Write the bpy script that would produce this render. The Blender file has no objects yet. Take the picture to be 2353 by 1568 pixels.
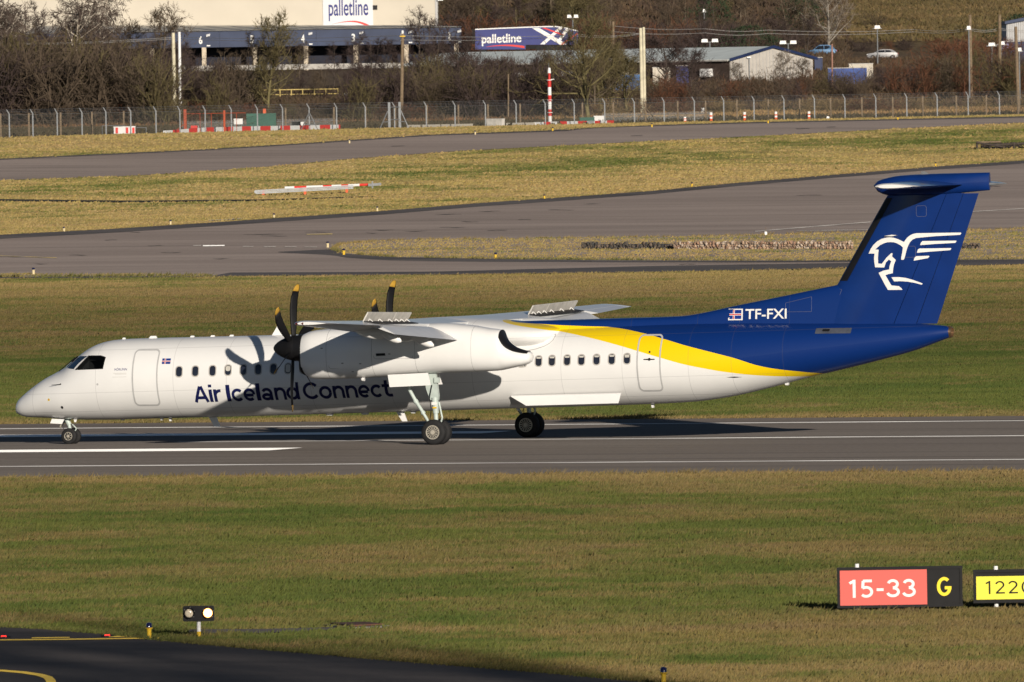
import bpy, bmesh, math, random
import numpy as np
from mathutils import Vector, Matrix
from mathutils.geometry import tessellate_polygon

random.seed(7)
rng = np.random.default_rng(11)
SC = bpy.context.scene
COL = SC.collection

# ------------------------------------------------------------------ camera, sky, sun, exposure
FPX, CXP, CYP = 33500.0, 1176.5, 784.0            # focal length and centre in the photograph's 2353 px wide grid
CAM_H, ROLL = 10.93, 0.0159
PITCH = math.atan((CYP - 225.0) / FPX)
FWD = np.array([0, math.cos(PITCH), -math.sin(PITCH)])
UP0 = np.array([0, math.sin(PITCH), math.cos(PITCH)])
R0 = np.array([1.0, 0, 0])
RIGHT = math.cos(ROLL) * R0 - math.sin(ROLL) * UP0
UP = math.sin(ROLL) * R0 + math.cos(ROLL) * UP0
cam = bpy.data.cameras.new("camera")
cam_o = bpy.data.objects.new("camera", cam); COL.objects.link(cam_o)
cam_o.matrix_world = Matrix(((RIGHT[0], UP[0], -FWD[0], 0), (RIGHT[1], UP[1], -FWD[1], 0),
                             (RIGHT[2], UP[2], -FWD[2], CAM_H), (0, 0, 0, 1)))
cam.sensor_width = 36.0
cam.lens = 36.0 * FPX / 2353.0
cam.clip_start, cam.clip_end = 5.0, 9000.0
cam.dof.use_dof = True
cam.dof.focus_distance = 462.0
cam.dof.aperture_fstop = 16.0
SC.camera = cam_o

SUN_EL, SUN_ROT = math.radians(12.6), math.radians(163.5)
world = bpy.data.worlds.new("World"); SC.world = world
world.use_nodes = True
_nt = world.node_tree
_sky = _nt.nodes.new('ShaderNodeTexSky')
_sky.sky_type = 'NISHITA'; _sky.sun_disc = False
_sky.air_density = 0.55; _sky.dust_density = 0.12; _sky.sun_elevation = SUN_EL; _sky.sun_rotation = SUN_ROT
_bg = _nt.nodes['Background']; _bg.inputs[1].default_value = 0.05
_nt.links.new(_sky.outputs[0], _bg.inputs[0])
sun = bpy.data.lights.new("sun", 'SUN')
sun.energy = 5.0; sun.angle = math.radians(0.55); sun.color = (1.0, 0.90, 0.77)
sun_o = bpy.data.objects.new("sun", sun); COL.objects.link(sun_o)
_to_sun = Vector((math.sin(SUN_ROT) * math.cos(SUN_EL), math.cos(SUN_ROT) * math.cos(SUN_EL), math.sin(SUN_EL)))
sun_o.rotation_euler = _to_sun.to_track_quat('Z', 'Y').to_euler()
sun_o.location = (60, -200, 60)
SC.view_settings.view_transform = 'Standard'
SC.view_settings.look = 'None'
SC.view_settings.exposure = 0.0
SC.view_settings.gamma = 1.0

# ------------------------------------------------------------------ helpers
def pchip(x, xs, ys):
    xs = np.asarray(xs, float); ys = np.asarray(ys, float); x = np.asarray(x, float)
    h = np.diff(xs); d = np.diff(ys) / h; m = np.zeros(len(xs)); m[0] = d[0]; m[-1] = d[-1]
    for i in range(1, len(xs) - 1):
        if d[i-1] * d[i] > 0:
            w1 = 2*h[i] + h[i-1]; w2 = h[i] + 2*h[i-1]; m[i] = (w1 + w2) / (w1/d[i-1] + w2/d[i])
    i = np.clip(np.searchsorted(xs, x) - 1, 0, len(h) - 1); t = (x - xs[i]) / h[i]
    return (ys[i]*(2*t**3-3*t**2+1) + h[i]*m[i]*(t**3-2*t**2+t) + ys[i+1]*(-2*t**3+3*t**2) + h[i]*m[i+1]*(t**3-t**2))

GYS = [-500, 900, 1000, 1130, 1250, 1370, 1440, 1480, 1720, 1850, 2000, 2095, 2150, 2400, 2800, 4200]
GZS = [0, 0, .3, 1.25, 2.6, 4.3, 6.5, 7.68, 7.95, 10.7, 14.4, 15.6, 19.0, 30, 44, 60]
_gt = np.arange(-500, 4201, 2.0); _gv = pchip(_gt, GYS, GZS)
def gz(y): return np.interp(y, _gt, _gv)

def ray(px, py): return FWD + (px - CXP) / FPX * RIGHT - (py - CYP) / FPX * UP
def at(px, py, Y):
    d = ray(px, py); t = Y / d[1]
    return np.array([d[0]*t, Y, CAM_H + d[2]*t])
def on_ground(px, py):
    d = ray(px, py)
    ys = np.arange(150, 3000, 2.0)
    hh = CAM_H + d[2] * ys / d[1] - gz(ys)
    k = int(np.argmax(hh < 0)) if (hh < 0).any() else len(ys) - 1
    k = max(k, 1); a = hh[k-1] / (hh[k-1] - hh[k]) if hh[k-1] != hh[k] else 0
    Y = ys[k-1] + 2.0 * a
    return np.array([d[0]/d[1]*Y, Y, float(gz(Y))])
def m_per_px(Y): return Y / FPX

YAW = math.radians(19.6)
EA = np.array([math.cos(YAW), -math.sin(YAW)]); ES = np.array([math.sin(YAW), math.cos(YAW)])
ORG = np.array([-15.82, 470.01])
def rw(u, v): return ORG + u*EA + v*ES                       # runway frame (u along, v across) to world XY

def tag(o, label=None, cat=None, group=None, kind=None):
    if label: o['label'] = label
    if cat: o['category'] = cat
    if group: o['group'] = group
    if kind: o['kind'] = kind
    return o
def empty(name, loc=(0, 0, 0), rz=0.0, label=None, cat=None, group=None):
    o = bpy.data.objects.new(name, None); COL.objects.link(o)
    o.location = loc; o.rotation_euler = (0, 0, rz)
    return tag(o, label, cat, group)

class MB:
    """collects shapes, links them as one mesh object"""
    def __init__(s): s.v = []; s.f = []; s.m = []
    def add(s, vs, fs, mi=0):
        n = len(s.v); s.v += [tuple(map(float, p)) for p in vs]
        s.f += [tuple(n + i for i in f) for f in fs]; s.m += [mi] * len(fs); return s
    def box(s, c, d, mi=0, rot=None):
        hx, hy, hz = d[0]/2, d[1]/2, d[2]/2
        vs = [Vector((x*hx, y*hy, z*hz)) for x in (-1, 1) for y in (-1, 1) for z in (-1, 1)]
        if rot is not None: vs = [rot @ p for p in vs]
        vs = [p + Vector(c) for p in vs]
        return s.add(vs, [(0,1,3,2),(4,6,7,5),(0,4,5,1),(2,3,7,6),(0,2,6,4),(1,5,7,3)], mi)
    def tube(s, a, b, ra, rb=None, n=8, mi=0, cap=True):
        rb = ra if rb is None else rb
        a = Vector(a); b = Vector(b); d = (b - a)
        if d.length < 1e-9: return s
        q = d.to_track_quat('Z', 'Y').to_matrix()
        ring = [q @ Vector((math.cos(2*math.pi*k/n), math.sin(2*math.pi*k/n), 0)) for k in range(n)]
        vs = [a + p*ra for p in ring] + [b + p*rb for p in ring]
        fs = [(k, (k+1) % n, n + (k+1) % n, n + k) for k in range(n)]
        if cap: fs += [tuple(range(n-1, -1, -1)), tuple(range(n, 2*n))]
        return s.add(vs, fs, mi)
    def path(s, pts, r, n=6, mi=0):
        for p, q in zip(pts[:-1], pts[1:]): s.tube(p, q, r, r, n, mi)
        return s
    def lathe(s, prof, o=(0,0,0), ax='Y', n=28, mi=0, cap=True):
        """prof: list of (axial, radius)"""
        vs = []; fs = []
        for a_, r_ in prof:
            for k in range(n):
                c, q = math.cos(2*math.pi*k/n)*r_, math.sin(2*math.pi*k/n)*r_
                p = {'Y': (c, a_, q), 'X': (a_, c, q), 'Z': (c, q, a_)}[ax]
                vs.append((p[0]+o[0], p[1]+o[1], p[2]+o[2]))
        for i in range(len(prof)-1):
            for k in range(n):
                fs.append((i*n+k, i*n+(k+1) % n, (i+1)*n+(k+1) % n, (i+1)*n+k))
        if cap: fs.append(tuple(range(n))); fs.append(tuple((len(prof)-1)*n + k for k in reversed(range(n))))
        return s.add(vs, fs, mi)
    def prism(s, pts, dvec, mi=0):
        """closed outline pts (3D) swept by dvec"""
        n = len(pts); d = Vector(dvec)
        vs = [Vector(p) for p in pts] + [Vector(p) + d for p in pts]
        tri = tessellate_polygon([[Vector(p) for p in pts]])
        fs = [tuple(t) for t in tri] + [tuple(n + i for i in reversed(t)) for t in tri]
        fs += [(k, (k+1) % n, n+(k+1) % n, n+k) for k in range(n)]
        return s.add(vs, fs, mi)
    def rings(s, rs, mi=0, cap=True, closed=True):
        n = len(rs[0]); vs = [p for r_ in rs for p in r_]; fs = []
        for i in range(len(rs)-1):
            for k in range(n if closed else n-1):
                fs.append((i*n+k, i*n+(k+1) % n, (i+1)*n+(k+1) % n, (i+1)*n+k))
        if cap and closed: fs += [tuple(range(n-1, -1, -1)), tuple((len(rs)-1)*n + k for k in range(n))]
        return s.add(vs, fs, mi)
    def mesh(s, name, mats, smooth=False, fix=True):
        me = bpy.data.meshes.new(name); me.from_pydata(s.v, [], s.f)
        for m in (mats if isinstance(mats, (list, tuple)) else [mats]): me.materials.append(m)
        if any(s.m): me.polygons.foreach_set('material_index', s.m)
        if fix:
            bm = bmesh.new(); bm.from_mesh(me); bmesh.ops.recalc_face_normals(bm, faces=bm.faces); bm.to_mesh(me); bm.free()
        if smooth:
            me.polygons.foreach_set('use_smooth', [True]*len(me.polygons))
            if smooth != 'all': me.set_sharp_from_angle(angle=math.radians(38))
        me.update(); return me
    def build(s, name, mats, parent=None, smooth=False, loc=None, fix=True):
        return link(name, s.mesh(name, mats, smooth, fix), parent, loc)
def link(name, me, parent=None, loc=None):
    o = bpy.data.objects.new(name, me); COL.objects.link(o)
    if parent: o.parent = parent
    if loc is not None: o.location = loc
    return o
def copy_tree(o, parent=None):
    c = o.copy(); COL.objects.link(c)
    if parent: c.parent = parent
    for ch in list(o.children): copy_tree(ch, c)
    return c

# ------------------------------------------------------------------ materials
def nodes(name):
    m = bpy.data.materials.new(name); m.use_nodes = True
    nt = m.node_tree; return m, nt, nt.nodes['Principled BSDF']
def paint(name, col, rough=.45, var=.12, scale=3.0, metal=0.0, coat=0.0, spec=.3, bump=0.0, dirt=0.0):
    m, nt, b = nodes(name); L = nt.links.new
    tc = nt.nodes.new('ShaderNodeTexCoord')
    nz = nt.nodes.new('ShaderNodeTexNoise'); nz.inputs['Scale'].default_value = scale; nz.inputs['Detail'].default_value = 6
    L(tc.outputs['Object'], nz.inputs['Vector'])
    mx = nt.nodes.new('ShaderNodeMix'); mx.data_type = 'RGBA'
    mx.inputs['A'].default_value = tuple(max(0, c*(1-var-dirt)) for c in col) + (1,)
    mx.inputs['B'].default_value = tuple(min(1, c*(1+var)) for c in col) + (1,)
    rp = nt.nodes.new('ShaderNodeMapRange'); rp.inputs[1].default_value = .3; rp.inputs[2].default_value = .7
    L(nz.outputs['Fac'], rp.inputs[0]); L(rp.outputs[0], mx.inputs['Factor']); L(mx.outputs['Result'], b.inputs['Base Color'])
    b.inputs['Roughness'].default_value = rough; b.inputs['Metallic'].default_value = metal
    b.inputs['Coat Weight'].default_value = coat; b.inputs['Coat Roughness'].default_value = .08
    b.inputs['Specular IOR Level'].default_value = spec
    if bump:
        bp = nt.nodes.new('ShaderNodeBump'); bp.inputs['Strength'].default_value = bump; bp.inputs['Distance'].default_value = .02
        L(nz.outputs['Fac'], bp.inputs['Height']); L(bp.outputs[0], b.inputs['Normal'])
    return m
def emit(name, col, st):
    m, nt, b = nodes(name); b.inputs['Base Color'].default_value = (*col, 1)
    b.inputs['Emission Color'].default_value = (*col, 1); b.inputs['Emission Strength'].default_value = st
    return m
def asphalt(name, col, col2, seed=0.0, streak=6.0, diffuse_rough=1.0, dark=.55):
    """worn tarmac: broad patches, streaks along the runway direction, fine aggregate"""
    m, nt, b = nodes(name); L = nt.links.new
    tc = nt.nodes.new('ShaderNodeTexCoord')
    mp = nt.nodes.new('ShaderNodeMapping'); mp.inputs['Rotation'].default_value = (0, 0, YAW)
    mp.inputs['Location'].default_value = (seed, seed*2.3, 0)
    L(tc.outputs['Object'], mp.inputs['Vector'])
    def noise(scale, sx=1.0, det=5):
        m2 = nt.nodes.new('ShaderNodeMapping'); m2.inputs['Scale'].default_value = (1/sx, 1, 1); L(mp.outputs[0], m2.inputs['Vector'])
        n = nt.nodes.new('ShaderNodeTexNoise'); n.inputs['Scale'].default_value = scale; n.inputs['Detail'].default_value = det
        L(m2.outputs[0], n.inputs['Vector']); return n.outputs['Fac']
    def mixc(f, a, c, lo=.35, hi=.65):
        r = nt.nodes.new('ShaderNodeMapRange'); r.inputs[1].default_value = lo; r.inputs[2].default_value = hi; L(f, r.inputs[0])
        x = nt.nodes.new('ShaderNodeMix'); x.data_type = 'RGBA'; L(r.outputs[0], x.inputs['Factor'])
        for key, val in (('A', a), ('B', c)):
            if isinstance(val, tuple): x.inputs[key].default_value = (*val, 1)
            else: L(val, x.inputs[key])
        return x.outputs['Result']
    c1 = mixc(noise(.05, streak), col, col2)
    mul = nt.nodes.new('ShaderNodeMix'); mul.data_type = 'RGBA'; mul.blend_type = 'MULTIPLY'; mul.inputs['Factor'].default_value = 1
    L(c1, mul.inputs['A'])
    st = mixc(noise(.5, streak*3), (dark,)*3, (1.05,)*3, .28, .5)
    fine = mixc(noise(9.0, 1.5, 3), (.82,)*3, (1.15,)*3)
    mul2 = nt.nodes.new('ShaderNodeMix'); mul2.data_type = 'RGBA'; mul2.blend_type = 'MULTIPLY'; mul2.inputs['Factor'].default_value = 1
    L(st, mul2.inputs['A']); L(fine, mul2.inputs['B']); L(mul2.outputs['Result'], mul.inputs['B'])
    L(mul.outputs['Result'], b.inputs['Base Color'])
    b.inputs['Roughness'].default_value = .85; b.inputs['Specular IOR Level'].default_value = .18
    b.inputs['Diffuse Roughness'].default_value = diffuse_rough
    bp = nt.nodes.new('ShaderNodeBump'); bp.inputs['Strength'].default_value = .35; bp.inputs['Distance'].default_value = .01
    L(noise(25, 1, 3), bp.inputs['Height']); L(bp.outputs[0], b.inputs['Normal'])
    return m
def vcol(name, rough=.85, trans=0.0, dr=0.6):
    m, nt, b = nodes(name)
    a = nt.nodes.new('ShaderNodeAttribute'); a.attribute_name = 'tint'
    nt.links.new(a.outputs['Color'], b.inputs['Base Color'])
    b.inputs['Roughness'].default_value = rough; b.inputs['Specular IOR Level'].default_value = .15
    b.inputs['Diffuse Roughness'].default_value = dr
    return m

M = {}
M['white'] = paint('white paint', (.78, .78, .77), .4, .03, 2)
M['concrete'] = paint('pale concrete', (.42, .40, .37), .8, .2, 2)
M['galv'] = paint('galvanised steel', (.19, .20, .21), .5, .18, 6, .2)
M['timber'] = paint('weathered timber', (.19, .14, .09), .85, .25, 4)
M['oldwood'] = paint('dark tarred timber', (.06, .048, .04), .85, .3, 4)
M['black'] = paint('black rubber', (.016, .016, .017), .75, .2, 8, spec=.3)
M['blackpaint'] = paint('black paint', (.008, .008, .009), .55, .2, 4, spec=.15)
M['darkgrey'] = paint('dark grey metal', (.020, .020, .022), .6, .2, 5, spec=.15)
M['yellow'] = paint('yellow paint', (.72, .46, .03), .45, .1, 6)
M['red'] = paint('red paint', (.55, .03, .025), .45, .12, 5)
M['orange'] = paint('orange red paint', (.62, .10, .025), .5, .12, 4)
M['navy'] = paint('navy cladding', (.018, .03, .085), .5, .2, .6)
M['fascia'] = paint('grey blue fascia', (.026, .040, .088), .5, .2, .4)
M['cream'] = paint('cream cladding', (.52, .475, .395), .6, .06, .15)
M['roofw'] = paint('pale roof sheet', (.50, .48, .43), .6, .1, .3)
M['roofg'] = paint('pale green roof sheet', (.70, .76, .74), .6, .12, .4)
M['green'] = paint('green cabinet paint', (.02, .10, .07), .5, .12, 3)
M['lblue'] = paint('blue tarpaulin', (.05, .17, .42), .55, .2, .8)
M['brownwall'] = paint('dark brown cladding', (.05, .035, .028), .7, .2, 1)
M['greywall'] = paint('grey corrugated cladding', (.42, .42, .42), .55, .06, .5)
M['trailer'] = paint('royal blue curtain', (.024, .033, .17), .45, .1, .8)
M['signred'] = paint('red print', (.68, .04, .03), .5, .05, 2)
M['signnavy'] = paint('navy print', (.03, .035, .17), .5, .05, 2)
M['glass'] = paint('dark window glass', (.012, .014, .018), .06, .1, 3, spec=.6)

# ------------------------------------------------------------------ value noise in numpy
def _hash(ix, iy, s):
    h = (ix*374761393 + iy*668265263 + s*2147483647) & 0x7fffffff
    h = ((h ^ (h >> 13)) * 1274126177) & 0x7fffffff
    return ((h ^ (h >> 16)) & 0xffff) / 65535.0
def vnoise(x, y, s=0):
    xi = np.floor(x).astype(np.int64); yi = np.floor(y).astype(np.int64); fx = x - xi; fy = y - yi
    fx = fx*fx*(3-2*fx); fy = fy*fy*(3-2*fy)
    a = _hash(xi, yi, s); b = _hash(xi+1, yi, s); c = _hash(xi, yi+1, s); d = _hash(xi+1, yi+1, s)
    return (a*(1-fx)+b*fx)*(1-fy) + (c*(1-fx)+d*fx)*fy
def fbm(x, y, s=0, o=4):
    r = 0; w = 1; t = 0
    for i in range(o): r = r + w*vnoise(x*2**i, y*2**i, s+i*17); t += w; w *= .55
    return r / t

# ------------------------------------------------------------------ pavements (outlines in world XY)
PAVED = []
def inside(poly, X, Y):
    poly = np.asarray(poly); res = np.zeros(X.shape, bool); n = len(poly); j = n-1
    for i in range(n):
        xi, yi = poly[i]; xj, yj = poly[j]
        c = ((yi > Y) != (yj > Y)) & (X < (xj-xi)*(Y-yi)/(yj-yi+1e-12) + xi)
        res ^= c; j = i
    return res
def ruled(name, A, B, mat, off, step=6.0, na=None, nb=None, kind='structure'):
    """sheet between two world XY polylines, draped on the terrain"""
    A = np.asarray(A, float); B = np.asarray(B, float)
    def res(P, n):
        d = np.r_[0, np.cumsum(np.hypot(*np.diff(P, axis=0).T))]; t = np.linspace(0, d[-1], n)
        return np.c_[np.interp(t, d, P[:, 0]), np.interp(t, d, P[:, 1])]
    L = max(np.hypot(*np.diff(A, axis=0).T).sum(), np.hypot(*np.diff(B, axis=0).T).sum())
    n = na or int(np.clip(L/step, 2, 160)); A2 = res(A, n); B2 = res(B, n)
    w = np.hypot(*(A2-B2).T).max(); k = nb or int(np.clip(w/step, 1, 60)) + 1
    vs = []; fs = []
    for i in range(n):
        for j in range(k):
            p = A2[i]*(1-j/(k-1)) + B2[i]*j/(k-1); vs.append((p[0], p[1], float(gz(p[1])) + off))
    for i in range(n-1):
        for j in range(k-1): fs.append((i*k+j, (i+1)*k+j, (i+1)*k+j+1, i*k+j+1))
    o = MB().add(vs, fs).build(name, mat); 
    if o.data.polygons[0].normal.z < 0: o.data.flip_normals()
    o['kind'] = kind
    return o
def W(pts): return [tuple(on_ground(x, y)[:2]) for x, y in pts]

asph_rw = asphalt('runway asphalt', (.072, .062, .055), (.088, .077, .069), 3, 8, dark=.62)
asph_tx = asphalt('taxiway asphalt', (.122, .101, .092), (.155, .130, .119), 40, 5, dark=.62)
asph_dk = asphalt('dark shoulder asphalt', (.036, .033, .034), (.052, .047, .047), 80, 5)
asph_fg = asphalt('new taxiway asphalt', (.026, .023, .022), (.033, .029, .028), 140, 4, dark=.75)
def worn(name, col, under, amt=.5):
    m, nt, b = nodes(name); L = nt.links.new
    tc = nt.nodes.new('ShaderNodeTexCoord'); mp = nt.nodes.new('ShaderNodeMapping')
    mp.inputs['Rotation'].default_value = (0, 0, YAW); mp2 = nt.nodes.new('ShaderNodeMapping'); mp2.inputs['Scale'].default_value = (.25, 1.2, 1)
    L(tc.outputs['Object'], mp.inputs['Vector']); L(mp.outputs[0], mp2.inputs['Vector'])
    n = nt.nodes.new('ShaderNodeTexNoise'); n.inputs['Scale'].default_value = .7; n.inputs['Detail'].default_value = 8
    L(mp2.outputs[0], n.inputs['Vector'])
    r = nt.nodes.new('ShaderNodeMapRange'); r.inputs[1].default_value = amt-.12; r.inputs[2].default_value = amt+.12; L(n.outputs['Fac'], r.inputs[0])
    x = nt.nodes.new('ShaderNodeMix'); x.data_type = 'RGBA'; x.inputs['A'].default_value = (*under, 1); x.inputs['B'].default_value = (*col, 1)
    L(r.outputs[0], x.inputs['Factor']); L(x.outputs['Result'], b.inputs['Base Color']); b.inputs['Roughness'].default_value = .7
    b.inputs['Diffuse Roughness'].default_value = 1.0
    return m
line_w = worn('white runway paint', (.52, .52, .51), (.17, .16, .155), .45)
line_f = worn('fresh white runway paint', (.80, .80, .79), (.6, .6, .59), .25)
line_y = worn('yellow taxiway paint', (.62, .43, .05), (.42, .29, .05), .33)
line_o = worn('faded taxiway paint', (.38, .36, .34), (.13, .11, .10), .5)
line_oy = worn('faded yellow paint', (.40, .30, .08), (.2, .175, .155), .5)

def rstrip(name, u0, u1, v0, v1, mat, off, seg=2):
    return ruled(name, [rw(u0, v0), rw(u1, v0)], [rw(u0, v1), rw(u1, v1)], mat, off, na=max(2, int((u1-u0)/seg) if seg < 2 else 40), nb=3)
rstrip('runway', -700, 700, -39.4, 27.9, asph_rw, .010)
PAVED.append([rw(-700, -39.4), rw(700, -39.4), rw(700, 27.9), rw(-700, 27.9)])
# paint, each its own sheet above the tarmac
mk = dict(off=.016)
for nm, u0, u1, v, w, mt in (('runway_edge_line', -650, 650, -27.0, .95, line_w), ('runway_edge_line', -650, 650, 20.95, 1.0, line_w),
        ('runway_centreline_dash', 4.8, 34.8, 1.15, .95, line_w), ('runway_centreline_dash', 54.8, 84.8, 1.15, .95, line_w),
        ('runway_centreline_dash', -45.2, -15.2, 1.15, .95, line_w),
        ('touchdown_zone_stripe', -22, 12.3, -8.7, 3.0, line_f), ('touchdown_zone_stripe', -22, 12.3, 11.0, 3.0, line_f)):
    rstrip(nm, u0, u1, v-w/2, v+w/2, mt, **mk)

# the wide old taxiway in the middle distance, its dark shoulders and the grass island on it
T_UP = [(-400, 567), (-60, 545), (0, 541), (250, 528), (500, 512), (630, 503), (870, 487), (1100, 468), (1250, 458), (1500, 440), (1700, 421), (1900, 404), (2150, 384), (2353, 370), (2420, 366), (2900, 335)]
T_LOW = [(-400, 646), (-60, 642), (0, 641.5), (500, 636), (1000, 632), (1500, 626), (2353, 609), (2420, 607), (2900, 598)]
ruled('taxiway', W(T_UP), W(T_LOW), asph_tx, .03, na=90)
PAVED.append(W(T_UP) + W(T_LOW)[::-1])
ruled('taxiway_shoulder', W(T_UP), W([(x, y + 9 - .001*x) for x, y in T_UP]), asph_dk, .045, na=60, nb=3)
ruled('taxiway_shoulder', W([(-60, 638.3), (0, 638), (250, 636.8), (490, 635.2), (530, 628), (1000, 626), (1500, 613), (1760, 609), (2353, 600), (2420, 599), (2900, 591)]), W([(-60, 642), (0, 641.5), (250, 640), (490, 638), (530, 636), (1000, 633), (1500, 627), (1760, 622), (2353, 609), (2420, 608), (2900, 598)]), asph_dk, .045, na=60, nb=4)
I_TOP = [(764, 574), (780, 563), (860, 556), (1000, 551), (1300, 548), (1600, 545), (1740, 541), (1900, 537), (2353, 527), (2420, 526), (2900, 519)]
I_BOT = [(764, 574.6), (790, 584), (900, 592), (1100, 596), (1400, 599), (1700, 600), (2000, 600), (2353, 597), (2420, 596), (2900, 588)]
STRIP = W([(-60, 629.5), (0, 629.5), (200, 631), (350, 630.5), (470, 632), (492, 635)]) + W([(490, 636.2), (250, 637.5), (0, 638.5), (-60, 639)])
ISLAND = W(I_TOP) + W(I_BOT)[::-1]
ruled('taxiway_shoulder', W([(640, 580), (764, 574), (790, 584), (900, 592), (1100, 596), (1400, 600), (1700, 601), (2353, 598)]),
      W([(640, 581.5), (764, 588), (800, 594), (900, 600), (1100, 603), (1400, 604), (1700, 604.5), (2353, 601)]), asph_dk, .040, na=60, nb=3)
# far taxiway below the perimeter fence
F_UP = [(-400, 385), (-60, 369), (0, 366), (460, 345), (700, 330), (1000, 310), (1300, 300), (1700, 282.5), (2353, 268.5), (2420, 267), (2900, 257)]
F_LOW = [(-400, 430), (-60, 417), (0, 415), (300, 405), (600, 385), (800, 366), (1050, 348), (1500, 325), (2000, 300), (2353, 283), (2420, 281), (2900, 267)]
ruled('far_taxiway', W(F_UP), W(F_LOW), asph_tx, .03, na=80)
PAVED.append(W(F_UP) + W(F_LOW)[::-1])
ruled('far_taxiway_shoulder', W(F_UP), W([(x, y + 2.6) for x, y in F_UP]), asph_dk, .045, na=60, nb=3)
# tarmac strip in front of the fence at the far left
ruled('perimeter_road', W([(-60, 309), (0, 309), (420, 306)]), W([(-60, 318), (0, 318), (420, 311)]), asph_dk, .03, na=20, nb=3)
# foreground taxiway
N_UP = [(-120, 1433), (0, 1442), (107, 1447), (215, 1456), (330, 1468), (376, 1473), (457, 1481), (632, 1496), (900, 1519), (1200, 1543), (1480, 1568), (1900, 1606)]
N_LOW = [(-120, 1700), (1900, 1700)]
ruled('near_taxiway', W(N_UP), W(N_LOW), asph_fg, .015, na=60, nb=10)
PAVED.append(W(N_UP) + W(N_LOW)[::-1])
PATH = [W([(430, 1448), (600, 1447), (750, 1443), (770, 1441)]), W([(430, 1457), (600, 1456), (750, 1450), (775, 1446)])]
SLAB = W([(742, 1438), (840, 1435), (895, 1441), (800, 1446)])
ruled('cable_path', PATH[0], PATH[1], asph_dk, .012, na=12, nb=2)
PAVED.append(PATH[0] + PATH[1][::-1]); PAVED.append(SLAB)

DITCH = [W([(-60, 459), (0, 459), (300, 462.5), (600, 460), (860, 452)]), W([(-60, 463), (0, 463.5), (300, 466), (600, 462.5), (860, 453)])]
def px_strip(name, pts, wpx, mat, off):
    """painted stripe whose thickness is given in photo pixels at its place"""
    ruled(name, W(pts), W([(x, y + wpx) for x, y in pts]), mat, off, na=max(8, len(pts)*4), nb=2)
px_strip('holding_position_line', [(-60, 1473.5), (0, 1472), (150, 1470.5), (365, 1467.5)], 2.6, line_y, .023)
px_strip('holding_position_dash', [(73, 1467.6), (160, 1466.2)], 2.0, line_y, .023)
px_strip('holding_position_dash', [(250, 1464.6), (312, 1463.6)], 2.0, line_y, .023)
cl_a = [(-60, 1540), (0, 1541.5), (60, 1546), (100, 1552), (120, 1558), (128, 1566), (130, 1580)]
cl_b = [(-60, 1544), (0, 1545.5), (50, 1550), (84, 1555.5), (100, 1561), (106, 1568), (106, 1580)]
ruled('taxiway_centreline', W(cl_a), W(cl_b), line_y, .023, na=30, nb=2)
px_strip('taxiway_edge_dash', [(444, 565.4), (462, 565.2)], 1.6, line_o, .055)
px_strip('taxiway_edge_dash', [(466, 565.6), (516, 565.0)], 2.2, line_f, .055)
px_strip('taxiway_edge_dash', [(558, 567.5), (583, 567.6)], 1.4, line_o, .055)
px_strip('taxiway_edge_dash', [(606, 567.8), (634, 568)], 1.4, line_o, .055)
px_strip('taxiway_edge_dash', [(654, 568.2), (682, 568.4)], 1.4, line_o, .055)
px_strip('taxiway_edge_dash', [(700, 568.6), (728, 568.8)], 1.4, line_o, .055)
px_strip('taxiway_centreline', [(705, 539.5), (764, 538.6)], 1.6, line_oy, .055)
px_strip('taxiway_centreline', [(0, 589), (130, 594)], 1.0, line_oy, .055)
px_strip('taxiway_edge_line', [(1735, 532.5), (1850, 523), (2000, 511)], 2.0, line_o, .055)
px_strip('taxiway_edge_line', [(1830, 531), (2000, 529.5)], 1.4, line_o, .055)
px_strip('taxiway_edge_line', [(2235, 487), (2353, 480)], 1.8, line_o, .055)
px_strip('taxiway_edge_line', [(478, 507.5), (555, 503.5)], 1.4, line_o, .055)
ruled('ditch', DITCH[0], DITCH[1], paint('damp ditch soil', (.05, .042, .025), .95, .35, 1.2), .05, na=40, nb=3)
PAVED.append(W([(1330, 577), (1965, 577.5), (1965, 571), (1330, 571)]))
PAVED.append(DITCH[0] + DITCH[1][::-1])
tar = MB()
for x, y, l in ((240, 553, 30), (340, 566, 34), (370, 582, 46), (490, 596, 38), (560, 540, 90), (600, 544, 60), (840, 537, 26), (860, 530, 44), (930, 533, 50), (1010, 524, 60), (1060, 511, 40), (1120, 531, 45), (1190, 506, 30), (1000, 494, 60), (1100, 487, 50), (300, 535, 22), (160, 588, 40), (20, 592, 50), (1260, 484, 60), (1340, 470, 40), (1830, 450, 60), (2270, 430, 30), (700, 535, 60), (1330, 602, 30), (1560, 609, 40), (1700, 612, 60), (80, 608, 30)):
    up_ = []; lo_ = []
    for k in range(7):
        t_ = k/6; yy = y - l*.004*t_ + .5*math.sin(x + 5*t_) ; th = .25 + .75*math.sin(math.pi*min(.98, t_+.02))*(.6+.4*math.sin(x*1.7+9*t_)); up_.append(on_ground(x+l*t_, yy)); lo_.append(on_ground(x+l*t_, yy+th))
    tar.add([(q[0], q[1], q[2] + .052) for q in up_+lo_], [(k, k+1, 8+k, 7+k) for k in range(6)])
for x, y, l in ((1900, 293, 20), (1830, 297, 30), (1450, 313, 26), (900, 337, 30)):
    p = [on_ground(x, y), on_ground(x + l, y - l*.03), on_ground(x + l, y - l*.03 + .8), on_ground(x, y + .9)]
    tar.add([(q[0], q[1], q[2] + .052) for q in p], [(0, 1, 2, 3)])
o = tar.build('tar_patch', asph_dk, fix=False); o['kind'] = 'structure'
for p in o.data.polygons:
    if p.normal.z < 0: p.flip()

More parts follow.
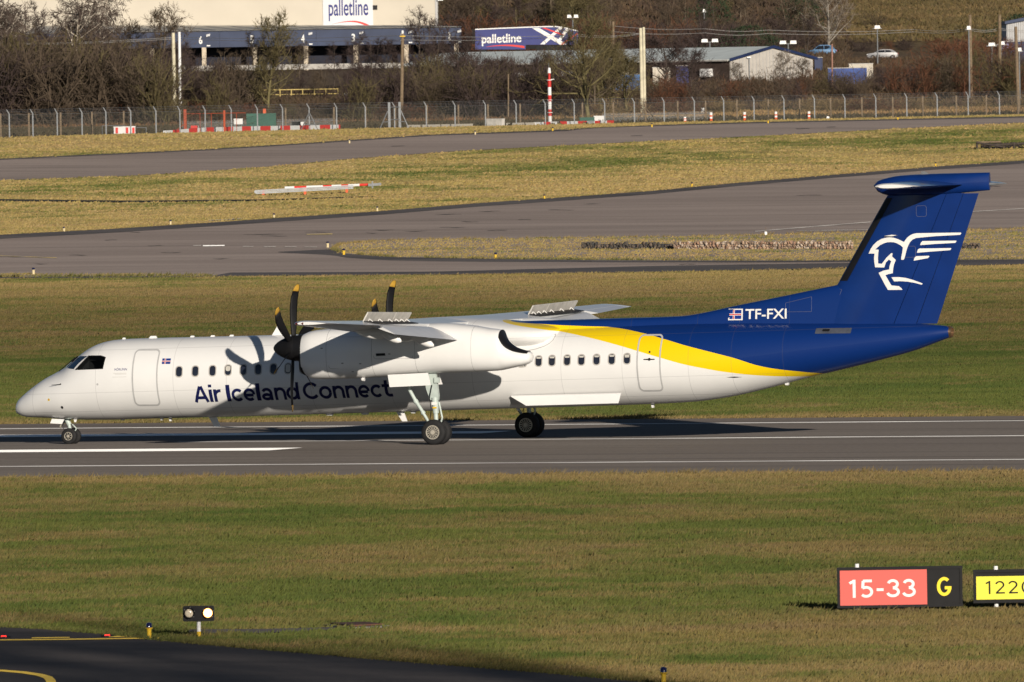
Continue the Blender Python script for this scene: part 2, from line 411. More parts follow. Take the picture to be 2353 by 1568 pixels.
# ------------------------------------------------------------------ ground and grass
def paved(X, Y, grow=0.0):
    r = np.zeros(X.shape, bool)
    for P in PAVED: r |= inside(P, X, Y)
    r &= ~inside(ISLAND, X, Y) & ~inside(STRIP, X, Y)
    return r
TAN = np.array((.205, .160, .056)); TAN2 = np.array((.235, .170, .075)); GRN = np.array((.064, .094, .020)); GRN2 = np.array((.118, .130, .032)); BRN = np.array((.13, .092, .048))
VPTS = [-240, -190, -172, -150, -120, -100, -80, -55, -46, -42, -38, 28, 30, 34, 44, 70, 105, 150, 210, 270, 330, 420, 500, 800, 1500]
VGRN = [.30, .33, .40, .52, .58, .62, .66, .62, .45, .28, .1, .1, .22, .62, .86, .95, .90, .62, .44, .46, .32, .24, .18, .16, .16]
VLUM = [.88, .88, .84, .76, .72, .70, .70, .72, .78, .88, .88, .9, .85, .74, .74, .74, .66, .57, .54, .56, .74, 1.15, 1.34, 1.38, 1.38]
GBAND = None
_gb = [on_ground(x, y) for x, y in ((-60, 440), (0, 438), (300, 436), (600, 424), (900, 405), (1200, 382), (1600, 352), (2000, 328), (2420, 312))]
GBX = [q[0] for q in _gb]; GBY = [q[1] for q in _gb]; GBW = [38, 38, 36, 40, 44, 42, 34, 30, 30]
def grass_tint(X, Y):
    P = np.stack([X - ORG[0], Y - ORG[1]], -1); u = P @ EA; v = P @ ES
    g = np.interp(v, VPTS, VGRN)
    w_ = (fbm(u*.05, v*.05, 41, 2)-.5)*14; n1 = fbm(u*.085 + w_*.05, (v+w_)*.085, 3, 4); n2 = fbm(u*.50, v*.36, 9, 3); n3 = fbm(u*1.4, v*1.2, 21, 2)
    yl = np.interp(X, GBX, GBY); g = g + .42*np.exp(-((Y-yl)/np.interp(X, GBX, GBW))**2)*(Y > 900)
    t = g + (n1-.5)*1.25 + (n2-.5)*.85 + (n3-.5)*.55
    t = np.clip((t-.24)/.56, 0, 1)[:, None]
    q = np.clip(fbm(u*.09, v*.2, 33, 3)*1.6-.3, 0, 1)[:, None]
    c = (TAN*(1-q) + TAN2*q)*(1-t) + (GRN*(1-q) + GRN2*q)*t
    b = np.clip((fbm(u*.13, v*.4, 55, 3)-.56)*4, 0, 1)[:, None]*(1-t)
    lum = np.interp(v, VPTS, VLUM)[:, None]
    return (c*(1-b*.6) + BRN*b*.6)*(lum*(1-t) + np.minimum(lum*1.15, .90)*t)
xs = np.r_[-2600, -1400, -700, -350, np.arange(-200, 201, 5.0), 350, 700, 1400, 2600]
ys = np.r_[-400, 0, 150, np.arange(240, 460, 1.5), np.arange(460, 700, 3.0), np.arange(700, 1900, 5.0), np.arange(1900, 2500, 15.0), 2600, 2800, 3200, 4200]
GX, GY = np.meshgrid(xs, ys); gx, gy = GX.ravel(), GY.ravel()
hill = np.clip((gy-2050)/300, 0, 1)
ggz = gz(gy) - .004 + hill*(fbm(gx*.012, gy*.012, 70, 3)-.5)*5
ggz = ggz - np.where(paved(gx, gy), .0, 0)
n = len(xs); idx = np.arange(len(gx)).reshape(len(ys), n)
quads = np.stack([idx[:-1, :-1], idx[:-1, 1:], idx[1:, 1:], idx[1:, :-1]], -1).reshape(-1, 4)
me = bpy.data.meshes.new('ground'); me.from_pydata(np.c_[gx, gy, ggz].tolist(), [], quads.tolist())
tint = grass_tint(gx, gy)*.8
SCRUB = np.array((.045, .034, .024))
yfen = np.clip(1481 + (gx+52)*2.14, 1300, 1990)
far = np.clip((gy-yfen-1)/5, 0, 1)[:, None]
hillgrass = np.clip((gy-2100)/60, 0, 1)*np.clip((gx-52)/16, 0, 1)
tint = tint*(1-far) + SCRUB*far
hc = (TAN*.48*(1-fbm(gx*.1, gy*.06, 91)[:, None]) + BRN*.8*fbm(gx*.1, gy*.06, 91)[:, None])
tint = tint*(1-hillgrass[:, None]) + hc*hillgrass[:, None]
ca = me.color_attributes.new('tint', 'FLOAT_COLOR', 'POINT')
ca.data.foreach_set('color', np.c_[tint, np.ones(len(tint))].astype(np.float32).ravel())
me.polygons.foreach_set('use_smooth', [True]*len(me.polygons))
gm, nt, b = nodes('grass ground')
a = nt.nodes.new('ShaderNodeAttribute'); a.attribute_name = 'tint'
tc = nt.nodes.new('ShaderNodeTexCoord'); nz = nt.nodes.new('ShaderNodeTexNoise'); nz.inputs['Scale'].default_value = 1.2; nz.inputs['Detail'].default_value = 8
nt.links.new(tc.outputs['Object'], nz.inputs['Vector'])
mr = nt.nodes.new('ShaderNodeMapRange'); mr.inputs[1].default_value = .3; mr.inputs[2].default_value = .7; mr.inputs[3].default_value = .6; mr.inputs[4].default_value = 1.35
nt.links.new(nz.outputs['Fac'], mr.inputs[0])
mx = nt.nodes.new('ShaderNodeVectorMath'); mx.operation = 'SCALE'; nt.links.new(a.outputs['Color'], mx.inputs[0]); nt.links.new(mr.outputs[0], mx.inputs['Scale'])
nt.links.new(mx.outputs[0], b.inputs['Base Color']); b.inputs['Roughness'].default_value = .95; b.inputs['Diffuse Roughness'].default_value = 1.0
b.inputs['Specular IOR Level'].default_value = .1
bp = nt.nodes.new('ShaderNodeBump'); bp.inputs['Strength'].default_value = 1; bp.inputs['Distance'].default_value = .15
nt.links.new(nz.outputs['Fac'], bp.inputs['Height']); nt.links.new(bp.outputs[0], b.inputs['Normal'])
me.materials.append(gm)
link('ground', me)['kind'] = 'structure'

def blades(X, Y, Z, tintc, h, w, per, name, mat, lean=.35, jit=.30, bw=None):
    """tufts of grass as small leaning triangles, one mesh"""
    n = len(X); N = n*per
    bx = np.repeat(X, per) + rng.normal(0, 1, N)*np.repeat(w, per)*.55
    by = np.repeat(Y, per) + rng.normal(0, 1, N)*np.repeat(w, per)*.9
    bz = np.repeat(Z, per)
    hh = np.repeat(h, per)*rng.uniform(.45, 1.15, N); ww = (np.repeat(w, per) if bw is None else bw)*rng.uniform(.6, 1.3, N)
    az = rng.uniform(-1.0, 1.0, N)
    dx, dy = np.cos(az)*ww*.5, np.sin(az)*ww*.5
    lx = rng.normal(.45 if bw else 0, lean*1.4, N)*hh; ly = rng.normal(.25, lean, N)*hh
    V = np.empty((N, 3, 3))
    V[:, 0] = np.c_[bx-dx, by-dy, bz-.01]; V[:, 1] = np.c_[bx+dx, by+dy, bz-.01]; V[:, 2] = np.c_[bx+lx, by+ly, bz+hh]
    c = np.repeat(tintc, per, 0)*rng.uniform(1-jit, 1+jit, (N, 1))*np.c_[rng.uniform(.93, 1.07, N), np.ones(N), rng.uniform(.85, 1.15, N)]
    me = bpy.data.meshes.new(name)
    me.vertices.add(3*N); me.vertices.foreach_set('co', V.astype(np.float32).ravel())
    me.loops.add(3*N); me.loops.foreach_set('vertex_index', np.arange(3*N, dtype=np.int32))
    me.polygons.add(N); me.polygons.foreach_set('loop_start', np.arange(0, 3*N, 3, dtype=np.int32))
    me.update(calc_edges=True)
    ca = me.color_attributes.new('tint', 'FLOAT_COLOR', 'POINT')
    ca.data.foreach_set('color', np.c_[np.repeat(np.clip(c, 0, 1), 3, 0), np.ones(3*N)].astype(np.float32).ravel())
    me.materials.append(mat)
    o = link(name, me); o['kind'] = 'stuff'; return o
grass_m = vcol('grass blades', .8)
def field(y0, y1, dens, h, w, per, bw):
    area = (y1-y0)*.043*(y0+y1); n = int(area*dens)
    Y = np.sqrt(rng.uniform(y0**2, y1**2, n)); X = rng.uniform(-.043, .043, n)*Y
    k = ~paved(X, Y) & (Y < np.clip(1481 + (X+52)*2.14, 1300, 1990) + 1.5); X, Y = X[k], Y[k]
    P = np.stack([X - ORG[0], Y - ORG[1]], -1); u = P @ EA; v = P @ ES
    sc = .35 + 1.1*fbm(u*.9, v*.9, 77, 2) + (rng.random(len(u)) < .07)*.8
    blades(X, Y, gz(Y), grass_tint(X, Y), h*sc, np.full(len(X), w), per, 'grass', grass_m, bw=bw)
field(250, 300, 30, .080, .13, 5, .034)
field(300, 436, 22, .085, .15, 5, .042)
field(490, 660, 14, .075, .18, 4, .052)
field(660, 940, 5, .09, .3, 4, .10)
field(940, 1200, 2.6, .11, .5, 3, .18)
field(1200, 1740, 1.3, .13, .7, 3, .32)
def verge(pts, per_m, h, col, spread=.35, bw=.04, name='verge_grass'):
    """taller ragged grass hanging over the edge of a pavement"""
    P = np.asarray(pts); d = np.r_[0, np.cumsum(np.hypot(*np.diff(P, axis=0).T))]; n = int(d[-1]*per_m); t = rng.uniform(0, d[-1], n)
    X = np.interp(t, d, P[:, 0]); Y = np.interp(t, d, P[:, 1]) + np.abs(rng.normal(0, spread, n)); k = fbm(X*.8, Y*.05, 61, 2) > .34; X, Y = X[k], Y[k]
    c = np.array(col)[None]*(.75+.5*fbm(X*.5, Y*.3, 13, 2))[:, None]; g = grass_tint(X, Y)
    blades(X, Y, gz(Y), c*.6+g*.4, h*rng.uniform(.5, 1.4, len(X)), np.full(len(X), .12), 4, name, grass_m, .5, .35, bw)
STRAW = (.17, .128, .05); MOSS = (.085, .088, .028)
verge([rw(u, 28.0) for u in (-60, 100)], 14, .16, STRAW)
verge([rw(u, -40.1) for u in (-60, 100)], 16, .15, STRAW, .5)
verge([(x, y - .35) for x, y in W(N_UP)], 30, .10, MOSS, .25, .03)
verge(W(I_TOP), 8, .2, STRAW, .4, .08); verge([(x, y - .3) for x, y in W(I_BOT)], 8, .2, MOSS, .3, .08)
verge(W(T_UP), 5, .10, (.13, .10, .045), .6, .12); verge(W(F_UP), 4, .12, (.12, .095, .045), .8, .16)
verge([(x, y) for x, y in W([(-60, 639.5), (0, 639), (490, 636.5)])], 10, .28, MOSS, .8, .1)
#@@SETTING_END
# ================================================================== THE AIRLINER (metres: x aft of the nose, y to starboard, z up)
AC = empty('airliner', (ORG[0], ORG[1], 0.0), -YAW,
           'white twin turboprop airliner with blue tail and yellow band rolling along the runway', 'airplane')
ST = np.array([(-.21,1.13,1.12,.01),(-.17,1.30,1.01,.17),(-.1,1.44,.965,.26),(0,1.53,.925,.35),(.2,1.69,.885,.47),(.5,1.90,.868,.62),(.83,2.11,.855,.75),(1.28,2.33,.825,.90),(1.59,2.49,.805,.99),(2.04,2.83,.79,1.09),(2.39,3.07,.782,1.155),(2.76,3.235,.778,1.215),(3.22,3.335,.778,1.265),(3.7,3.37,.79,1.3),(4.9,3.395,.81,1.335),(8,3.435,.86,1.345),(12,3.5,.94,1.345),(16,3.57,1.02,1.345),(20,3.65,1.1,1.345),(21.4,3.68,1.135,1.34),(22.84,3.7,1.195,1.31),(24.1,3.7,1.345,1.23),(25.35,3.69,1.6,1.10),(26.7,3.67,1.93,.93),(27.7,3.66,2.14,.80),(29.24,3.64,2.49,.6),(30.26,3.61,2.75,.45),(31.08,3.55,3.03,.3),(31.45,3.50,3.16,.2)])
EXP = 2.08
def sec(x): return pchip(x, ST[:, 0], ST[:, 1]), pchip(x, ST[:, 0], ST[:, 2]), pchip(x, ST[:, 0], ST[:, 3])
def yside(x, z):
    t, b_, w = sec(x); c = (t+b_)/2; h = (t-b_)/2
    return w*(1-np.clip(np.abs((z-c)/h), 0, 1)**EXP)**(1/EXP)
def selip(n, e):
    th = np.linspace(0, 2*np.pi, n, endpoint=False) + 1e-4
    c, s_ = np.cos(th), np.sin(th)
    return np.sign(c)*np.abs(c)**(2/e), np.sign(s_)*np.abs(s_)**(2/e)
def loftx(stations, n=40, e=2.2, mb=None, mi=0, yc=0.0):
    """stations: (x, top, bottom, half width) rings across x"""
    cy_, cz_ = selip(n, e); rs = []
    for x, t, b_, w in stations:
        rs.append([(x, yc + w*cy_[k], (t+b_)/2 + (t-b_)/2*cz_[k]) for k in range(n)])
    return (mb or MB()).rings(rs, mi)

def livery():
    """white with a yellow swoosh and a blue rear, boundaries given as height against length"""
    m, nt, b = nodes('airliner livery paint'); L = nt.links.new
    tc = nt.nodes.new('ShaderNodeTexCoord'); sp = nt.nodes.new('ShaderNodeSeparateXYZ'); L(tc.outputs['Object'], sp.inputs[0])
    mr = nt.nodes.new('ShaderNodeMapRange'); mr.inputs[1].default_value = 14; mr.inputs[2].default_value = 32; L(sp.outputs['X'], mr.inputs[0])
    def curve(pts):
        c = nt.nodes.new('ShaderNodeFloatCurve'); cm = c.mapping.curves[0]
        pts = [((x-14)/18, (z-1.5)/3.0) for x, z in pts]
        cm.points[0].location = pts[0]; cm.points[1].location = pts[-1]
        for p in pts[1:-1]: cm.points.new(*p)
        c.mapping.update(); L(mr.outputs[0], c.inputs['Value'])
        u = nt.nodes.new('ShaderNodeMath'); u.operation = 'MULTIPLY_ADD'; u.inputs[1].default_value = 3.0; u.inputs[2].default_value = 1.5
        L(c.outputs[0], u.inputs[0])
        g = nt.nodes.new('ShaderNodeMath'); g.operation = 'GREATER_THAN'; L(sp.outputs['Z'], g.inputs[0]); L(u.outputs[0], g.inputs[1]); return g.outputs[0]
    low = curve([(14,4.4),(16,4.1),(16.85,3.79),(18.45,3.52),(19.55,3.32),(20.72,3.05),(21.48,2.84),(22.22,2.63),(23.02,2.41),(23.54,2.30),(24.5,2.13),(25.63,2.01),(26.57,1.975),(27.0,1.96),(27.6,1.6),(32,1.5)])
    hi = curve([(14,4.45),(16,4.2),(16.85,3.84),(18.13,3.71),(19.37,3.64),(20.27,3.60),(21.54,3.40),(22.3,3.21),(23.02,3.01),(23.53,2.88),(24.55,2.62),(25.69,2.28),(26.86,2.11),(27.35,2.05),(27.8,1.8),(32,1.5)])
    nz = nt.nodes.new('ShaderNodeTexNoise'); nz.inputs['Scale'].default_value = 1.3; nz.inputs['Detail'].default_value = 7; L(tc.outputs['Object'], nz.inputs['Vector'])
    # thin panel joints round the barrel
    jo = None
    for xj in (.62, 3.02, 5.72, 7.55, 10.4, 13.1, 15.9, 18.9, 20.95, 23.15, 24.55, 26.2):
        d = nt.nodes.new('ShaderNodeMath'); d.operation = 'SUBTRACT'; L(sp.outputs['X'], d.inputs[0]); d.inputs[1].default_value = xj
        a_ = nt.nodes.new('ShaderNodeMath'); a_.operation = 'ABSOLUTE'; L(d.outputs[0], a_.inputs[0])
        l_ = nt.nodes.new('ShaderNodeMath'); l_.operation = 'LESS_THAN'; L(a_.outputs[0], l_.inputs[0]); l_.inputs[1].default_value = .007
        if jo is None: jo = l_.outputs[0]
        else:
            ad = nt.nodes.new('ShaderNodeMath'); ad.operation = 'MAXIMUM'; L(jo, ad.inputs[0]); L(l_.outputs[0], ad.inputs[1]); jo = ad.outputs[0]
    sl = nt.nodes.new('ShaderNodeMath'); sl.operation = 'MULTIPLY_ADD'; L(sp.outputs['X'], sl.inputs[0]); sl.inputs[1].default_value = -.018; L(sp.outputs['Z'], sl.inputs[2])
    for zj in (1.02, 1.62, 2.98):
        d = nt.nodes.new('ShaderNodeMath'); d.operation = 'SUBTRACT'; L(sl.outputs[0], d.inputs[0]); d.inputs[1].default_value = zj
        a_ = nt.nodes.new('ShaderNodeMath'); a_.operation = 'ABSOLUTE'; L(d.outputs[0], a_.inputs[0])
        l_ = nt.nodes.new('ShaderNodeMath'); l_.operation = 'LESS_THAN'; L(a_.outputs[0], l_.inputs[0]); l_.inputs[1].default_value = .006
        ad = nt.nodes.new('ShaderNodeMath'); ad.operation = 'MAXIMUM'; L(jo, ad.inputs[0]); L(l_.outputs[0], ad.inputs[1]); jo = ad.outputs[0]
    def mix(f, a, c, bt='MIX'):
        x = nt.nodes.new('ShaderNodeMix'); x.data_type = 'RGBA'; x.blend_type = bt
        if hasattr(f, 'is_linked'): L(f, x.inputs['Factor'])
        else: x.inputs['Factor'].default_value = f
        for k, v in (('A', a), ('B', c)):
            if isinstance(v, tuple): x.inputs[k].default_value = (*v, 1)
            else: L(v, x.inputs[k])
        return x.outputs['Result']
    wn = mix(nz.outputs['Fac'], (.74, .74, .73), (.80, .80, .79))
    c = mix(low, wn, (.86, .60, .004)); c = mix(hi, c, (.003, .025, .148))
    jm = nt.nodes.new('ShaderNodeMath'); jm.operation = 'MULTIPLY'; L(jo, jm.inputs[0]); jm.inputs[1].default_value = .30
    c = mix(jm.outputs[0], c, (.08, .08, .085))
    L(c, b.inputs['Base Color']); b.inputs['Specular IOR Level'].default_value = .3; b.inputs['Roughness'].default_value = .36; b.inputs['Coat Weight'].default_value = .4; b.inputs['Coat Roughness'].default_value = .06
    bp = nt.nodes.new('ShaderNodeBump'); bp.inputs['Strength'].default_value = .06; bp.inputs['Distance'].default_value = .05
    n2 = nt.nodes.new('ShaderNodeTexNoise'); n2.inputs['Scale'].default_value = 2.2; n2.inputs['Detail'].default_value = 3; L(tc.outputs['Object'], n2.inputs['Vector'])
    L(n2.outputs['Fac'], bp.inputs['Height']); L(bp.outputs[0], b.inputs['Normal'])
    return m
LIV = livery()
acw = paint('airliner white paint', (.77, .77, .76), .36, .025, 1.4, coat=.5)
acw2 = paint('airliner wing paint', (.60, .61, .62), .38, .06, 1.6, coat=.3)
acb = paint('airliner blue paint', (.003, .025, .148), .34, .1, 1.2, coat=.6)
acg = paint('door seal grey', (.45, .45, .45), .6, .08, 5)
strutm = paint('landing gear paint', (.46, .53, .50), .45, .12, 5, .05)
rimm = paint('wheel alloy', (.52, .48, .40), .38, .15, 9, .35)
spoilm = paint('spoiler underside paint', (.56, .54, .50), .55, .16, 3)
boot = paint('rubber boot black', (.009, .009, .010), .45, .2, 3)
inter = paint('cockpit interior', (.03, .03, .032), .8, .2, 4)
txtm = paint('navy lettering', (.008, .012, .075), .4, .05, 3, coat=.4)
wht = paint('white marking paint', (.80, .79, .76), .42, .04, 4, coat=.3)
flagblue = paint('flag blue', (.005, .03, .22), .45, .05, 3)
flagred = paint('flag red', (.55, .015, .03), .45, .05, 3)
winm, _n, _b = nodes('cabin window pane'); _b.inputs['Base Color'].default_value = (.018, .022, .035, 1); _b.inputs['Roughness'].default_value = .12; _b.inputs['Specular IOR Level'].default_value = .6
wsm, _n, _b = nodes('windscreen glass'); _b.inputs['Base Color'].default_value = (.012, .03, .06, 1); _b.inputs['Roughness'].default_value = .06; _b.inputs['Specular IOR Level'].default_value = .9; _b.inputs['Coat Weight'].default_value = .6
clear, _n, _b = nodes('cockpit side glass')
_tr = _n.nodes.new('ShaderNodeBsdfTransparent'); _tr.inputs[0].default_value = (.62, .66, .66, 1); _mx = _n.nodes.new('ShaderNodeMixShader'); _mx.inputs[0].default_value = .12
_b.inputs['Base Color'].default_value = (.01, .012, .014, 1); _b.inputs['Roughness'].default_value = .05
_n.links.new(_tr.outputs[0], _mx.inputs[1]); _n.links.new(_b.outputs[0], _mx.inputs[2]); _n.links.new(_mx.outputs[0], _n.nodes['Material Output'].inputs[0])

# fuselage barrel with the cockpit hollowed out behind its side window
fx = np.unique(np.r_[-.21, -.19, -.17, -.14, np.linspace(-.1, 4.2, 44), np.linspace(4.2, 23, 38), np.linspace(23, 31.45, 34)])
ft, fb, fw = sec(fx)
fus_me = loftx(list(zip(fx, ft, fb, fw)), 56, EXP).mesh('fuselage', [LIV, inter], 'all')
cut = MB(); wp = [(2.26, 2.425), (3.26, 2.455), (3.285, 2.80), (3.12, 2.845), (2.66, 2.845)]
cut.prism([(x, -1.7, z) for x, z in wp], (0, 1.2, 0)); c1 = link('cutter', cut.mesh('cutter', inter))
cut = MB().box((3.02, 0, 2.12), (1.0, 1.5, 1.16)); c2 = link('cutter', cut.mesh('cutter', inter))
tmp = link('tmp', fus_me)
for c in (c2, c1):
    md = tmp.modifiers.new('b', 'BOOLEAN'); md.operation = 'DIFFERENCE'; md.object = c; md.solver = 'EXACT'; md.material_mode = 'TRANSFER'
fus2 = bpy.data.meshes.new_from_object(tmp.evaluated_get(bpy.context.evaluated_depsgraph_get()))
for o in (tmp, c1, c2): bpy.data.objects.remove(o)
fus2.name = 'fuselage'; fus2.set_sharp_from_angle(angle=math.radians(40))
link('fuselage', fus2, AC)

def hull_patch(outline, off, ncut=8, hole=None, side=-1, thick=0.0):
    """patch (x, z outline) laid on the port side of the barrel"""
    bm = bmesh.new()
    loops = [outline] + ([hole] if hole else [])
    vs3 = [[Vector((x, z, 0)) for x, z in lp] for lp in loops]
    flat = [v for lp in vs3 for v in lp]; bv = [bm.verts.new(v) for v in flat]
    for t in tessellate_polygon(vs3):
        try: bm.faces.new([bv[i] for i in t])
        except ValueError: pass
    zs = [p[1] for p in outline]; xs_ = [p[0] for p in outline]
    for k in range(1, ncut):
        z = min(zs) + (max(zs)-min(zs))*k/ncut
        bmesh.ops.bisect_plane(bm, geom=bm.verts[:]+bm.edges[:]+bm.faces[:], plane_co=(0, z, 0), plane_no=(0, 1, 0))
    if max(xs_) - min(xs_) > .5:
        for k in range(1, 5):
            x = min(xs_) + (max(xs_)-min(xs_))*k/5
            bmesh.ops.bisect_plane(bm, geom=bm.verts[:]+bm.edges[:]+bm.faces[:], plane_co=(x, 0, 0), plane_no=(1, 0, 0))
    out = []
    for v in bm.verts:
        x, z = v.co.x, v.co.y
        out.append((x, side*(float(yside(x, z)) + off), z))
    bm.verts.index_update()
    fs = [tuple(v.index for v in f.verts) for f in bm.faces]; bm.free()
    return out, fs
def rrect(x0, x1, z0, z1, r, n=5):
    pts = []
    for cx_, cz_, a0 in ((x1-r, z1-r, 0), (x0+r, z1-r, 90), (x0+r, z0+r, 180), (x1-r, z0+r, 270)):
        for k in range(n+1):
            a_ = math.radians(a0 + 90*k/n); pts.append((cx_ + r*math.cos(a_), cz_ + r*math.sin(a_)))
    return pts
def outward(o):
    for p in o.data.polygons:
        if p.normal.y > 0: p.flip()
    return o
def patch(name, outline, mat, off, parent=AC, ncut=8, hole=None, smooth=True):
    v, f = hull_patch(outline, off, ncut, hole)
    o = outward(MB().add(v, f).build(name, mat, parent, fix=False))
    if smooth: o.data.polygons.foreach_set('use_smooth', [True]*len(o.data.polygons))
    return o

# cockpit glazing
patch('cockpit_window', wp, clear, -.012, ncut=4)
fr = [(2.215, 2.405), (3.285, 2.435), (3.325, 2.815), (3.135, 2.87), (2.65, 2.87)]
patch('cockpit_window_frame', fr, boot, .003, ncut=4, hole=wp)
def quadgrid(P, n=6):
    a, b_, c, d = [np.array(p) for p in P]; vs = []; fs = []
    for i in range(n+1):
        for j in range(n+1):
            s_, t = i/n, j/n; vs.append((1-s_)*((1-t)*a + t*d) + s_*((1-t)*b_ + t*c))
    for i in range(n):
        for j in range(n): fs.append((i*(n+1)+j, (i+1)*(n+1)+j, (i+1)*(n+1)+j+1, i*(n+1)+j+1))
    return vs, fs
def nosex(y, z):
    lo, hi_ = -.2, 4.0
    for _ in range(40):
        md = (lo+hi_)/2
        t, b_, w = sec(md); ok = b_ < z < t and float(yside(md, z)) > abs(y)
        if ok: hi_ = md
        else: lo = md
    return hi_
for P in ([(-.60, 2.84), (-.86, 2.845), (-.965, 2.43), (-.70, 2.475)], [(.60, 2.84), (.86, 2.845), (.965, 2.43), (.70, 2.475)],
          [(-.03, 2.78), (-.56, 2.83), (-.66, 2.50), (-.03, 2.51)], [(.03, 2.78), (.56, 2.83), (.66, 2.50), (.03, 2.51)]):
    vs, fs = quadgrid(P)
    w_ = MB().add([(nosex(y, z) - .012, y*1.004, z + .004) for y, z in vs], fs).build('windscreen', wsm, AC, smooth=True)
wi = MB()
wi.path([(1.45, -.42, 2.36), (1.72, -.44, 2.56), (2.05, -.50, 2.80)], .014).path([(1.95, -.55, 2.67), (2.2, -.66, 2.83)], .022)
wi.build('wiper', boot, AC)

# doors with their grey seals, and small fittings
def door(x0, x1, z0, z1, label=None):
    d = patch('cabin_door', rrect(x0, x1, z0, z1, .13), LIV, .006, ncut=14)
    s_ = patch('door_seal', rrect(x0-.028, x1+.028, z0-.028, z1+.028, .155), acg, .010, parent=d, ncut=14, hole=rrect(x0+.022, x1-.022, z0+.022, z1-.022, .11))
    return d
door(4.335, 5.17, 1.26, 3.03)
d2 = door(21.47, 22.22, 1.585, 3.345)
v, f = hull_patch(rrect(21.84, 21.90, 2.78, 2.85, .028), .014, 3); outward(MB().add(v, f).build('peephole', winm, d2, fix=False))
v, f = hull_patch([(21.68, 2.565), (21.82, 2.56), (21.87, 2.53), (21.92, 2.56), (22.05, 2.565), (22.05, 2.595), (21.92, 2.60), (21.87, 2.635), (21.82, 2.60), (21.68, 2.595)], .014, 2)
outward(MB().add(v, f).build('door_handle', M['darkgrey'], d2, fix=False))

# cabin windows
wxs = [(5.93, 2.33), (6.49, 2.34), (7.08, 2.35), (7.61, 2.365), (8.13, 2.37), (8.64, 2.38), (9.16, 2.39), (9.66, 2.40), (10.17, 2.41)]
wxs += [(10.7 + .527*i, 2.42 + .0095*i) for i in range(14)]
wxs += [(17.64, 2.55), (18.15, 2.56), (18.6, 2.57), (19.11, 2.58), (19.59, 2.585), (20.1, 2.59), (20.61, 2.60), (21.12, 2.61)]
ringm = paint('window ring grey', (.46, .44, .41), .5, .06, 5)
shade = paint('window shade', (.52, .50, .45), .6, .05, 5)
for i, (x, z) in enumerate(wxs):
    wo = patch('cabin_window', rrect(x-.132, x+.132, z-.188, z+.188, .11), ringm, .004, ncut=5, hole=rrect(x-.100, x+.100, z-.156, z+.156, .088))
    patch('pane', rrect(x-.101, x+.101, z-.157, z+.157, .088), winm, -.006 + .008, parent=wo, ncut=4)
    if i in (3, 7): patch('window_shade', rrect(x-.08, x+.08, z-(.03 if i == 3 else .12), z+.135, .06), shade, .005, parent=wo, ncut=4)
    elif i >= 23: patch('window_shade', rrect(x-.075, x+.075, z+(.075 if i < 30 else .04), z+.132, .02), shade, .005, parent=wo, ncut=2)

# lettering
def text_polys(body, bold=0.0):
    cu = bpy.data.curves.new('t', 'FONT'); cu.body = body; cu.size = 1.0; cu.offset = bold; cu.resolution_u = 6
    ob = bpy.data.objects.new('t', cu); COL.objects.link(ob)
    me = bpy.data.meshes.new_from_object(ob.evaluated_get(bpy.context.evaluated_depsgraph_get()))
    v = np.array([p.co[:2] for p in me.vertices]); f = [tuple(p.vertices) for p in me.polygons]
    bpy.data.objects.remove(ob); bpy.data.curves.remove(cu); bpy.data.meshes.remove(me)
    return v, f
def fit(v, x0, x1, z0, z1):
    mn, mx = v.min(0), v.max(0)
    return np.c_[x0 + (v[:, 0]-mn[0])/(mx[0]-mn[0])*(x1-x0), z0 + (v[:, 1]-mn[1])/(mx[1]-mn[1])*(z1-z0)]
def sliced(v, f, zs, xs_=()):
    bm = bmesh.new(); bv = [bm.verts.new((p[0], p[1], 0)) for p in v]
    for t in f:
        try: bm.faces.new([bv[i] for i in t])
        except ValueError: pass
    for z in zs: bmesh.ops.bisect_plane(bm, geom=bm.verts[:]+bm.edges[:]+bm.faces[:], plane_co=(0, z, 0), plane_no=(0, 1, 0))
    for x in xs_: bmesh.ops.bisect_plane(bm, geom=bm.verts[:]+bm.edges[:]+bm.faces[:], plane_co=(x, 0, 0), plane_no=(1, 0, 0))
    bm.verts.index_update()
    r = [(q.co.x, q.co.y) for q in bm.verts], [tuple(q.index for q in ff.verts) for ff in bm.faces]; bm.free(); return r
def hull_text(body, x0, x1, z0, h, slope, mat, bold, off=.006):
    v, f = text_polys(body, bold); v = fit(v, x0, x1, 0, h)
    v, f = sliced(v, f, np.linspace(0, h, 9)[1:-1])
    P = []
    for x, z in v:
        zz = z0 + z + slope*(x-x0); P.append((x, -(float(yside(x, zz)) + off), zz))
    return outward(MB().add(P, f).build('lettering', mat, AC, fix=False))
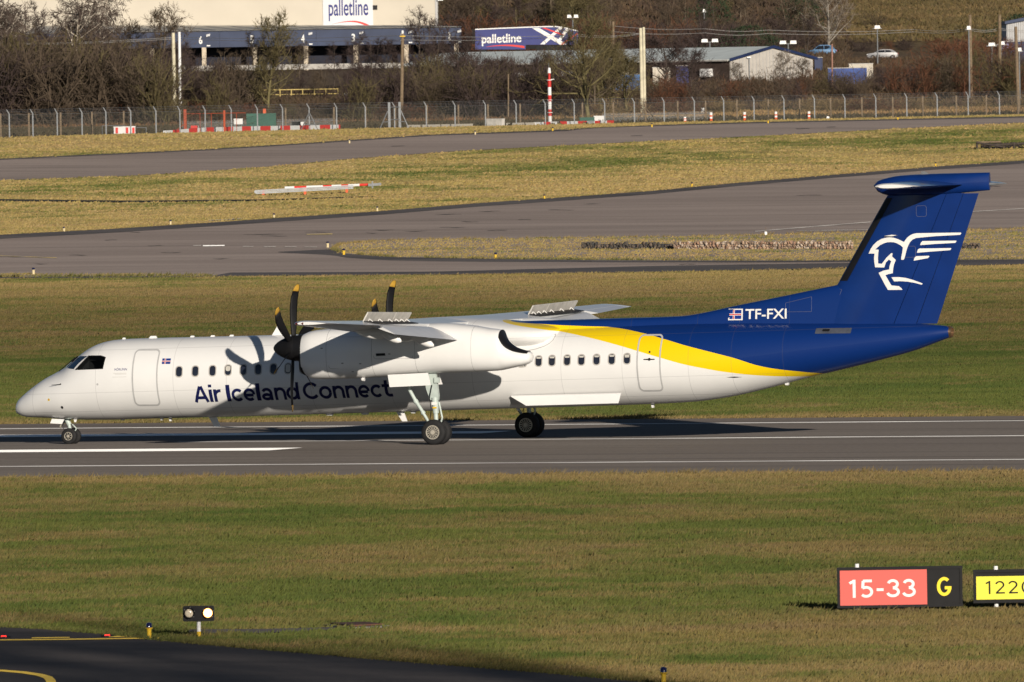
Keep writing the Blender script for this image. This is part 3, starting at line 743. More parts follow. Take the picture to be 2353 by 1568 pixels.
# the big title: stroke built letters, left edge and right edge of each along the cabin
def arc(cx_, cy_, rx, ry, a0, a1, n=22): return [(cx_ + rx*math.cos(math.radians(a0+(a1-a0)*k/n)), cy_ + ry*math.sin(math.radians(a0+(a1-a0)*k/n))) for k in range(n+1)]
def seg(a_, b_, n=7): return [(a_[0]+(b_[0]-a_[0])*k/n, a_[1]+(b_[1]-a_[1])*k/n) for k in range(n+1)]
GL = {'A': (.96, [seg((.10, 0), (.45, .955)), seg((.86, 0), (.51, .955)), seg((.24, .27), (.72, .27))]), 'I': (.18, [seg((.09, 0), (.09, 1))]), 'l': (.18, [seg((.09, 0), (.09, 1.04))]),
      'i': (.18, [seg((.09, 0), (.09, .75)), seg((.09, .88), (.09, 1.05), 3)]), 'r': (.44, [seg((.09, 0), (.09, .75)), arc(.40, .37, .31, .29, 170, 82, 10)]),
      'n': (.73, [seg((.09, 0), (.09, .75)), arc(.365, .40, .275, .275, 178, 0, 16) + seg((.64, .40), (.64, 0))]),
      'o': (.80, [arc(.40, .375, .31, .30, 0, 360, 30)]), 'c': (.76, [arc(.40, .375, .31, .30, 42, 318)]), 'e': (.79, [arc(.40, .375, .31, .30, 0, 312), seg((.12, .345), (.66, .345))]),
      'a': (.70, [arc(.345, .42, .265, .245, 152, 0, 14) + seg((.61, .42), (.61, 0)), arc(.33, .215, .24, .135, 0, 360, 22)]),
      'd': (.81, [arc(.39, .375, .30, .30, 0, 360, 28), seg((.72, 0), (.72, 1.04))]), 'C': (.97, [arc(.52, .5, .43, .425, 40, 320)]),
      't': (.60, [seg((.25, 1.0), (.25, .28)) + arc(.43, .27, .18, .18, 180, 275, 10) + seg((.45, .09), (.58, .10), 3), seg((.02, .68), (.52, .68))])}
def title(word, edges):
    mb = MB(); k = 0
    for ch, (c0, c1) in zip(word, edges):
        w_, strokes = GL[ch]
        x0, x1 = 6.38 + (c0-205)/299.0, 6.38 + (c1-205)/299.0
        for st in strokes:
            k += 1; P = np.array(st); T = np.gradient(P, axis=0); T /= np.linalg.norm(T, axis=1)[:, None]; N_ = np.c_[-T[:, 1], T[:, 0]]*.089
            vs = []
            for q in np.stack([P+N_, P, P-N_], 1).reshape(-1, 2):
                x = x0 + q[0]/w_*(x1-x0); z = 1.335 + q[1]*.535 + .0192*(x-6.38); vs.append((x, -(float(yside(x, z)) + .006 + .0012*(k % 4)), z))
            mb.add(vs, [(3*i+j, 3*i+j+1, 3*i+4+j, 3*i+3+j) for i in range(len(P)-1) for j in (0, 1)])
    return outward(mb.build('lettering', txtm, AC, fix=False))
title('Air', [(203, 360), (364, 398), (412, 487)])
title('Iceland', [(541, 582), (594, 712), (716, 836), (846, 888), (900, 1012), (1032, 1150), (1152, 1284)])
title('Connect', [(1324, 1482), (1486, 1616), (1627, 1745), (1757, 1876), (1884, 2002), (2010, 2128), (2126, 2232)])
hull_text('ÞÓRUNN', 3.70, 4.13, 2.38, .095, .01, M['signnavy'], .0)
for z, x0 in ((2.29, 3.66), (2.26, 3.72), (2.17, 3.63)):
    patch('lettering', [(x0, z), (4.12, z+.004), (4.12, z+.012), (x0, z+.008)], ringm, .006, ncut=1)
# small flag beside the front door
def flag_parts(mapf, parent):
    def piece(x0, x1, y0, y1, mat, lift):
        vs = [mapf(a_, b_, lift) for a_, b_ in ((x0, y0), (x1, y0), (x1, y1), (x0, y1))]
        return outward(MB().add(vs, [(0, 1, 2, 3)]).build('flag_stripe', mat, parent, fix=False))
    base = piece(0, 1, 0, 1, flagblue, 0); base.name = 'flag'
    for r_ in ((0, 1, .39, .61, wht, .003), (.28, .44, 0, 1, wht, .003), (0, 1, .445, .555, flagred, .006), (.32, .40, 0, 1, flagred, .006)):
        o = piece(*r_); o.parent = base
    return base
flag_parts(lambda s_, t, l: (5.32 + .29*s_, -(float(yside(5.45, 2.58+.175*t)) + .007 + l), 2.58 + .175*t), AC)
# probes, lights and vents on the nose
fit_ = MB(); fit_.tube((1.72, -.99, 1.95), (1.42, -1.02, 1.93), .012, .008).tube((1.72, -.93, 1.96), (1.72, -1.02, 1.955), .03, .02)
fit_.build('pitot_probe', M['darkgrey'], AC)
patch('static_port', rrect(3.06, 3.13, 1.91, 1.98, .033), acg, .005, ncut=2)
patch('service_panel', rrect(1.23, 1.30, 1.42, 1.49, .01), M['yellow'], .005, ncut=2)
patch('intake_hole', rrect(1.67, 1.76, 1.16, 1.25, .043), boot, .005, ncut=2)
patch('access_panel', rrect(27.2, 28.36, 3.33, 3.50, .02), paint('vent steel', (.10, .11, .14), .4, .2, 4, .3), .012, ncut=2)
patch('intake_hole', rrect(27.42, 27.66, 3.40, 3.47, .033), boot, .018, ncut=2)
patch('access_panel', [(24.35, 1.985), (24.6, 1.965), (24.85, 1.985), (24.6, 2.005)], boot, .006, ncut=2)
# aerials along the crown and belly
for x, h, l in ((3.55, .05, .12), (4.55, .07, .3), (5.9, .045, .16), (6.6, .045, .16), (7.25, .045, .16)):
    t_, _, _ = sec(x); MB().prism([(x-l/2, -.03, float(t_)-.02), (x+l/2, -.03, float(t_)-.02), (x+l*.35, -.02, float(t_)+h), (x-l*.25, -.02, float(t_)+h)], (0, .06, 0)).build('crown_aerial', acw, AC)
MB().prism([(8.62, -.012, 3.42), (8.98, -.012, 3.42), (9.02, -.008, 3.80), (8.86, -.008, 3.80)], (0, .024, 0)).build('blade_aerial', acw, AC)
MB().prism([(6.41, -.02, .86), (6.69, -.02, .86), (6.80, -.015, .53), (6.61, -.015, .53)], (0, .04, 0)).build('blade_aerial', acw, AC)
MB().prism([(12.83, -.02, .96), (13.09, -.02, .96), (13.20, -.015, .65), (13.03, -.015, .65)], (0, .04, 0)).build('blade_aerial', acw, AC)
for x, w, h in ((10.55, .3, .05), (11.75, .3, .06), (13.4, .22, .06), (16.95, .06, .08), (21.5, .1, .12), (3.45, .12, .03), (4.8, .1, .06), (5.1, .08, .1), (26.0, .16, .06)):
    _, b_, _ = sec(x); MB().prism([(x-w/2, -.05, float(b_)+.02), (x+w/2, -.05, float(b_)+.02), (x+w*.35, -.04, float(b_)-h), (x-w*.2, -.04, float(b_)-h)], (0, .1, 0)).build('drain_mast', acw, AC)
# long pale board under the rear cabin
MB().prism([(17.12, -1.12, 1.435), (20.83, -1.14, 1.49), (20.80, -1.30, 1.20), (17.70, -1.30, 1.145)], (.0, .05, .03)).build('belly_strake', acw, AC)

# spine ahead of the fin
sp_top = [(17.2, 3.82), (18.5, 3.84), (20.11, 3.87), (22.52, 3.92), (23.26, 4.02), (24.18, 4.20), (26.0, 4.53), (27.73, 4.85), (28.6, 5.0)]
sx = np.linspace(17.2, 28.6, 40); sz = pchip(sx, *zip(*sp_top))
def spine_y(x, z):
    t = np.interp(x, sx, sz); w = np.interp(x, [17.2, 20, 24, 28.6], [.55, .46, .30, .20]); q = np.clip((z-3.5)/(t-3.5), 0, 1)
    return w*(1-.25*q - .0*q**2)*(1-q**10)**.5
rs = []
for x in sx:
    t = float(np.interp(x, sx, sz)); zz = 3.45 + (t-3.45)*np.array([0, .2, .4, .6, .75, .88, .95, .985, 1.0])
    L_ = [(x, -float(spine_y(x, z)), z) for z in zz]; rs.append(L_ + [(p[0], -p[1], p[2]) for p in reversed(L_[:-1])])
MB().rings(rs).build('dorsal_spine', LIV, AC, smooth=True)
# fillet between wing and cabin
fl = [(12.2, 3.62, 3.42, .3), (12.6, 3.78, 3.2, .9), (13.3, 3.9, 3.02, 1.32), (14.5, 3.97, 2.95, 1.44), (16, 3.92, 2.90, 1.46), (17, 3.83, 2.88, 1.46), (17.7, 3.76, 2.90, 1.42), (18.2, 3.70, 3.00, 1.27), (18.48, 3.65, 3.18, 1.02), (18.6, 3.60, 3.38, .70)]
xx = np.linspace(12.2, 18.6, 34); cols = list(zip(*fl))
loftx(list(zip(xx, *[pchip(xx, cols[0], cols[k]) for k in (1, 2, 3)])), 40, 2.3).build('wing_fillet', LIV, AC, smooth=True)

fe_ = []
for x, z in ((17.95, 3.70), (18.2, 3.62), (18.42, 3.53), (18.54, 3.43), (18.58, 3.33), (18.55, 3.22), (18.46, 3.12), (18.3, 3.03), (18.05, 2.95), (17.75, 2.89), (17.3, 2.86)):
    fe_.append((x, -(float(yside(x, min(z, 3.58))) + .035), z))
MB().path(fe_, .011, 5).build('fillet_edge', acg, AC, smooth=True)
# fin, rudder and emblem
def fin_le(z): return 27.73 + (z-4.85)*.6115
def fin_te(z): return 31.01 + (z-3.54)*.352
def naca(t, th): return 5*th*(.2969*np.sqrt(np.maximum(t, 0)) - .126*t - .3516*t**2 + .2843*t**3 - .1030*t**4)
def fin_y(x, z):
    c = fin_te(z)-fin_le(z); t = np.clip((x-fin_le(z))/c, 0, 1); return naca(t, .115)*c
def foil_z(name, t0, t1, mat, z0, z1, extra=0.0, nz_=10, parent=AC):
    ts = t0 + (t1-t0)*(1-np.cos(np.linspace(0, np.pi, 15)))/2; rs = []
    for z in np.linspace(z0, z1, nz_):
        c = fin_te(z)-fin_le(z); U_ = [(fin_le(z)+t*c, -(float(naca(t, .115)*c)+extra), z) for t in ts]; D_ = [(x, -y, zz) for x, y, zz in U_]
        if t0 == 0: U_[0] = (U_[0][0] - extra, 0, z); rs.append(U_ + D_[:0:-1])
        else: rs.append(U_ + D_[::-1])
    return MB().rings(rs).build(name, mat, parent, smooth=True)
foil_z('fin', 0, .655, acb, 3.45, 7.72)
foil_z('rudder', .66, .835, acb, 3.58, 7.70)
foil_z('rudder_trailing_panel', .84, 1.0, acb, 3.60, 7.69)
bts = []
for z in np.linspace(4.98, 7.58, 8):
    c = fin_te(z)-fin_le(z); ts = np.linspace(0, .085, 7); U_ = [(fin_le(z)+t*c - (.006 if t == 0 else 0), -(float(naca(t, .115)*c)+.006), z) for t in ts]
    U_[0] = (U_[0][0], 0, z); bts.append(U_[::-1] + [(x, -y, zz) for x, y, zz in U_[1:]])
MB().rings(bts, cap=False, closed=False).build('deicing_boot', boot, AC, smooth=True)
EMB = [[(28.854, 5.833), (28.931, 5.992), (29.021, 6.108), (29.146, 6.216), (29.289, 6.289), (29.43, 6.326), (29.554, 6.337), (29.695, 6.323), (29.835, 6.28), (29.957, 6.223), (30.036, 6.183), (30.072, 6.238), (30.144, 6.321), (30.242, 6.395), (30.348, 6.441), (30.454, 6.457), (30.701, 6.457), (31.053, 6.458), (31.87, 6.458), (31.887, 6.435), (31.851, 6.388), (31.579, 6.376), (31.051, 6.356), (30.699, 6.328), (30.434, 6.306), (30.319, 6.26), (30.23, 6.178), (30.166, 6.061), (30.12, 5.944), (30.064, 5.744), (30.027, 5.644), (29.992, 5.619), (29.93, 5.632), (29.94, 5.712), (29.969, 5.846), (29.998, 6.013), (29.92, 6.081), (29.815, 6.141), (29.71, 6.177), (29.604, 6.188), (29.481, 6.181), (29.357, 6.146), (29.25, 6.097), (29.161, 6.031), (29.081, 5.96), (29.195, 5.955), (29.179, 5.821), (29.17, 5.687), (29.176, 5.516), (29.297, 5.505), (29.347, 5.568), (29.455, 5.701), (29.616, 5.841), (29.655, 5.832), (29.647, 5.774), (29.632, 5.736), (29.757, 5.622), (29.69, 5.463), (29.665, 5.346), (29.65, 5.204), (29.518, 5.18), (29.408, 5.145), (29.514, 4.962), (29.6, 4.819), (29.846, 4.791), (29.916, 4.732), (29.955, 4.676), (29.483, 4.678), (29.371, 4.872), (29.187, 5.221), (29.343, 5.291), (29.534, 5.323), (29.548, 5.431), (29.607, 5.582), (29.53, 5.636), (29.435, 5.55), (29.371, 5.388), (29.071, 5.398), (29.047, 5.554), (29.036, 5.689), (29.055, 5.828)] ,
       [(30.557, 6.082), (30.582, 6.157), (30.635, 6.207), (31.717, 6.206), (31.722, 6.185), (31.689, 6.136), (31.047, 6.11), (30.589, 6.08)] ,
       [(30.445, 5.849), (30.481, 5.94), (30.535, 5.973), (31.546, 5.973), (31.554, 5.953), (31.515, 5.908), (30.867, 5.869), (30.462, 5.84)] ,
       [(30.335, 5.599), (30.372, 5.69), (30.425, 5.732), (30.839, 5.74), (30.847, 5.718), (30.794, 5.665), (30.352, 5.593)] ,
       [(29.604, 5.075), (29.727, 5.081), (29.886, 5.076), (30.079, 5.048), (30.29, 4.988), (30.5, 4.91), (30.608, 4.867), (30.578, 4.83), (30.376, 4.886), (30.148, 4.93), (29.902, 4.95), (29.69, 4.944)]]
eo = None
for P in EMB:
    v2 = [Vector((x, z, 0)) for x, z in P]; tri = tessellate_polygon([v2])
    V_, F_ = sliced([(p.x, p.y) for p in v2], tri, np.arange(4.7, 6.5, .12), np.arange(28.9, 31.9, .1))
    bm_ = MB().add([(x, -(float(fin_y(x, z)) + .010), z) for x, z in V_], F_)
    o = outward(bm_.build('tail_emblem', wht, AC, fix=False))
MB().prism([(29.41, -.30, 6.38), (29.66, -.30, 6.42), (29.83, -.28, 6.40), (29.66, -.30, 6.37)], (0, .14, 0)).build('position_light', wht, AC)
# registration and boxed flag on the spine
v, f = text_polys('TF-FXI', .012); v = fit(v, 24.74, 26.11, 0, .315)
outward(MB().add([(x, -(float(spine_y(x, 3.805 + z + .004*(x-24.7))) + .012), 3.805 + z + .004*(x-24.7)) for x, z in v], f).build('registration_letters', wht, AC, fix=False))
def spm(s_, t, l): 
    x = 24.165 + .485*s_; z = 3.775 + .36*t; return (x, -(float(spine_y(x, z)) + .010 + l), z)
fb_ = outward(MB().add([spm(*p, 0) for p in ((0, 0), (1, 0), (1, 1), (0, 1))], [(0, 1, 2, 3)]).build('flag_border', wht, AC, fix=False))
flag_parts(lambda s_, t, l: spm(.09+.82*s_, .1+.8*t, .003+l), fb_).name = 'flag'
for ch in list(fb_.children):                                      # stripes sit beside the field, one level down
    for g in list(ch.children): g.parent = fb_
seam = paint('panel seam', (.12, .13, .22), .5, .1, 4)
def outline(pts, yf, r=.006):
    q = [(x, -(float(yf(x, z)) + .004), z) for x, z in pts]; MB().path(q + q[:1], r, 4).build('access_panel_outline', seam, AC)
outline([(26.07, 4.30), (26.07, 4.02), (26.93, 4.02), (26.93, 4.49)], spine_y)
outline([(27.55, 4.2), (27.78, 4.75), (27.93, 4.70), (27.70, 4.12)], fin_y)
outline(rrect(30.45, 30.78, 6.98, 7.32, .06, 3), fin_y)
outline(rrect(30.02, 30.40, 5.70, 6.05, .06, 3), fin_y)

# tailplane on top of the fin
bst = [(29.0, 7.98, 7.96, .01), (29.06, 8.07, 7.85, .12), (29.2, 8.14, 7.75, .2), (29.45, 8.21, 7.66, .27), (29.84, 8.275, 7.62, .32), (30.5, 8.31, 7.62, .34), (31.37, 8.33, 7.66, .33), (32.1, 8.335, 7.72, .24), (32.84, 8.34, 7.78, .09)]
xb = np.linspace(29.0, 32.84, 26); cb = list(zip(*bst))
loftx(list(zip(xb, *[pchip(xb, cb[0], cb[k]) for k in (1, 2, 3)])), 32, 2.3).build('bullet_fairing', acb, AC, smooth=True)
MB().tube((32.83, 0, 7.97), (33.42, 0, 7.985), .055, .004, 8).build('tail_spike', M['galv'], AC)
MB().lathe([(31.40, .19), (31.52, .17), (31.54, .13), (31.46, .12)], (0, 0, 3.33), 'X', 20).build('exhaust_outlet', paint('heat stained metal', (.30, .19, .11), .35, .3, 8, .8), AC, smooth=True)
MB().prism([(30.55, -.015, 8.3), (30.85, -.015, 8.32), (30.68, -.01, 8.41), (30.60, -.01, 8.41)], (0, .03, 0)).build('tail_beacon', M['galv'], AC)
def foil_y(name, secs, t0, t1, mat, parent=AC, n=13, mi=0, mb=None):
    """secs: (y, x leading edge, chord, z, thickness ratio); closed skin between chord fractions"""
    ts = t0 + (t1-t0)*(1-np.cos(np.linspace(0, np.pi, n)))/2; rs = []
    for y, xl, c, z, th in secs:
        U_ = [(xl+t*c, y, z + float(naca(t, th)*c)*1.15) for t in ts]; D_ = [(xl+t*c, y, z - float(naca(t, th)*c)*.85) for t in ts]
        rs.append(U_ + (D_[:0:-1] if t0 == 0 else D_[::-1]))
    return (mb or MB()).rings(rs) if mb is not None else MB().rings(rs).build(name, mat, parent, smooth=True)
for sd in (-1, 1):
    foil_y('tailplane', [(sd*.05, 29.85, 2.2, 7.97, .13), (sd*4.35, 30.48, 1.50, 7.965, .12)], 0, .70, acb)
    foil_y('elevator', [(sd*.32, 29.89, 2.16, 7.97, .13), (sd*4.35, 30.48, 1.50, 7.965, .12)], .71, 1.0, acb)
    foil_y('tailplane_tip', [(sd*4.352, 30.48, 1.50, 7.965, .12), (sd*4.55, 30.53, 1.42, 7.965, .12), (sd*4.63, 30.66, 1.15, 7.965, .10)], 0, 1.0, wht)

# ---- wings
def wing_sec(y, sd):
    a_ = abs(y)
    xl = float(np.interp(a_, [0, 4.4, 14.0, 14.2], [13.35, 13.45, 14.62, 14.72])); xt = float(np.interp(a_, [0, 4.4, 14.0, 14.2], [16.55, 16.50, 15.98, 15.92]))
    z = float(np.interp(a_, [0, 4.4, 14.2], [3.66, 3.67, 4.035])); th = float(np.interp(a_, [0, 4.4, 14.2], [.165, .165, .12]))
    return (y, xl, xt-xl, z, th)
def S_(ys_, sd): return [wing_sec(sd*y, sd) for y in ys_]
for sd in (-1, 1):
    foil_y('wing', S_([0.02, 2, 4.4, 6, 8, 10, 12, 13.75], sd), 0, .735, acw2)
    foil_y('aileron', S_([10.12, 12, 13.7], sd), .745, 1.0, acw2)
    tp = S_([13.752, 14.0], sd) + [(sd*14.2, 14.80, .95, 4.035, .10)]
    t_ = foil_y('wing_tip', tp, 0, 1.0, acw)
    MB().tube((14.72, sd*14.12, 4.03), (15.0, sd*14.16, 4.035), .035, .06, 8).build('navigation_light', paint('red lamp glass' if sd < 0 else 'green lamp glass', (.10, .008, .008) if sd < 0 else (.01, .08, .03), .15, .1, 9), t_)
    # flaps, lowered
    def flap(y0, y1, name='flap'):
        rs = []
        for y in (y0, (y0+y1)/2, y1):
            _, xl, c, z, th = wing_sec(sd*y, sd); xh = xl + .76*c; ch = .34*c + .12; an_ = math.radians(22)
            zt = z + .035
            for k in (0,):
                ts = (1-np.cos(np.linspace(0, np.pi, 9)))/2; U_ = []; D_ = []
                for t in ts:
                    yt = float(naca(t, .14))*ch; px_, pz_ = t*ch, yt; U_.append((xh + px_*math.cos(an_) + pz_*math.sin(an_), sd*y, zt - px_*math.sin(an_) + pz_*math.cos(an_)))
                    pz_ = -yt*.6; D_.append((xh + px_*math.cos(an_) + pz_*math.sin(an_), sd*y, zt - px_*math.sin(an_) + pz_*math.cos(an_)))
            rs.append(U_ + D_[:0:-1])
        return MB().rings(rs).build(name, acw2, AC, smooth=True)
    flap(5.12, 9.95); flap(1.42, 3.65)
    # spoilers raised on the upper skin, two panels with hinge arms
    for y0, y1 in ((5.75, 7.2), (7.24, 9.9)):
        P = []
        for y in (y0, y1):
            _, xl, c, z, th = wing_sec(sd*y, sd); xh = xl + .60*c; zh = z + float(naca(.60, th)*c)*1.15 + .02
            P.append((xh, sd*y, zh)); P.append((xh + .17, sd*y, zh + .29))
        (x0, ya, z0), (x1, _, z1), (x2, yb, z2), (x3, _, z3) = P
        so = MB().prism([(x0, ya, z0), (x1, ya, z1), (x3, yb, z3), (x2, yb, z2)], (.035, 0, -.02)).build('spoiler', spoilm, AC)
        for q in (.15, .5, .85):
            h_ = MB()
            xa = x0 + (x2-x0)*q; yy = ya + (yb-ya)*q; za = z0 + (z2-z0)*q
            h_.tube((xa+.04, yy, za-.01), (xa+.10, yy, za+.075), .016).tube((xa+.20, yy+.05, za-.03), (xa+.09, yy+.03, za+.07), .012)
            h_.build('spoiler_arm', acw, so)
        w_ = MB().prism([(x0+.05, ya, z0-.012), (x0+.42, ya, z0-.07), (x2+.42, yb, z2-.07), (x2+.05, yb, z2-.012)], (0, 0, .02)).build('spoiler_well', M['darkgrey'], AC)
    # flap track fairings
    for y in (6.5, 9.0):
        _, xl, c, z, th = wing_sec(sd*y, sd); zb = z - float(naca(.55, th)*c)*.85
        cst = [(xl+.30*c, zb+.06, zb+.03, .02), (xl+.42*c, zb+.09, zb-.16, .09), (xl+.58*c, zb+.10, zb-.27, .12), (xl+.70*c, zb+.10, zb-.30, .13), (xl+.80*c, zb+.06, zb-.24, .10)]
        loftx([(a_, t_, b_, w_) for a_, t_, b_, w_ in cst], 16, 2.2, yc=sd*y).build('flap_track_fairing', acw, AC, smooth=True)
        x0 = xl + .78*c; rs = []; cy_, cz_ = selip(16, 2.3)
        for t in np.linspace(0, 1, 9):
            r_ = (.19*math.sin(math.pi*min(1, .25+.72*t))**.6 + .01)*(1 if t < .9 else .75); w_ = r_*.72
            px_, pz_ = x0 - .12 + .70*t*(c/2.3), zb + .0 - .36*t*(c/2.3)
            rs.append([(px_, sd*y + w_*cy_[k], pz_ + r_*cz_[k]) for k in range(16)])
        MB().rings(rs).build('flap_track_fairing', acw, AC, smooth=True)

# ---- engines
nst = [(11.40, 3.545, 2.30, .48), (11.5, 3.60, 2.17, .56), (11.85, 3.67, 2.115, .63), (12.3, 3.70, 2.11, .68), (13.2, 3.72, 2.13, .72), (14, 3.76, 2.165, .73), (15, 3.82, 2.225, .73), (16, 3.86, 2.275, .72), (17, 3.78, 2.295, .66), (17.6, 3.68, 2.315, .58), (18.02, 3.61, 2.34, .51), (18.12, 3.36, 2.36, .48), (18.25, 3.19, 2.385, .45), (18.5, 3.03, 2.435, .39), (18.8, 2.94, 2.50, .30), (19.0, 2.90, 2.60, .20), (19.03, 2.86, 2.66, .12)]
xn = np.unique(np.r_[np.linspace(11.40, 17.6, 34), np.linspace(17.6, 19.03, 30)]); cn = list(zip(*nst))
nac = list(zip(xn, *[pchip(xn, cn[0], cn[k]) for k in (1, 2, 3)]))
def blade_mesh():
    rs = []; R_ = [.30, .45, .7, 1.0, 1.3, 1.6, 1.82, 1.9, 1.98, 2.04]; C_ = [.13, .16, .21, .25, .27, .27, .245, .225, .18, .10]
    SW = [0, 0, -.01, -.03, -.035, -.01, .045, .075, .11, .15]; PT = [62, 58, 52, 46, 41, 37, 35, 34, 33, 33]
    for r_, c, s_, p in zip(R_, C_, SW, PT):
        p = math.radians(p); cp, sp_ = math.cos(p), math.sin(p); L_ = []
        for t in np.linspace(0, 1, 7): L_.append((t, float(naca(t, .10 if r_ > .6 else .3))))
        pr_ = L_ + [(t, -y) for t, y in L_[::-1][1:-1]]
        ring = []
        for t, y in pr_:
            a_ = (t-.4)*c + s_; n_ = y*c
            ring.append((a_*sp_ + n_*cp, a_*cp - n_*sp_, r_))
        rs.append(ring)
    k = 7
    mb = MB().rings(rs[:k]); mb2 = MB().rings(rs[k-1:])
    mb.v += mb2.v; n0 = len(rs[0])*k
    mb.f += [tuple(n0+i for i in f) for f in mb2.f]; mb.m += [1]*len(mb2.f)
    return mb.mesh('blade', [M['blackpaint'], paint('propeller tip yellow', (.42, .24, .03), .5, .1, 5)], 'all')
BL = blade_mesh(); seam2 = paint('cowl seam grey', (.22, .22, .22), .6, .15, 4)
for sd, ph in ((-1, 6), (1, 10)):
    yc = sd*4.4
    ne = loftx(nac, 40, 2.5, yc=yc).build('engine_nacelle', acw, AC, smooth=True)
    ex = [(x, t + .05 - .03*(x-18.03), (t+b_)/2, w*.84) for x, t, b_, w in nac if 18.04 < x < 18.95]
    loftx(ex, 24, 2.2, yc=yc).build('exhaust_duct', boot, ne, smooth=True)
    MB().lathe([(11.10, .40), (11.20, .425), (11.41, .455), (11.42, .30)], (0, yc, 3.10), 'X', 32).build('spinner_gap_ring', boot, ne, smooth=True)
    it = loftx([(11.30, 2.80, 2.34, .34), (11.36, 2.84, 2.27, .40), (11.44, 2.84, 2.23, .42)], 24, 2.6, yc=yc).build('air_intake', boot, ne, smooth=True)
    ng = MB(); ng.prism([(14.05, yc+sd*.70, 2.92), (14.35, yc+sd*.70, 2.93), (14.37, yc+sd*.72, 2.85), (14.07, yc+sd*.72, 2.84)], (0, sd*.045, 0)); ng.build('cooling_vent', boot, ne)
    for x in (12.35, 13.9, 15.35, 17.2):
        t, b_, w = [float(np.interp(x, xn, [q[k] for q in nac])) for k in (1, 2, 3)]
        cy_, cz_ = selip(48, 2.5); ring = [(x, yc + (w+.002)*cy_[k], (t+b_)/2 + ((t-b_)/2+.002)*cz_[k]) for k in range(48)]; MB().path(ring + ring[:1], .004, 3).build('panel_joint', M['galv'], ne)
    for xa, xb, za, zb in ((12.42, 13.82, 2.45, 3.45), (13.97, 15.28, 2.75, 3.55)):
        q_ = []
        for x, z in rrect(xa, xb, za, zb, .08, 3):
            t, b_, w = [float(np.interp(x, xn, [q[k] for q in nac])) for k in (1, 2, 3)]
            q_.append((x, yc + sd*(w*(1-min(1, abs((z-(t+b_)/2)/((t-b_)/2)))**2.5)**(1/2.5) + .001), z))
        MB().path(q_ + q_[:1], .0045, 3).build('cowl_door_seam', seam2, ne)
    for x, z in ((12.9, 2.62), (13.5, 2.60), (14.5, 2.9), (12.2, 3.1), (13.2, 2.35)):
        t, b_, w = [float(np.interp(x, xn, [q[k] for q in nac])) for k in (1, 2, 3)]; y_ = yc + sd*(w*(1-min(1, abs((z-(t+b_)/2)/((t-b_)/2)))**2.5)**(1/2.5))
        MB().box((x, y_, z), (.07, .012, .03)).build('cowl_latch', seam2, ne)
    MB().lathe([(0, .05), (.03, .06), (.10, .06)], (13.4, yc + sd*.30, 2.10), 'X', 14).build('drain_vent', acw, ne)
    prof = [(10.33, .01), (10.345, .06), (10.39, .12), (10.48, .20), (10.6, .27), (10.75, .335), (10.92, .385), (11.08, .41), (11.12, .40)]
    po = MB().lathe(prof, (0, yc, 3.10), 'X', 36).build('propeller', M['blackpaint'], AC, smooth=True)
    for k in range(6):
        b_ = link('blade', BL, po); b_.location = (10.98, yc, 3.10); b_.rotation_euler = (math.radians(-(ph + 60*k)), 0, 0)

# ---- landing gear
def wheel(parent, x, y, z, R_, w, rr, fins, out):
    ty = [(-w/2, rr), (-w/2, R_*.72), (-w*.46, R_*.88), (-w*.34, R_*.965), (-w*.15, R_), (w*.15, R_), (w*.34, R_*.965), (w*.46, R_*.88), (w/2, R_*.72), (w/2, rr)]
    MB().lathe(ty, (x, y, z), 'Y', 36).build('tyre', M['black'], parent, smooth=True)
    rm = MB(); s_ = -1
    rm.lathe([(-w/2-.012, rr*.86), (-w/2-.016, rr*.97), (-w/2+.01, rr*1.04), (w/2-.01, rr*1.04), (w/2+.016, rr*.97), (w/2+.012, rr*.86), (w/2-.05, rr*.82), (-w/2+.05, rr*.82)], (x, y, z), 'Y', 36, cap=False)
    rm.lathe([(-w/2+.0, rr*.30), (-w/2-.03, rr*.28), (-w/2-.03, .01)], (x, y, z), 'Y', 20)
    for k in range(fins):
        a_ = 2*math.pi*k/fins; c, q = math.cos(a_), math.sin(a_); a2 = a_ + .22
        rm.prism([(x+rr*.26*c, y-w/2-.012, z+rr*.26*q), (x+rr*.86*math.cos(a2), y-w/2-.002, z+rr*.86*math.sin(a2)), (x+rr*.86*math.cos(a2+.16), y-w/2-.002, z+rr*.86*math.sin(a2+.16)), (x+rr*.26*math.cos(a_+.2), y-w/2-.012, z+rr*.26*math.sin(a_+.2))], (0, .05, 0))
    rm.build('wheel_rim', rimm, parent)
    MB().lathe([(-w/2+.045, rr*.83), (-w/2+.08, rr*.83)], (x, y, z), 'Y', 24).build('brake_disc', boot, parent)
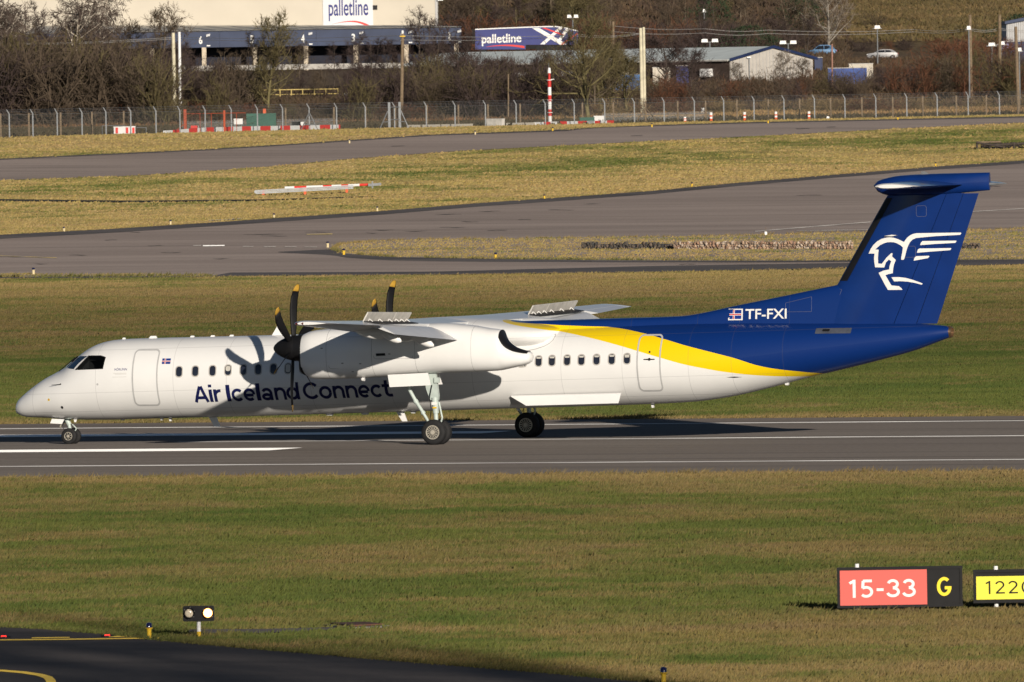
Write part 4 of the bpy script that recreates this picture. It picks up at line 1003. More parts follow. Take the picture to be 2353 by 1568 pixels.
for sd in (-1, 1):
    yc = sd*4.4
    g = MB()
    g.prism([(15.43, yc-.07, 1.9), (15.50, yc-.09, 2.32), (15.80, yc-.09, 2.32), (15.88, yc-.07, 1.55), (15.86, yc-.06, 1.42), (15.60, yc-.06, 1.42)], (0, .15, 0))
    g.tube((15.74, yc, 1.5), (15.77, yc, 1.0), .115, .095, 14).tube((15.765, yc, 1.02), (15.785, yc, .42), .07, .07, 14)
    g.tube((15.785, yc-.24, .41), (15.785, yc+.24, .41), .06, .06, 12)
    g.tube((15.88, yc, 1.35), (15.98, yc, .85), .03).tube((15.98, yc, .85), (15.84, yc, .45), .03)
    lg = g.build('main_landing_gear', strutm, AC, smooth=True)
    ds = MB().tube((14.70, yc, 2.1), (15.10, yc, 1.38), .062, .06, 10).tube((15.08, yc, 1.42), (15.13, yc, 1.33), .08, .08, 10).tube((15.12, yc, 1.36), (15.34, yc, 1.02), .058, .055, 10).tube((15.32, yc, 1.05), (15.36, yc, .98), .075, .075, 10).tube((15.35, yc, 1.0), (15.56, yc, .66), .05, .045, 10)
    ds.build('drag_strut', strutm, lg, smooth=True)
    cb = MB().path([(15.7, yc-.13, 1.9), (15.62, yc-.15, 1.5), (15.66, yc-.13, 1.1), (15.60, yc-.1, .8), (15.72, yc-.09, .62)], .014).path([(15.9, yc+.05, .95), (16.02, yc+.05, .78), (15.95, yc+.05, .62)], .012)
    cb.build('brake_hose', boot, lg)
    MB().box((15.76, yc-.115, 1.31), (.17, .02, .09)).build('placard', wht, lg); MB().box((15.77, yc-.115, 1.18), (.13, .02, .05)).build('placard', M['yellow'], lg)
    for dy in (-.25, .25): wheel(lg, 15.785, yc+dy, .405, .405, .27, .225, 16, sd)
    MB().prism([(14.35, yc-.50, 2.24), (15.70, yc-.50, 2.29), (15.81, yc-.56, 1.90), (14.43, yc-.56, 1.85)], (0, .035, 0)).build('gear_door', acw, lg)
    MB().prism([(14.35, yc+.46, 2.24), (15.70, yc+.46, 2.29), (15.81, yc+.52, 1.90), (14.43, yc+.52, 1.85)], (0, .035, 0)).build('gear_door', acw, lg)
    MB().box((15.86, yc-.1, 2.05), (.16, .1, .17)).build('gear_fitting', strutm, lg)
g = MB().tube((1.44, 0, .95), (1.62, 0, .62), .085, .08, 12).tube((1.60, 0, .66), (1.675, 0, .27), .06, .055, 12).tube((1.675, -.17, .265), (1.675, .17, .265), .045, .045, 10)
g.tube((1.72, 0, .64), (1.86, 0, .50), .02).tube((1.86, 0, .50), (1.73, 0, .33), .02)
ng = g.build('nose_landing_gear', strutm, AC, smooth=True)
MB().tube((1.36, -.05, .58), (1.33, -.05, .585), .07, .07, 12).build('taxi_lamp', rimm, ng)
MB().path([(1.5, -.1, .75), (1.42, -.11, .6), (1.48, -.1, .45), (1.58, -.09, .4)], .012).build('brake_hose', boot, ng)
for dy in (-.185, .185): wheel(ng, 1.675, dy, .262, .262, .17, .135, 8, -1)
MB().prism([(1.13, -.30, .83), (1.56, -.30, .81), (1.48, -.32, .66), (1.08, -.32, .685)], (0, .02, 0)).build('gear_door', acw, ng)
MB().prism([(1.13, .28, .83), (1.56, .28, .81), (1.48, .30, .66), (1.08, .30, .685)], (0, .02, 0)).build('gear_door', acw, ng)
MB().prism([(1.86, -.24, .80), (1.97, -.24, .80), (1.94, -.25, .71), (1.89, -.25, .71)], (0, .02, 0)).build('gear_door', acw, ng)

# ---- the pilot in the left seat
def skinned(name, verts, edges, mat, parent=None, sub=2):
    me = bpy.data.meshes.new(name); me.from_pydata([v[0] for v in verts], edges, [])
    o = link(name, me); o.modifiers.new('s', 'SKIN')
    for i, v in enumerate(verts): me.skin_vertices[0].data[i].radius = (v[1], v[2] if len(v) > 2 else v[1])
    me.skin_vertices[0].data[0].use_root = True
    sb = o.modifiers.new('u', 'SUBSURF'); sb.levels = sb.render_levels = sub
    r = bpy.data.meshes.new_from_object(o.evaluated_get(bpy.context.evaluated_depsgraph_get())); bpy.data.objects.remove(o)
    r.materials.clear(); r.materials.append(mat); r.polygons.foreach_set('use_smooth', [True]*len(r.polygons))
    return link(name, r, parent)
skin = paint('skin', (.48, .22, .14), .55, .08, 9); shirt = paint('dark uniform', (.02, .022, .03), .8, .1, 9)
def acw_pt(x, y, z): p = rw(x, y); return (float(p[0]), float(p[1]), z)
pil = empty('person', acw_pt(3.12, -.48, 1.56), -YAW, 'pilot in dark clothing, hand raised to the face, seen through the cockpit side window', 'person')
body = skinned('body', [((0, 0, .16), .16, .13), ((.02, 0, .36), .16, .12), ((.0, 0, .58), .17, .12), ((-.01, 0, .70), .09, .08), ((-.02, 0, .76), .055),
        ((-.02, 0, .83), .075), ((-.03, 0, .92), .095, .08), ((-.02, 0, 1.0), .075, .07),
        ((0, -.20, .64), .065), ((-.10, -.27, .42), .05), ((-.24, -.18, .62), .04), ((-.19, -.08, .78), .035),
        ((0, .20, .64), .065), ((-.12, .24, .40), .05), ((-.34, .18, .42), .04), ((-.42, .17, .44), .035),
        ((-.22, -.10, .14), .09), ((-.5, -.11, .16), .07), ((-.56, -.11, .02), .05), ((-.22, .10, .14), .09), ((-.5, .11, .16), .07), ((-.56, .11, .02), .05)],
        [(0, 1), (1, 2), (2, 3), (3, 4), (4, 5), (5, 6), (6, 7), (2, 8), (8, 9), (9, 10), (10, 11), (2, 12), (12, 13), (13, 14), (14, 15), (0, 16), (16, 17), (17, 18), (0, 19), (19, 20), (20, 21)], shirt, pil)
body.data.materials.append(skin)
for p in body.data.polygons:
    c = p.center
    if c.z > .735 or (c.z > .5 and c.x < -.17) or c.x < -.33 and c.z > .3: p.material_index = 1
MB().lathe([(.0, .0), (.01, .08), (.05, .105), (.09, .09), (.115, .04)], (-.005, 0, .93), 'Z', 14).build('hair', boot, pil, smooth=True)
fe = MB().tube((-.125, 0, .905), (-.145, 0, .885), .016, .012, 6); fe.build('nose', skin, pil)
#@@PLANE_END
# ================================================================== AIRFIELD FURNITURE
def base(px, py): return tuple(float(q) for q in on_ground(px, py))
def text_obj(name, body, mat, parent, x0, x1, z0, z1, y=-.012, bold=0.0):
    """flat print facing -y in the parent's frame"""
    v, f = text_polys(body, bold); v = fit(v, x0, x1, z0, z1)
    return outward(MB().add([(p[0], y, p[1]) for p in v], f).build(name, mat, parent, fix=False))

DG = {'1': (.46, [seg((.30, 0), (.30, 1)), seg((.06, .80), (.30, .93), 3)]), '5': (.66, [seg((.14, .925), (.60, .925)), seg((.15, .925), (.12, .52), 4), [(.12, .54)] + arc(.30, .32, .285, .25, 118, -140, 18)]),
      '3': (.66, [arc(.30, .725, .235, .20, 165, -90, 16), arc(.30, .295, .285, .22, 90, -165, 18)]), '2': (.66, [arc(.31, .69, .25, .235, 165, -35, 14) + [(.10, .09)], seg((.05, .075), (.64, .075))]),
      '0': (.70, [arc(.35, .5, .275, .425, 0, 360, 30)]), 'G': (.74, [arc(.37, .5, .295, .425, 48, 352, 26), seg((.40, .43), (.74, .43), 3)]), '-': (.40, [seg((.02, .43), (.38, .43), 3)])}
def stroke_text(word, mat, parent, x0, x1, z0, z1, y, sw=.075, gap=.16):
    tot = sum(DG[c][0] for c in word) + gap*(len(word)-1); k = (x1-x0)/tot; h = z1-z0; mb = MB(); cx_ = x0; n = 0
    for c in word:
        for st in DG[c][1]:
            n += 1; P = np.array(st); T = np.gradient(P, axis=0); T /= np.linalg.norm(T, axis=1)[:, None]+1e-9; N_ = np.c_[-T[:, 1], T[:, 0]]*sw; vs = []
            for q in np.stack([P+N_, P-N_], 1).reshape(-1, 2): vs.append((cx_ + q[0]*k, y - .0015*(n % 3), z0 + q[1]*h))
            mb.add(vs, [(2*i, 2*i+1, 2*i+3, 2*i+2) for i in range(len(P)-1)])
        cx_ += (DG[c][0]+gap)*k
    return outward(mb.build('lettering', mat, parent, fix=False))

# direction signs
sr = emit('lit red sign face', (.60, .075, .055), .05); sy = emit('lit yellow sign face', (.72, .66, .02), .06)
def taxi_sign(x0, x1, ytop, ybot, ground_y, label, legs):
    b_ = base((x0+x1)/2, ground_y); s_ = m_per_px(b_[1]); w = (x1-x0)*s_; h = (ybot-ytop)*s_; z0 = (ground_y-ybot)*s_
    e = empty('taxiway_sign', b_, 0, label, 'sign')
    MB().box((0, .11, z0+h/2), (w, .2, h)).build('cabinet', M['blackpaint'], e)
    fr = MB(); t = .055
    for c, d in (((0, 0, z0+h-t/2), (w+.02, .06, t)), ((0, 0, z0+t/2), (w+.02, .06, t)), ((-w/2+t/2, 0, z0+h/2), (t, .06, h-2*t)), ((w/2-t/2, 0, z0+h/2), (t, .06, h-2*t))): fr.box(c, d)
    fr.build('frame', M['blackpaint'], e)
    for lx in legs:
        MB().tube(((lx-(x0+x1)/2)*s_, .12, -.02), ((lx-(x0+x1)/2)*s_, .12, z0+.01), .045, .045, 12).tube(((lx-(x0+x1)/2)*s_, .12, z0+h), ((lx-(x0+x1)/2)*s_, .12, z0+h+.075), .045, .045, 12).build('leg', M['white'], e)
    return e, s_, w, h, z0
e, s_, w, h, z0 = taxi_sign(1925, 2212.5, 1303, 1396, 1402.5, 'red and black runway sign reading 15-33 G standing on the grass', (1971,))
t = .055; split = w/2 - (2212.5-2131)*s_
MB().box(((-w/2+t+split)/2, .0, z0+h/2), (split+w/2-t, .02, h-2*t)).build('red_panel', sr, e)
MB().box(((w/2-t+split)/2, .0, z0+h/2), (w/2-t-split, .018, h-2*t)).build('black_panel', M['blackpaint'], e)
cx = 2068.75
stroke_text('15-33', wht, e, (1950-cx)*s_, (2105-cx)*s_, z0+h*.255, z0+h*.70, -.016)
stroke_text('G', paint('yellow print', (.85, .66, .02), .5, .04, 5), e, (2154-cx)*s_, (2187-cx)*s_, z0+h*.27, z0+h*.73, -.016, .085)
e, s_, w, h, z0 = taxi_sign(2238, 2425, 1309, 1385, 1397, 'yellow sign reading 1220 at the edge of the taxiway grass', (2290, 2390))
MB().box((0, 0, z0+h*.455), (w-.11, .02, h*.70)).build('yellow_panel', sy, e)
cx = 2331.5
stroke_text('1220', M['blackpaint'], e, (2264-cx)*s_, (2372-cx)*s_, z0+h*.27, z0+h*.67, -.016, .055, .2)
# runway guard light with two lamps
b_ = base(457, 1463); s_ = m_per_px(b_[1])
e = empty('runway_guard_light', b_, 0, 'two lamp runway guard light on a short white and yellow post', 'light')
zt = (1463-1393)*s_; zb = (1463-1428)*s_; wd = 72*s_
MB().prism([(x, 0, z) for x, z in rrect(-wd/2, wd/2, zb, zt, .03)], (0, .16, 0)).build('housing', M['darkgrey'], e)
MB().tube((0, .08, .09), (0, .08, zb), .042, .042, 14).build('post', M['white'], e)
MB().tube((0, .08, -.02), (0, .08, .10), .043, .043, 14).build('post_base', M['yellow'], e)
for sx_, on in ((-1, False), (1, True)):
    cxx = sx_*21.5*s_; cz = zb + (zt-zb)*.54
    MB().lathe([(-.05, .135*.72), (.02, .135*.72), (.02, .112), (-.05, .112)], (cxx, -.01, cz), 'Y', 28, cap=False).build('visor_ring', M['darkgrey'], e)
    MB().lathe([(-.016, .01), (-.012, .065), (0, .086), (.004, .088)], (cxx, 0, cz), 'Y', 28).build('lamp', emit('lit lamp', (1.0, .74, .32), 5.0) if on else paint('lamp reflector', (.78, .68, .52), .3, .06, 20, coat=.5), e, smooth=True)
    if on: MB().lathe([(-.006, .086), (-.012, .094), (.0, .098)], (cxx, 0, cz), 'Y', 28, cap=False).build('amber_rim', emit('amber lamp rim', (1.0, .30, .02), 1.6), e)
    for k in range(6):
        a_ = math.radians(60*k+20); MB().box((cxx+.118*math.cos(a_), -.01, cz+.118*math.sin(a_)), (.016, .014, .016)).build('clip', M['galv'], e)
# blue taxiway edge lights on yellow stems
bluelens = paint('blue lamp glass', (.006, .008, .05), .12, .1, 9, coat=.6)
def edge_light(px, py, label):
    b_ = base(px, py); e = empty('taxiway_edge_light', b_, 0, label, 'light', 'blue edge lights of the near taxiway')
    MB().lathe([(0, .11), (.012, .11), (.014, .06)], (0, 0, 0), 'Z', 20).build('base_plate', M['concrete'], e)
    MB().lathe([(.01, .045), (.05, .048), (.14, .042), (.20, .05), (.215, .075), (.23, .075)], (0, 0, 0), 'Z', 18).build('stem', M['yellow'], e, smooth=True)
    MB().lathe([(.23, .062), (.30, .06), (.325, .045), (.335, .01)], (0, 0, 0), 'Z', 18).build('lens', bluelens, e, smooth=True)
edge_light(343, 1468.5, 'blue lens edge light on a yellow stem beside the hold line')
edge_light(1525, 1574, 'blue lens edge light on a yellow stem at the bottom edge of the picture')
redglow = emit('red lamp glow', (1.0, .02, .012), 1.6)
for px, py, lb in ((9, 1467.5, 'glowing red stop bar light set in the tarmac near the left edge'), (247, 1465, 'glowing red stop bar light set in the tarmac beside the blue edge light')):
    b_ = base(px, py); e = empty('stop_bar_light', b_, 0, lb, 'light', 'red stop bar lights')
    MB().lathe([(.0, .15), (.03, .14), (.045, .09), (.046, .01)], (0, 0, .012), 'Z', 20).build('body', M['darkgrey'], e)
    MB().prism([(x, -.135, z) for x, z in rrect(-.055, .055, .03, .065, .015)], (0, .05, 0)).build('lens', redglow, e)
# manhole cover in the grass
b_ = base(818, 1440.5); e = empty('manhole_cover', b_, 0, 'rusty access plate in a concrete slab lying in the grass beside the dark path', 'manhole')
MB().prism([(q[0]-b_[0], q[1]-b_[1], -.02) for q in SLAB], (0, 0, .05)).build('slab', paint('old slab concrete', (.20, .185, .165), .9, .25, 2), e)
MB().prism([(q[0]*.80+b_[0]*.20-b_[0]+.02, q[1]*.72+b_[1]*.28-b_[1], .04) for q in SLAB], (0, 0, .03)).build('plate', paint('rusty cast iron', (.11, .05, .035), .8, .3, 5), e)
# small yellow and black edge markers along the far pavements
def marker(px, py, hgt, label, grp):
    b_ = base(px, py); e = empty('edge_marker', b_, 0, label, 'light', grp)
    MB().lathe([(0, hgt*.28), (hgt*.05, hgt*.28), (hgt*.07, hgt*.19), (hgt*.66, hgt*.19), (hgt*.68, hgt*.26), (hgt*.72, hgt*.26)], (0, 0, 0), 'Z', 10).build('stem', M['yellow'] if px > 1200 or px in (790, 1139) else paint('cream stem', (.70, .58, .34), .5, .1, 5), e)
    MB().lathe([(hgt*.72, hgt*.22), (hgt*.95, hgt*.21), (hgt, hgt*.1)], (0, 0, 0), 'Z', 10).build('lens', bluelens, e)
for px, py, lb in ((147, 533, 'leftmost'), (392, 517, 'second from the left'), (629.5, 502, 'third from the left'), (867, 486, 'fourth from the left'), (1251, 458, 'fifth from the left'), (1590, 430, 'sixth from the left'), (2150, 383, 'rightmost, just above the tail')):
    marker(px, py, .40, 'small edge light along the top edge of the wide taxiway, ' + lb, 'edge lights on the upper edge of the wide taxiway')
for px, py, lb in ((753, 570, 'left of the tip of the grass island'), (790, 587, 'at the lower edge of the grass island'), (1139, 596.5, 'below the middle of the grass island'), (77, 632, 'low at the far left above the runway grass')):
    marker(px, py, .46, 'small edge light standing ' + lb, 'edge lights round the grass island')
for px, py, lb in ((803, 330, 'above the left part of the far taxiway'), (1092, 310, 'below the grey cabinet at the fence'), (1270, 302, 'below the striped mast'), (1498, 293, 'right of the striped barrier'), (1765, 284, 'near the orange banded posts'), (2063, 276, 'at the right end of the far taxiway')):
    marker(px, py, .42, 'tiny yellow edge marker ' + lb, 'yellow markers along the far taxiway')
# white marker board at the end of the gabions
b_ = base(1760, 542.5); e = empty('marker_board', b_, 0, 'small white marker board on the grass above the stone gabion', 'marker')
MB().box((0, 0, .16), (.17, .05, .30)).build('board', M['white'], e); MB().tube((0, .04, -.02), (0, .04, .62), .015).build('stick', M['timber'], e)

# gabion wall: wire baskets packed with stones
stone_m = [paint('gabion stone', c, .9, .3, 6) for c in ((.44, .31, .21), (.34, .21, .14), (.52, .42, .33), (.25, .18, .13))]
def rock_mesh(i):
    bm = bmesh.new(); bmesh.ops.create_icosphere(bm, subdivisions=1, radius=1.0)
    r = random.Random(i)
    for v in bm.verts: v.co *= r.uniform(.72, 1.1)
    me = bpy.data.meshes.new('stone'); bm.to_mesh(me); bm.free(); me.materials.append(stone_m[i % 4]); return me
rocks = [rock_mesh(i) for i in range(8)]
dark_stone = [paint('mossy gabion stone', c, .9, .3, 6) for c in ((.10, .085, .07), (.065, .06, .055), (.16, .12, .09))]
def drock(i):
    me = rocks[i % 8].copy(); me.materials.clear(); me.materials.append(dark_stone[i % 3]); return me
drocks = [drock(i) for i in range(6)]
def gabion(xa, xb, ytop, ybot, label, rset, n, fallen=False):
    p0 = np.array(base(xa, ybot)); p1 = np.array(base(xb, ybot - .0159*(xb-xa)*0)); s_ = m_per_px(p0[1]); h = (ybot-ytop)*s_
    e = empty('gabion_wall', tuple(p0), 0, label, 'gabion', 'stone gabions beside the grass island')
    L_ = p1[0]-p0[0]; D = p1[1]-p0[1]; r = random.Random(int(xa))
    k = 0; rows = max(2, int(round(h/.17)))
    for j in range(rows):
        cnt = n//rows
        for i in range(cnt):
            t = (i + r.uniform(.1, .9))/cnt
            if fallen and j == rows-1 and math.sin(t*19) < -.2: continue
            o = link('stone', rset[r.randrange(len(rset))], e)
            sz = r.uniform(.10, .17)
            o.location = (L_*t, D*t + r.uniform(-.08, .08), h*(j+.5)/rows + r.uniform(-.03, .03)); o.scale = (sz*1.25, sz, sz*.85*max(1, h/rows/.17)); o.rotation_euler = (r.uniform(0, 6), r.uniform(0, 6), r.uniform(0, 6))
    MB().prism([(0, .22, -.05), (L_, D+.22, -.05), (L_, D+.22, h*.8), (0, .22, h*.8)], (0, .5, 0)).build('core', dark_stone[1], e)
    wv = MB()
    for j in range(4): wv.tube((0, -.13, h*j/3), (L_, D-.13, h*j/3), .008, .008, 4)
    for i in range(int(L_/.8)+1): wv.tube((.8*i, D*.8*i/L_-.13, 0), (.8*i, D*.8*i/L_-.13, h), .008, .008, 4)
    o = wv.build('wire_basket', M['galv'], e); o['kind'] = 'stuff'
gabion(1336, 1548, 558.5, 573.5, 'dark weathered gabion of large mossy stones, left end of the row', drocks, 120, True)
gabion(1550, 1960, 557, 574, 'pale reddish gabion of small stones behind the tail', rocks, 290)
gabion(2190, 2250, 560, 573, 'half buried dark gabion in the grass right of the fin', drocks, 40, True)

# crash barrier with a red and white pole in the far grass
b_ = base(590, 450); s_ = m_per_px(b_[1]); e = empty('crash_barrier', b_, 0, 'galvanised crash barrier with red posts and a red and white pole lying behind it', 'barrier')
def L3(px, py, dy=0.0): return ((px-590)*s_, dy, (450-py)*s_ + (px-590)*s_*ROLL*-1*0)
steelp = paint('pale galvanised rail', (.38, .40, .42), .5, .15, 2); gb = MB()
for off in (0, .12, .24): gb.prism([L3(588, 446-off/s_), L3(812, 437.5-off/s_), L3(812, 437.5-(off+.09)/s_), L3(588, 446-(off+.09)/s_)], (0, .05 + .03*(off == .10), 0))
gb.build('rail', steelp, e)
MB().tube(L3(588, 441, -.02), L3(588, 441, .3), .14, .14, 12).build('rail_end', steelp, e)
for px in (605, 701, 797): 
    q = L3(px, 450-(px-590)*.042); MB().box((q[0], .1, q[2]+.12), (.22, .12, .62)).build('post', M['orange'], e)
pl = [(654, 433), (676, 432.6), (704, 432), (742, 431.3), (762, 431), (784, 430.4), (800, 430), (826, 429.3), (846, 428.8)]
for i in range(len(pl)-1):
    MB().tube(L3(*pl[i], 1.2), L3(*pl[i+1], 1.2), .11, .11, 10).build('pole_band', M['white'] if i % 2 == 0 else M['signred'], e)
gb = MB(); gb.prism([L3(846, 433, .9), L3(876, 431, .9), L3(876, 425, .9), L3(846, 427, .9)], (0, .08, 0)); gb.build('rail', M['galv'], e)
MB().box((L3(856, 436)[0], 1.0, L3(856, 436)[2]+.25), (.14, .1, .6)).build('post', M['galv'], e)

# old timber headwall by a ditch at the right edge
b_ = base(2243, 343); s_ = m_per_px(b_[1]); e = empty('timber_headwall', b_, 0, 'old dark timber rail frame over a muddy ditch at the right edge', 'fence')
def T3(px, py, dy=0.0): return ((px-2243)*s_, dy, (343-py)*s_)
MB().tube(T3(2243, 327.5), T3(2300, 327), .09, .09, 8).build('beam', M['timber'], e)
MB().tube(T3(2244, 328, -.15), T3(2310, 340, -.15), .10, .09, 8).build('beam', M['oldwood'], e)
for px in (2245, 2275, 2330): MB().tube(T3(px, 343), T3(px, 328), .11, .1, 8).build('post', M['oldwood'], e)
MB().tube(T3(2262, 335, .1), T3(2380, 331, .1), .12, .12, 8).build('beam', M['oldwood'], e)
o = ruled('mud', W([(2255, 331), (2300, 329), (2420, 327)]), W([(2255, 341), (2300, 342), (2420, 338)]), paint('dark mud', (.07, .045, .03), .95, .3, 2), .06, na=12, nb=4)

# ================================================================== PERIMETER FENCE AND WHAT STANDS ALONG IT
def fence_y(px): return float(np.interp(px, [-300, 0, 2353, 2750], [1449.4, 1480, 1720, 1760.5]))
def fpt(px, dy=0.0):
    Y = fence_y(px) + dy; yy = 300.0
    X = at(px, yy, Y)[0]
    # lean of the vertical in the picture: solve at ground height
    for _ in range(3):
        z = float(gz(Y)); d = np.array([X, Y, z]) - np.array([0, 0, CAM_H]); u = d @ RIGHT / (d @ FWD)*FPX + CXP; X += (px-u)*m_per_px(Y)
    return np.array([X, Y, float(gz(Y))])
FP = [-204, -147, -90, -34, 22, 76, 132, 189, 244, 301, 359, 414, 472, 532, 592, 650, 711, 774, 840, 907, 980, 1046, 1116, 1186.5, 1253.5, 1320, 1390, 1458, 1526.5, 1596, 1663.5, 1733, 1802, 1872, 1942, 2013, 2084, 2154, 2225, 2297, 2368, 2439, 2511, 2583]
chain, nt, b = nodes('chain link mesh')
_tc = nt.nodes.new('ShaderNodeTexCoord'); _tr = nt.nodes.new('ShaderNodeBsdfTransparent'); _mx = nt.nodes.new('ShaderNodeMixShader'); _mx.inputs[0].default_value = .13
b.inputs['Base Color'].default_value = (.20, .215, .21, 1); b.inputs['Roughness'].default_value = .6
nt.links.new(_tr.outputs[0], _mx.inputs[1]); nt.links.new(b.outputs[0], _mx.inputs[2]); nt.links.new(_mx.outputs[0], nt.nodes['Material Output'].inputs[0])
p0 = fpt(FP[0]); fe = empty('perimeter_fence', tuple(p0), 0, 'long chain link airfield fence with cranked grey steel posts and barbed wire', 'fence')
def post_mesh():
    mb = MB().box((0, 0, 1.2), (.13, .13, 2.4)); mb.prism([(-.05, -.05, 2.38), (.06, -.05, 2.38), (-.22, -.05, 2.86), (-.30, -.05, 2.86)], (0, .1, 0)); return mb.mesh('post', M['galv'])
PM = post_mesh(); pts = [fpt(x) for x in FP]
for q in pts: link('post', PM, fe, tuple(q-p0))
pn = MB()
for a_, c_ in zip(pts[:-1], pts[1:]):
    a_, c_ = a_-p0, c_-p0; pn.add([a_, c_, c_+(0, 0, 2.35), a_+(0, 0, 2.35)], [(0, 1, 2, 3)])
o = pn.build('mesh_panel', chain, fe, fix=False)
for hh, dx in ((2.33, 0), (2.5, -.1), (2.65, -.17), (2.82, -.25)):
    MB().path([tuple(q-p0+np.array((dx, 0, hh - .02))) for q in pts], .014, 4).build('barbed_wire', M['galv'], fe)
# braced posts and the narrow gate frame
for px, hw in ((711, 20),):
    q = fpt(px, -.3)-p0; g = MB(); m_ = m_per_px(fence_y(px))
    g.tube(q+(-hw*m_, 0, 0), q+(0, 0, 1.9), .05).tube(q+(hw*m_, 0, 0), q+(0, 0, 1.9), .05).tube(q+(-hw*.7*m_, 0, .6), q+(hw*.7*m_, 0, .6), .04); g.build('brace', M['galv'], fe)
for px, d in ((895, -22), (919, 20)):
    q = fpt(px, -.2)-p0; m_ = m_per_px(fence_y(px)); MB().box(q+(0, 0, 1.42), (.26, .2, 2.84)).build('gate_post', M['galv'], fe)
    MB().tube(q+(d*m_, -.3, 0), q+(d*.15*m_, -.1, 1.9), .055).tube(q+(d*.62*m_, -.2, .7), q+(0, -.1, .75), .04).build('brace', M['galv'], fe)
q = fpt(895, -.2)-p0; q2 = fpt(919, -.2)-p0
MB().tube(q+(0, 0, 2.3), q2+(0, 0, 2.3), .06).tube(q+(0, 0, .95), q2+(0, 0, .95), .05).build('gate_rail', M['galv'], fe)
# second, older fence with brown posts behind
RP = [2, 67, 140, 212, 285, 657, 768, 841, 909, 982, 1054, 1122, 1196, 1339, 1410, 1484, 1558, 1622, 1694, 1766, 1838, 1909, 1981, 2052, 2121, 2198, 2267, 2340, 2412, 2484, 2556]
p0 = fpt(RP[0], 9); fe2 = empty('rear_fence', tuple(p0), 0, 'older fence of thin brown timber posts standing behind the steel fence', 'fence')
PM2 = MB().box((0, 0, 1.2), (.17, .12, 2.45)).mesh('post', M['timber'])
pts2 = [fpt(x, 9) for x in RP]
for q in pts2: link('post', PM2, fe2, tuple(q-p0))
for hh in (.9, 1.6, 2.3): MB().path([tuple(q-p0+np.array((0, 0, hh))) for q in pts2], .012, 4).build('fence_wire', M['timber'], fe2)
q = fpt(1484, 8.8)-p0; MB().tube(q+(-1.2, 0, 0), q+(0, 0, 1.7), .06).tube(q+(1.4, 0, 0), q+(0, 0, 1.7), .06).build('brace', M['timber'], fe2)
# grey palisade further back
def palisade(xa, xb, dy, hgt, label):
    a_, c_ = fpt(xa, dy), fpt(xb, dy); e = empty('palisade_fence', tuple(a_), 0, label, 'fence', 'grey palisade fences'); d = c_-a_; n_ = min(130, int(np.hypot(d[0], d[1])/.28))
    pm = MB().box((0, 0, hgt/2), (.032, .03, hgt)).mesh('pale', M['galv'])
    for i in range(n_): link('pale', pm, e, tuple(d*i/n_))
    MB().tube((0, .05, hgt*.25), tuple(d+(0, .05, hgt*.25)), .03, .03, 4).build('rail', M['galv'], e); MB().tube((0, .05, hgt*.8), tuple(d+(0, .05, hgt*.8)), .03, .03, 4).build('rail', M['galv'], e)
palisade(420, 775, 22, 1.2, 'low grey palisade fence behind the green cabinet')
palisade(1385, 1640, 24, 1.15, 'grey palisade fence behind the right end of the striped barrier')

def beside(px, py, dy):
    """point on the ground near the fence line; py fixes nothing but the label of the row"""
    return fpt(px, dy)
# long red and white pole barriers
def pole_barrier(spec, label, dy, R_=.19, z_of=None, bands=None):
    a_ = fpt(spec[0][0], dy); e = empty('striped_barrier', tuple(a_), 0, label, 'barrier')
    m_ = m_per_px(fence_y(spec[0][0])+dy)
    for i in range(len(spec)-1):
        (xa, ya), (xb, yb), col = spec[i][:2], spec[i+1][:2], spec[i][2]
        P = at(xa, ya-1.6, fence_y(xa)+dy)-a_; Q = at(xb, yb-1.6, fence_y(xb)+dy)-a_
        MB().box(tuple((P+Q)/2), (float(np.hypot(Q[0]-P[0], Q[1]-P[1])), .30, R_*2), rot=Matrix.Rotation(math.atan2(Q[1]-P[1], Q[0]-P[0]), 3, 'Z') @ Matrix.Rotation(-math.atan2(Q[2]-P[2], np.hypot(Q[0]-P[0], Q[1]-P[1])), 3, 'Y')).build('band', M['white'] if col == 'w' else M['signred'], e)
    for i in range(0, len(spec), 3):
        P = at(spec[i][0], spec[i][1], fence_y(spec[i][0])+dy)-a_; q = fpt(spec[i][0], dy)-a_
        MB().box((P[0], P[1], (P[2]+q[2])/2 - .06), (.12, .2, max(.05, P[2]-q[2]))).build('foot', M['darkgrey'], e)
pole_barrier([(378, 307.5, 'w'), (394, 306.6, 'r'), (411, 305.3, 'w'), (431, 303.4, 'r'), (451, 301.6, 'w'), (471, 300.5, 'r'), (489, 299.8, 'w'), (512, 299.2, 'r'), (533, 298.6, 'w'), (553, 298.0, 'r'), (574, 297.5, 'w'), (595, 297.2, 'r'), (619, 296.9, 'w'), (641, 296.5, 'r'), (664, 296.1, 'w'), (686, 295.7, 'r'), (710, 295.3, 'w'), (732, 294.8, 'r'), (756, 294.4, 'w'), (775, 294, 'r'), (779, 293.9)], 'long red and white striped barrier beam in front of the green cabinet', 3.0, .25)
pole_barrier([(1228, 288, 'w'), (1247, 287.3, 'r'), (1262, 286.8, 'w'), (1282, 286.2, 'r'), (1300, 285.8, 'w'), (1325, 285.3, 'r'), (1346, 285.0, 'w'), (1364, 284.6, 'r'), (1376, 284.3, 'w'), (1392, 284, 'r'), (1408, 283.6)], 'shorter red and white striped barrier below the striped mast', 3.0, .24)
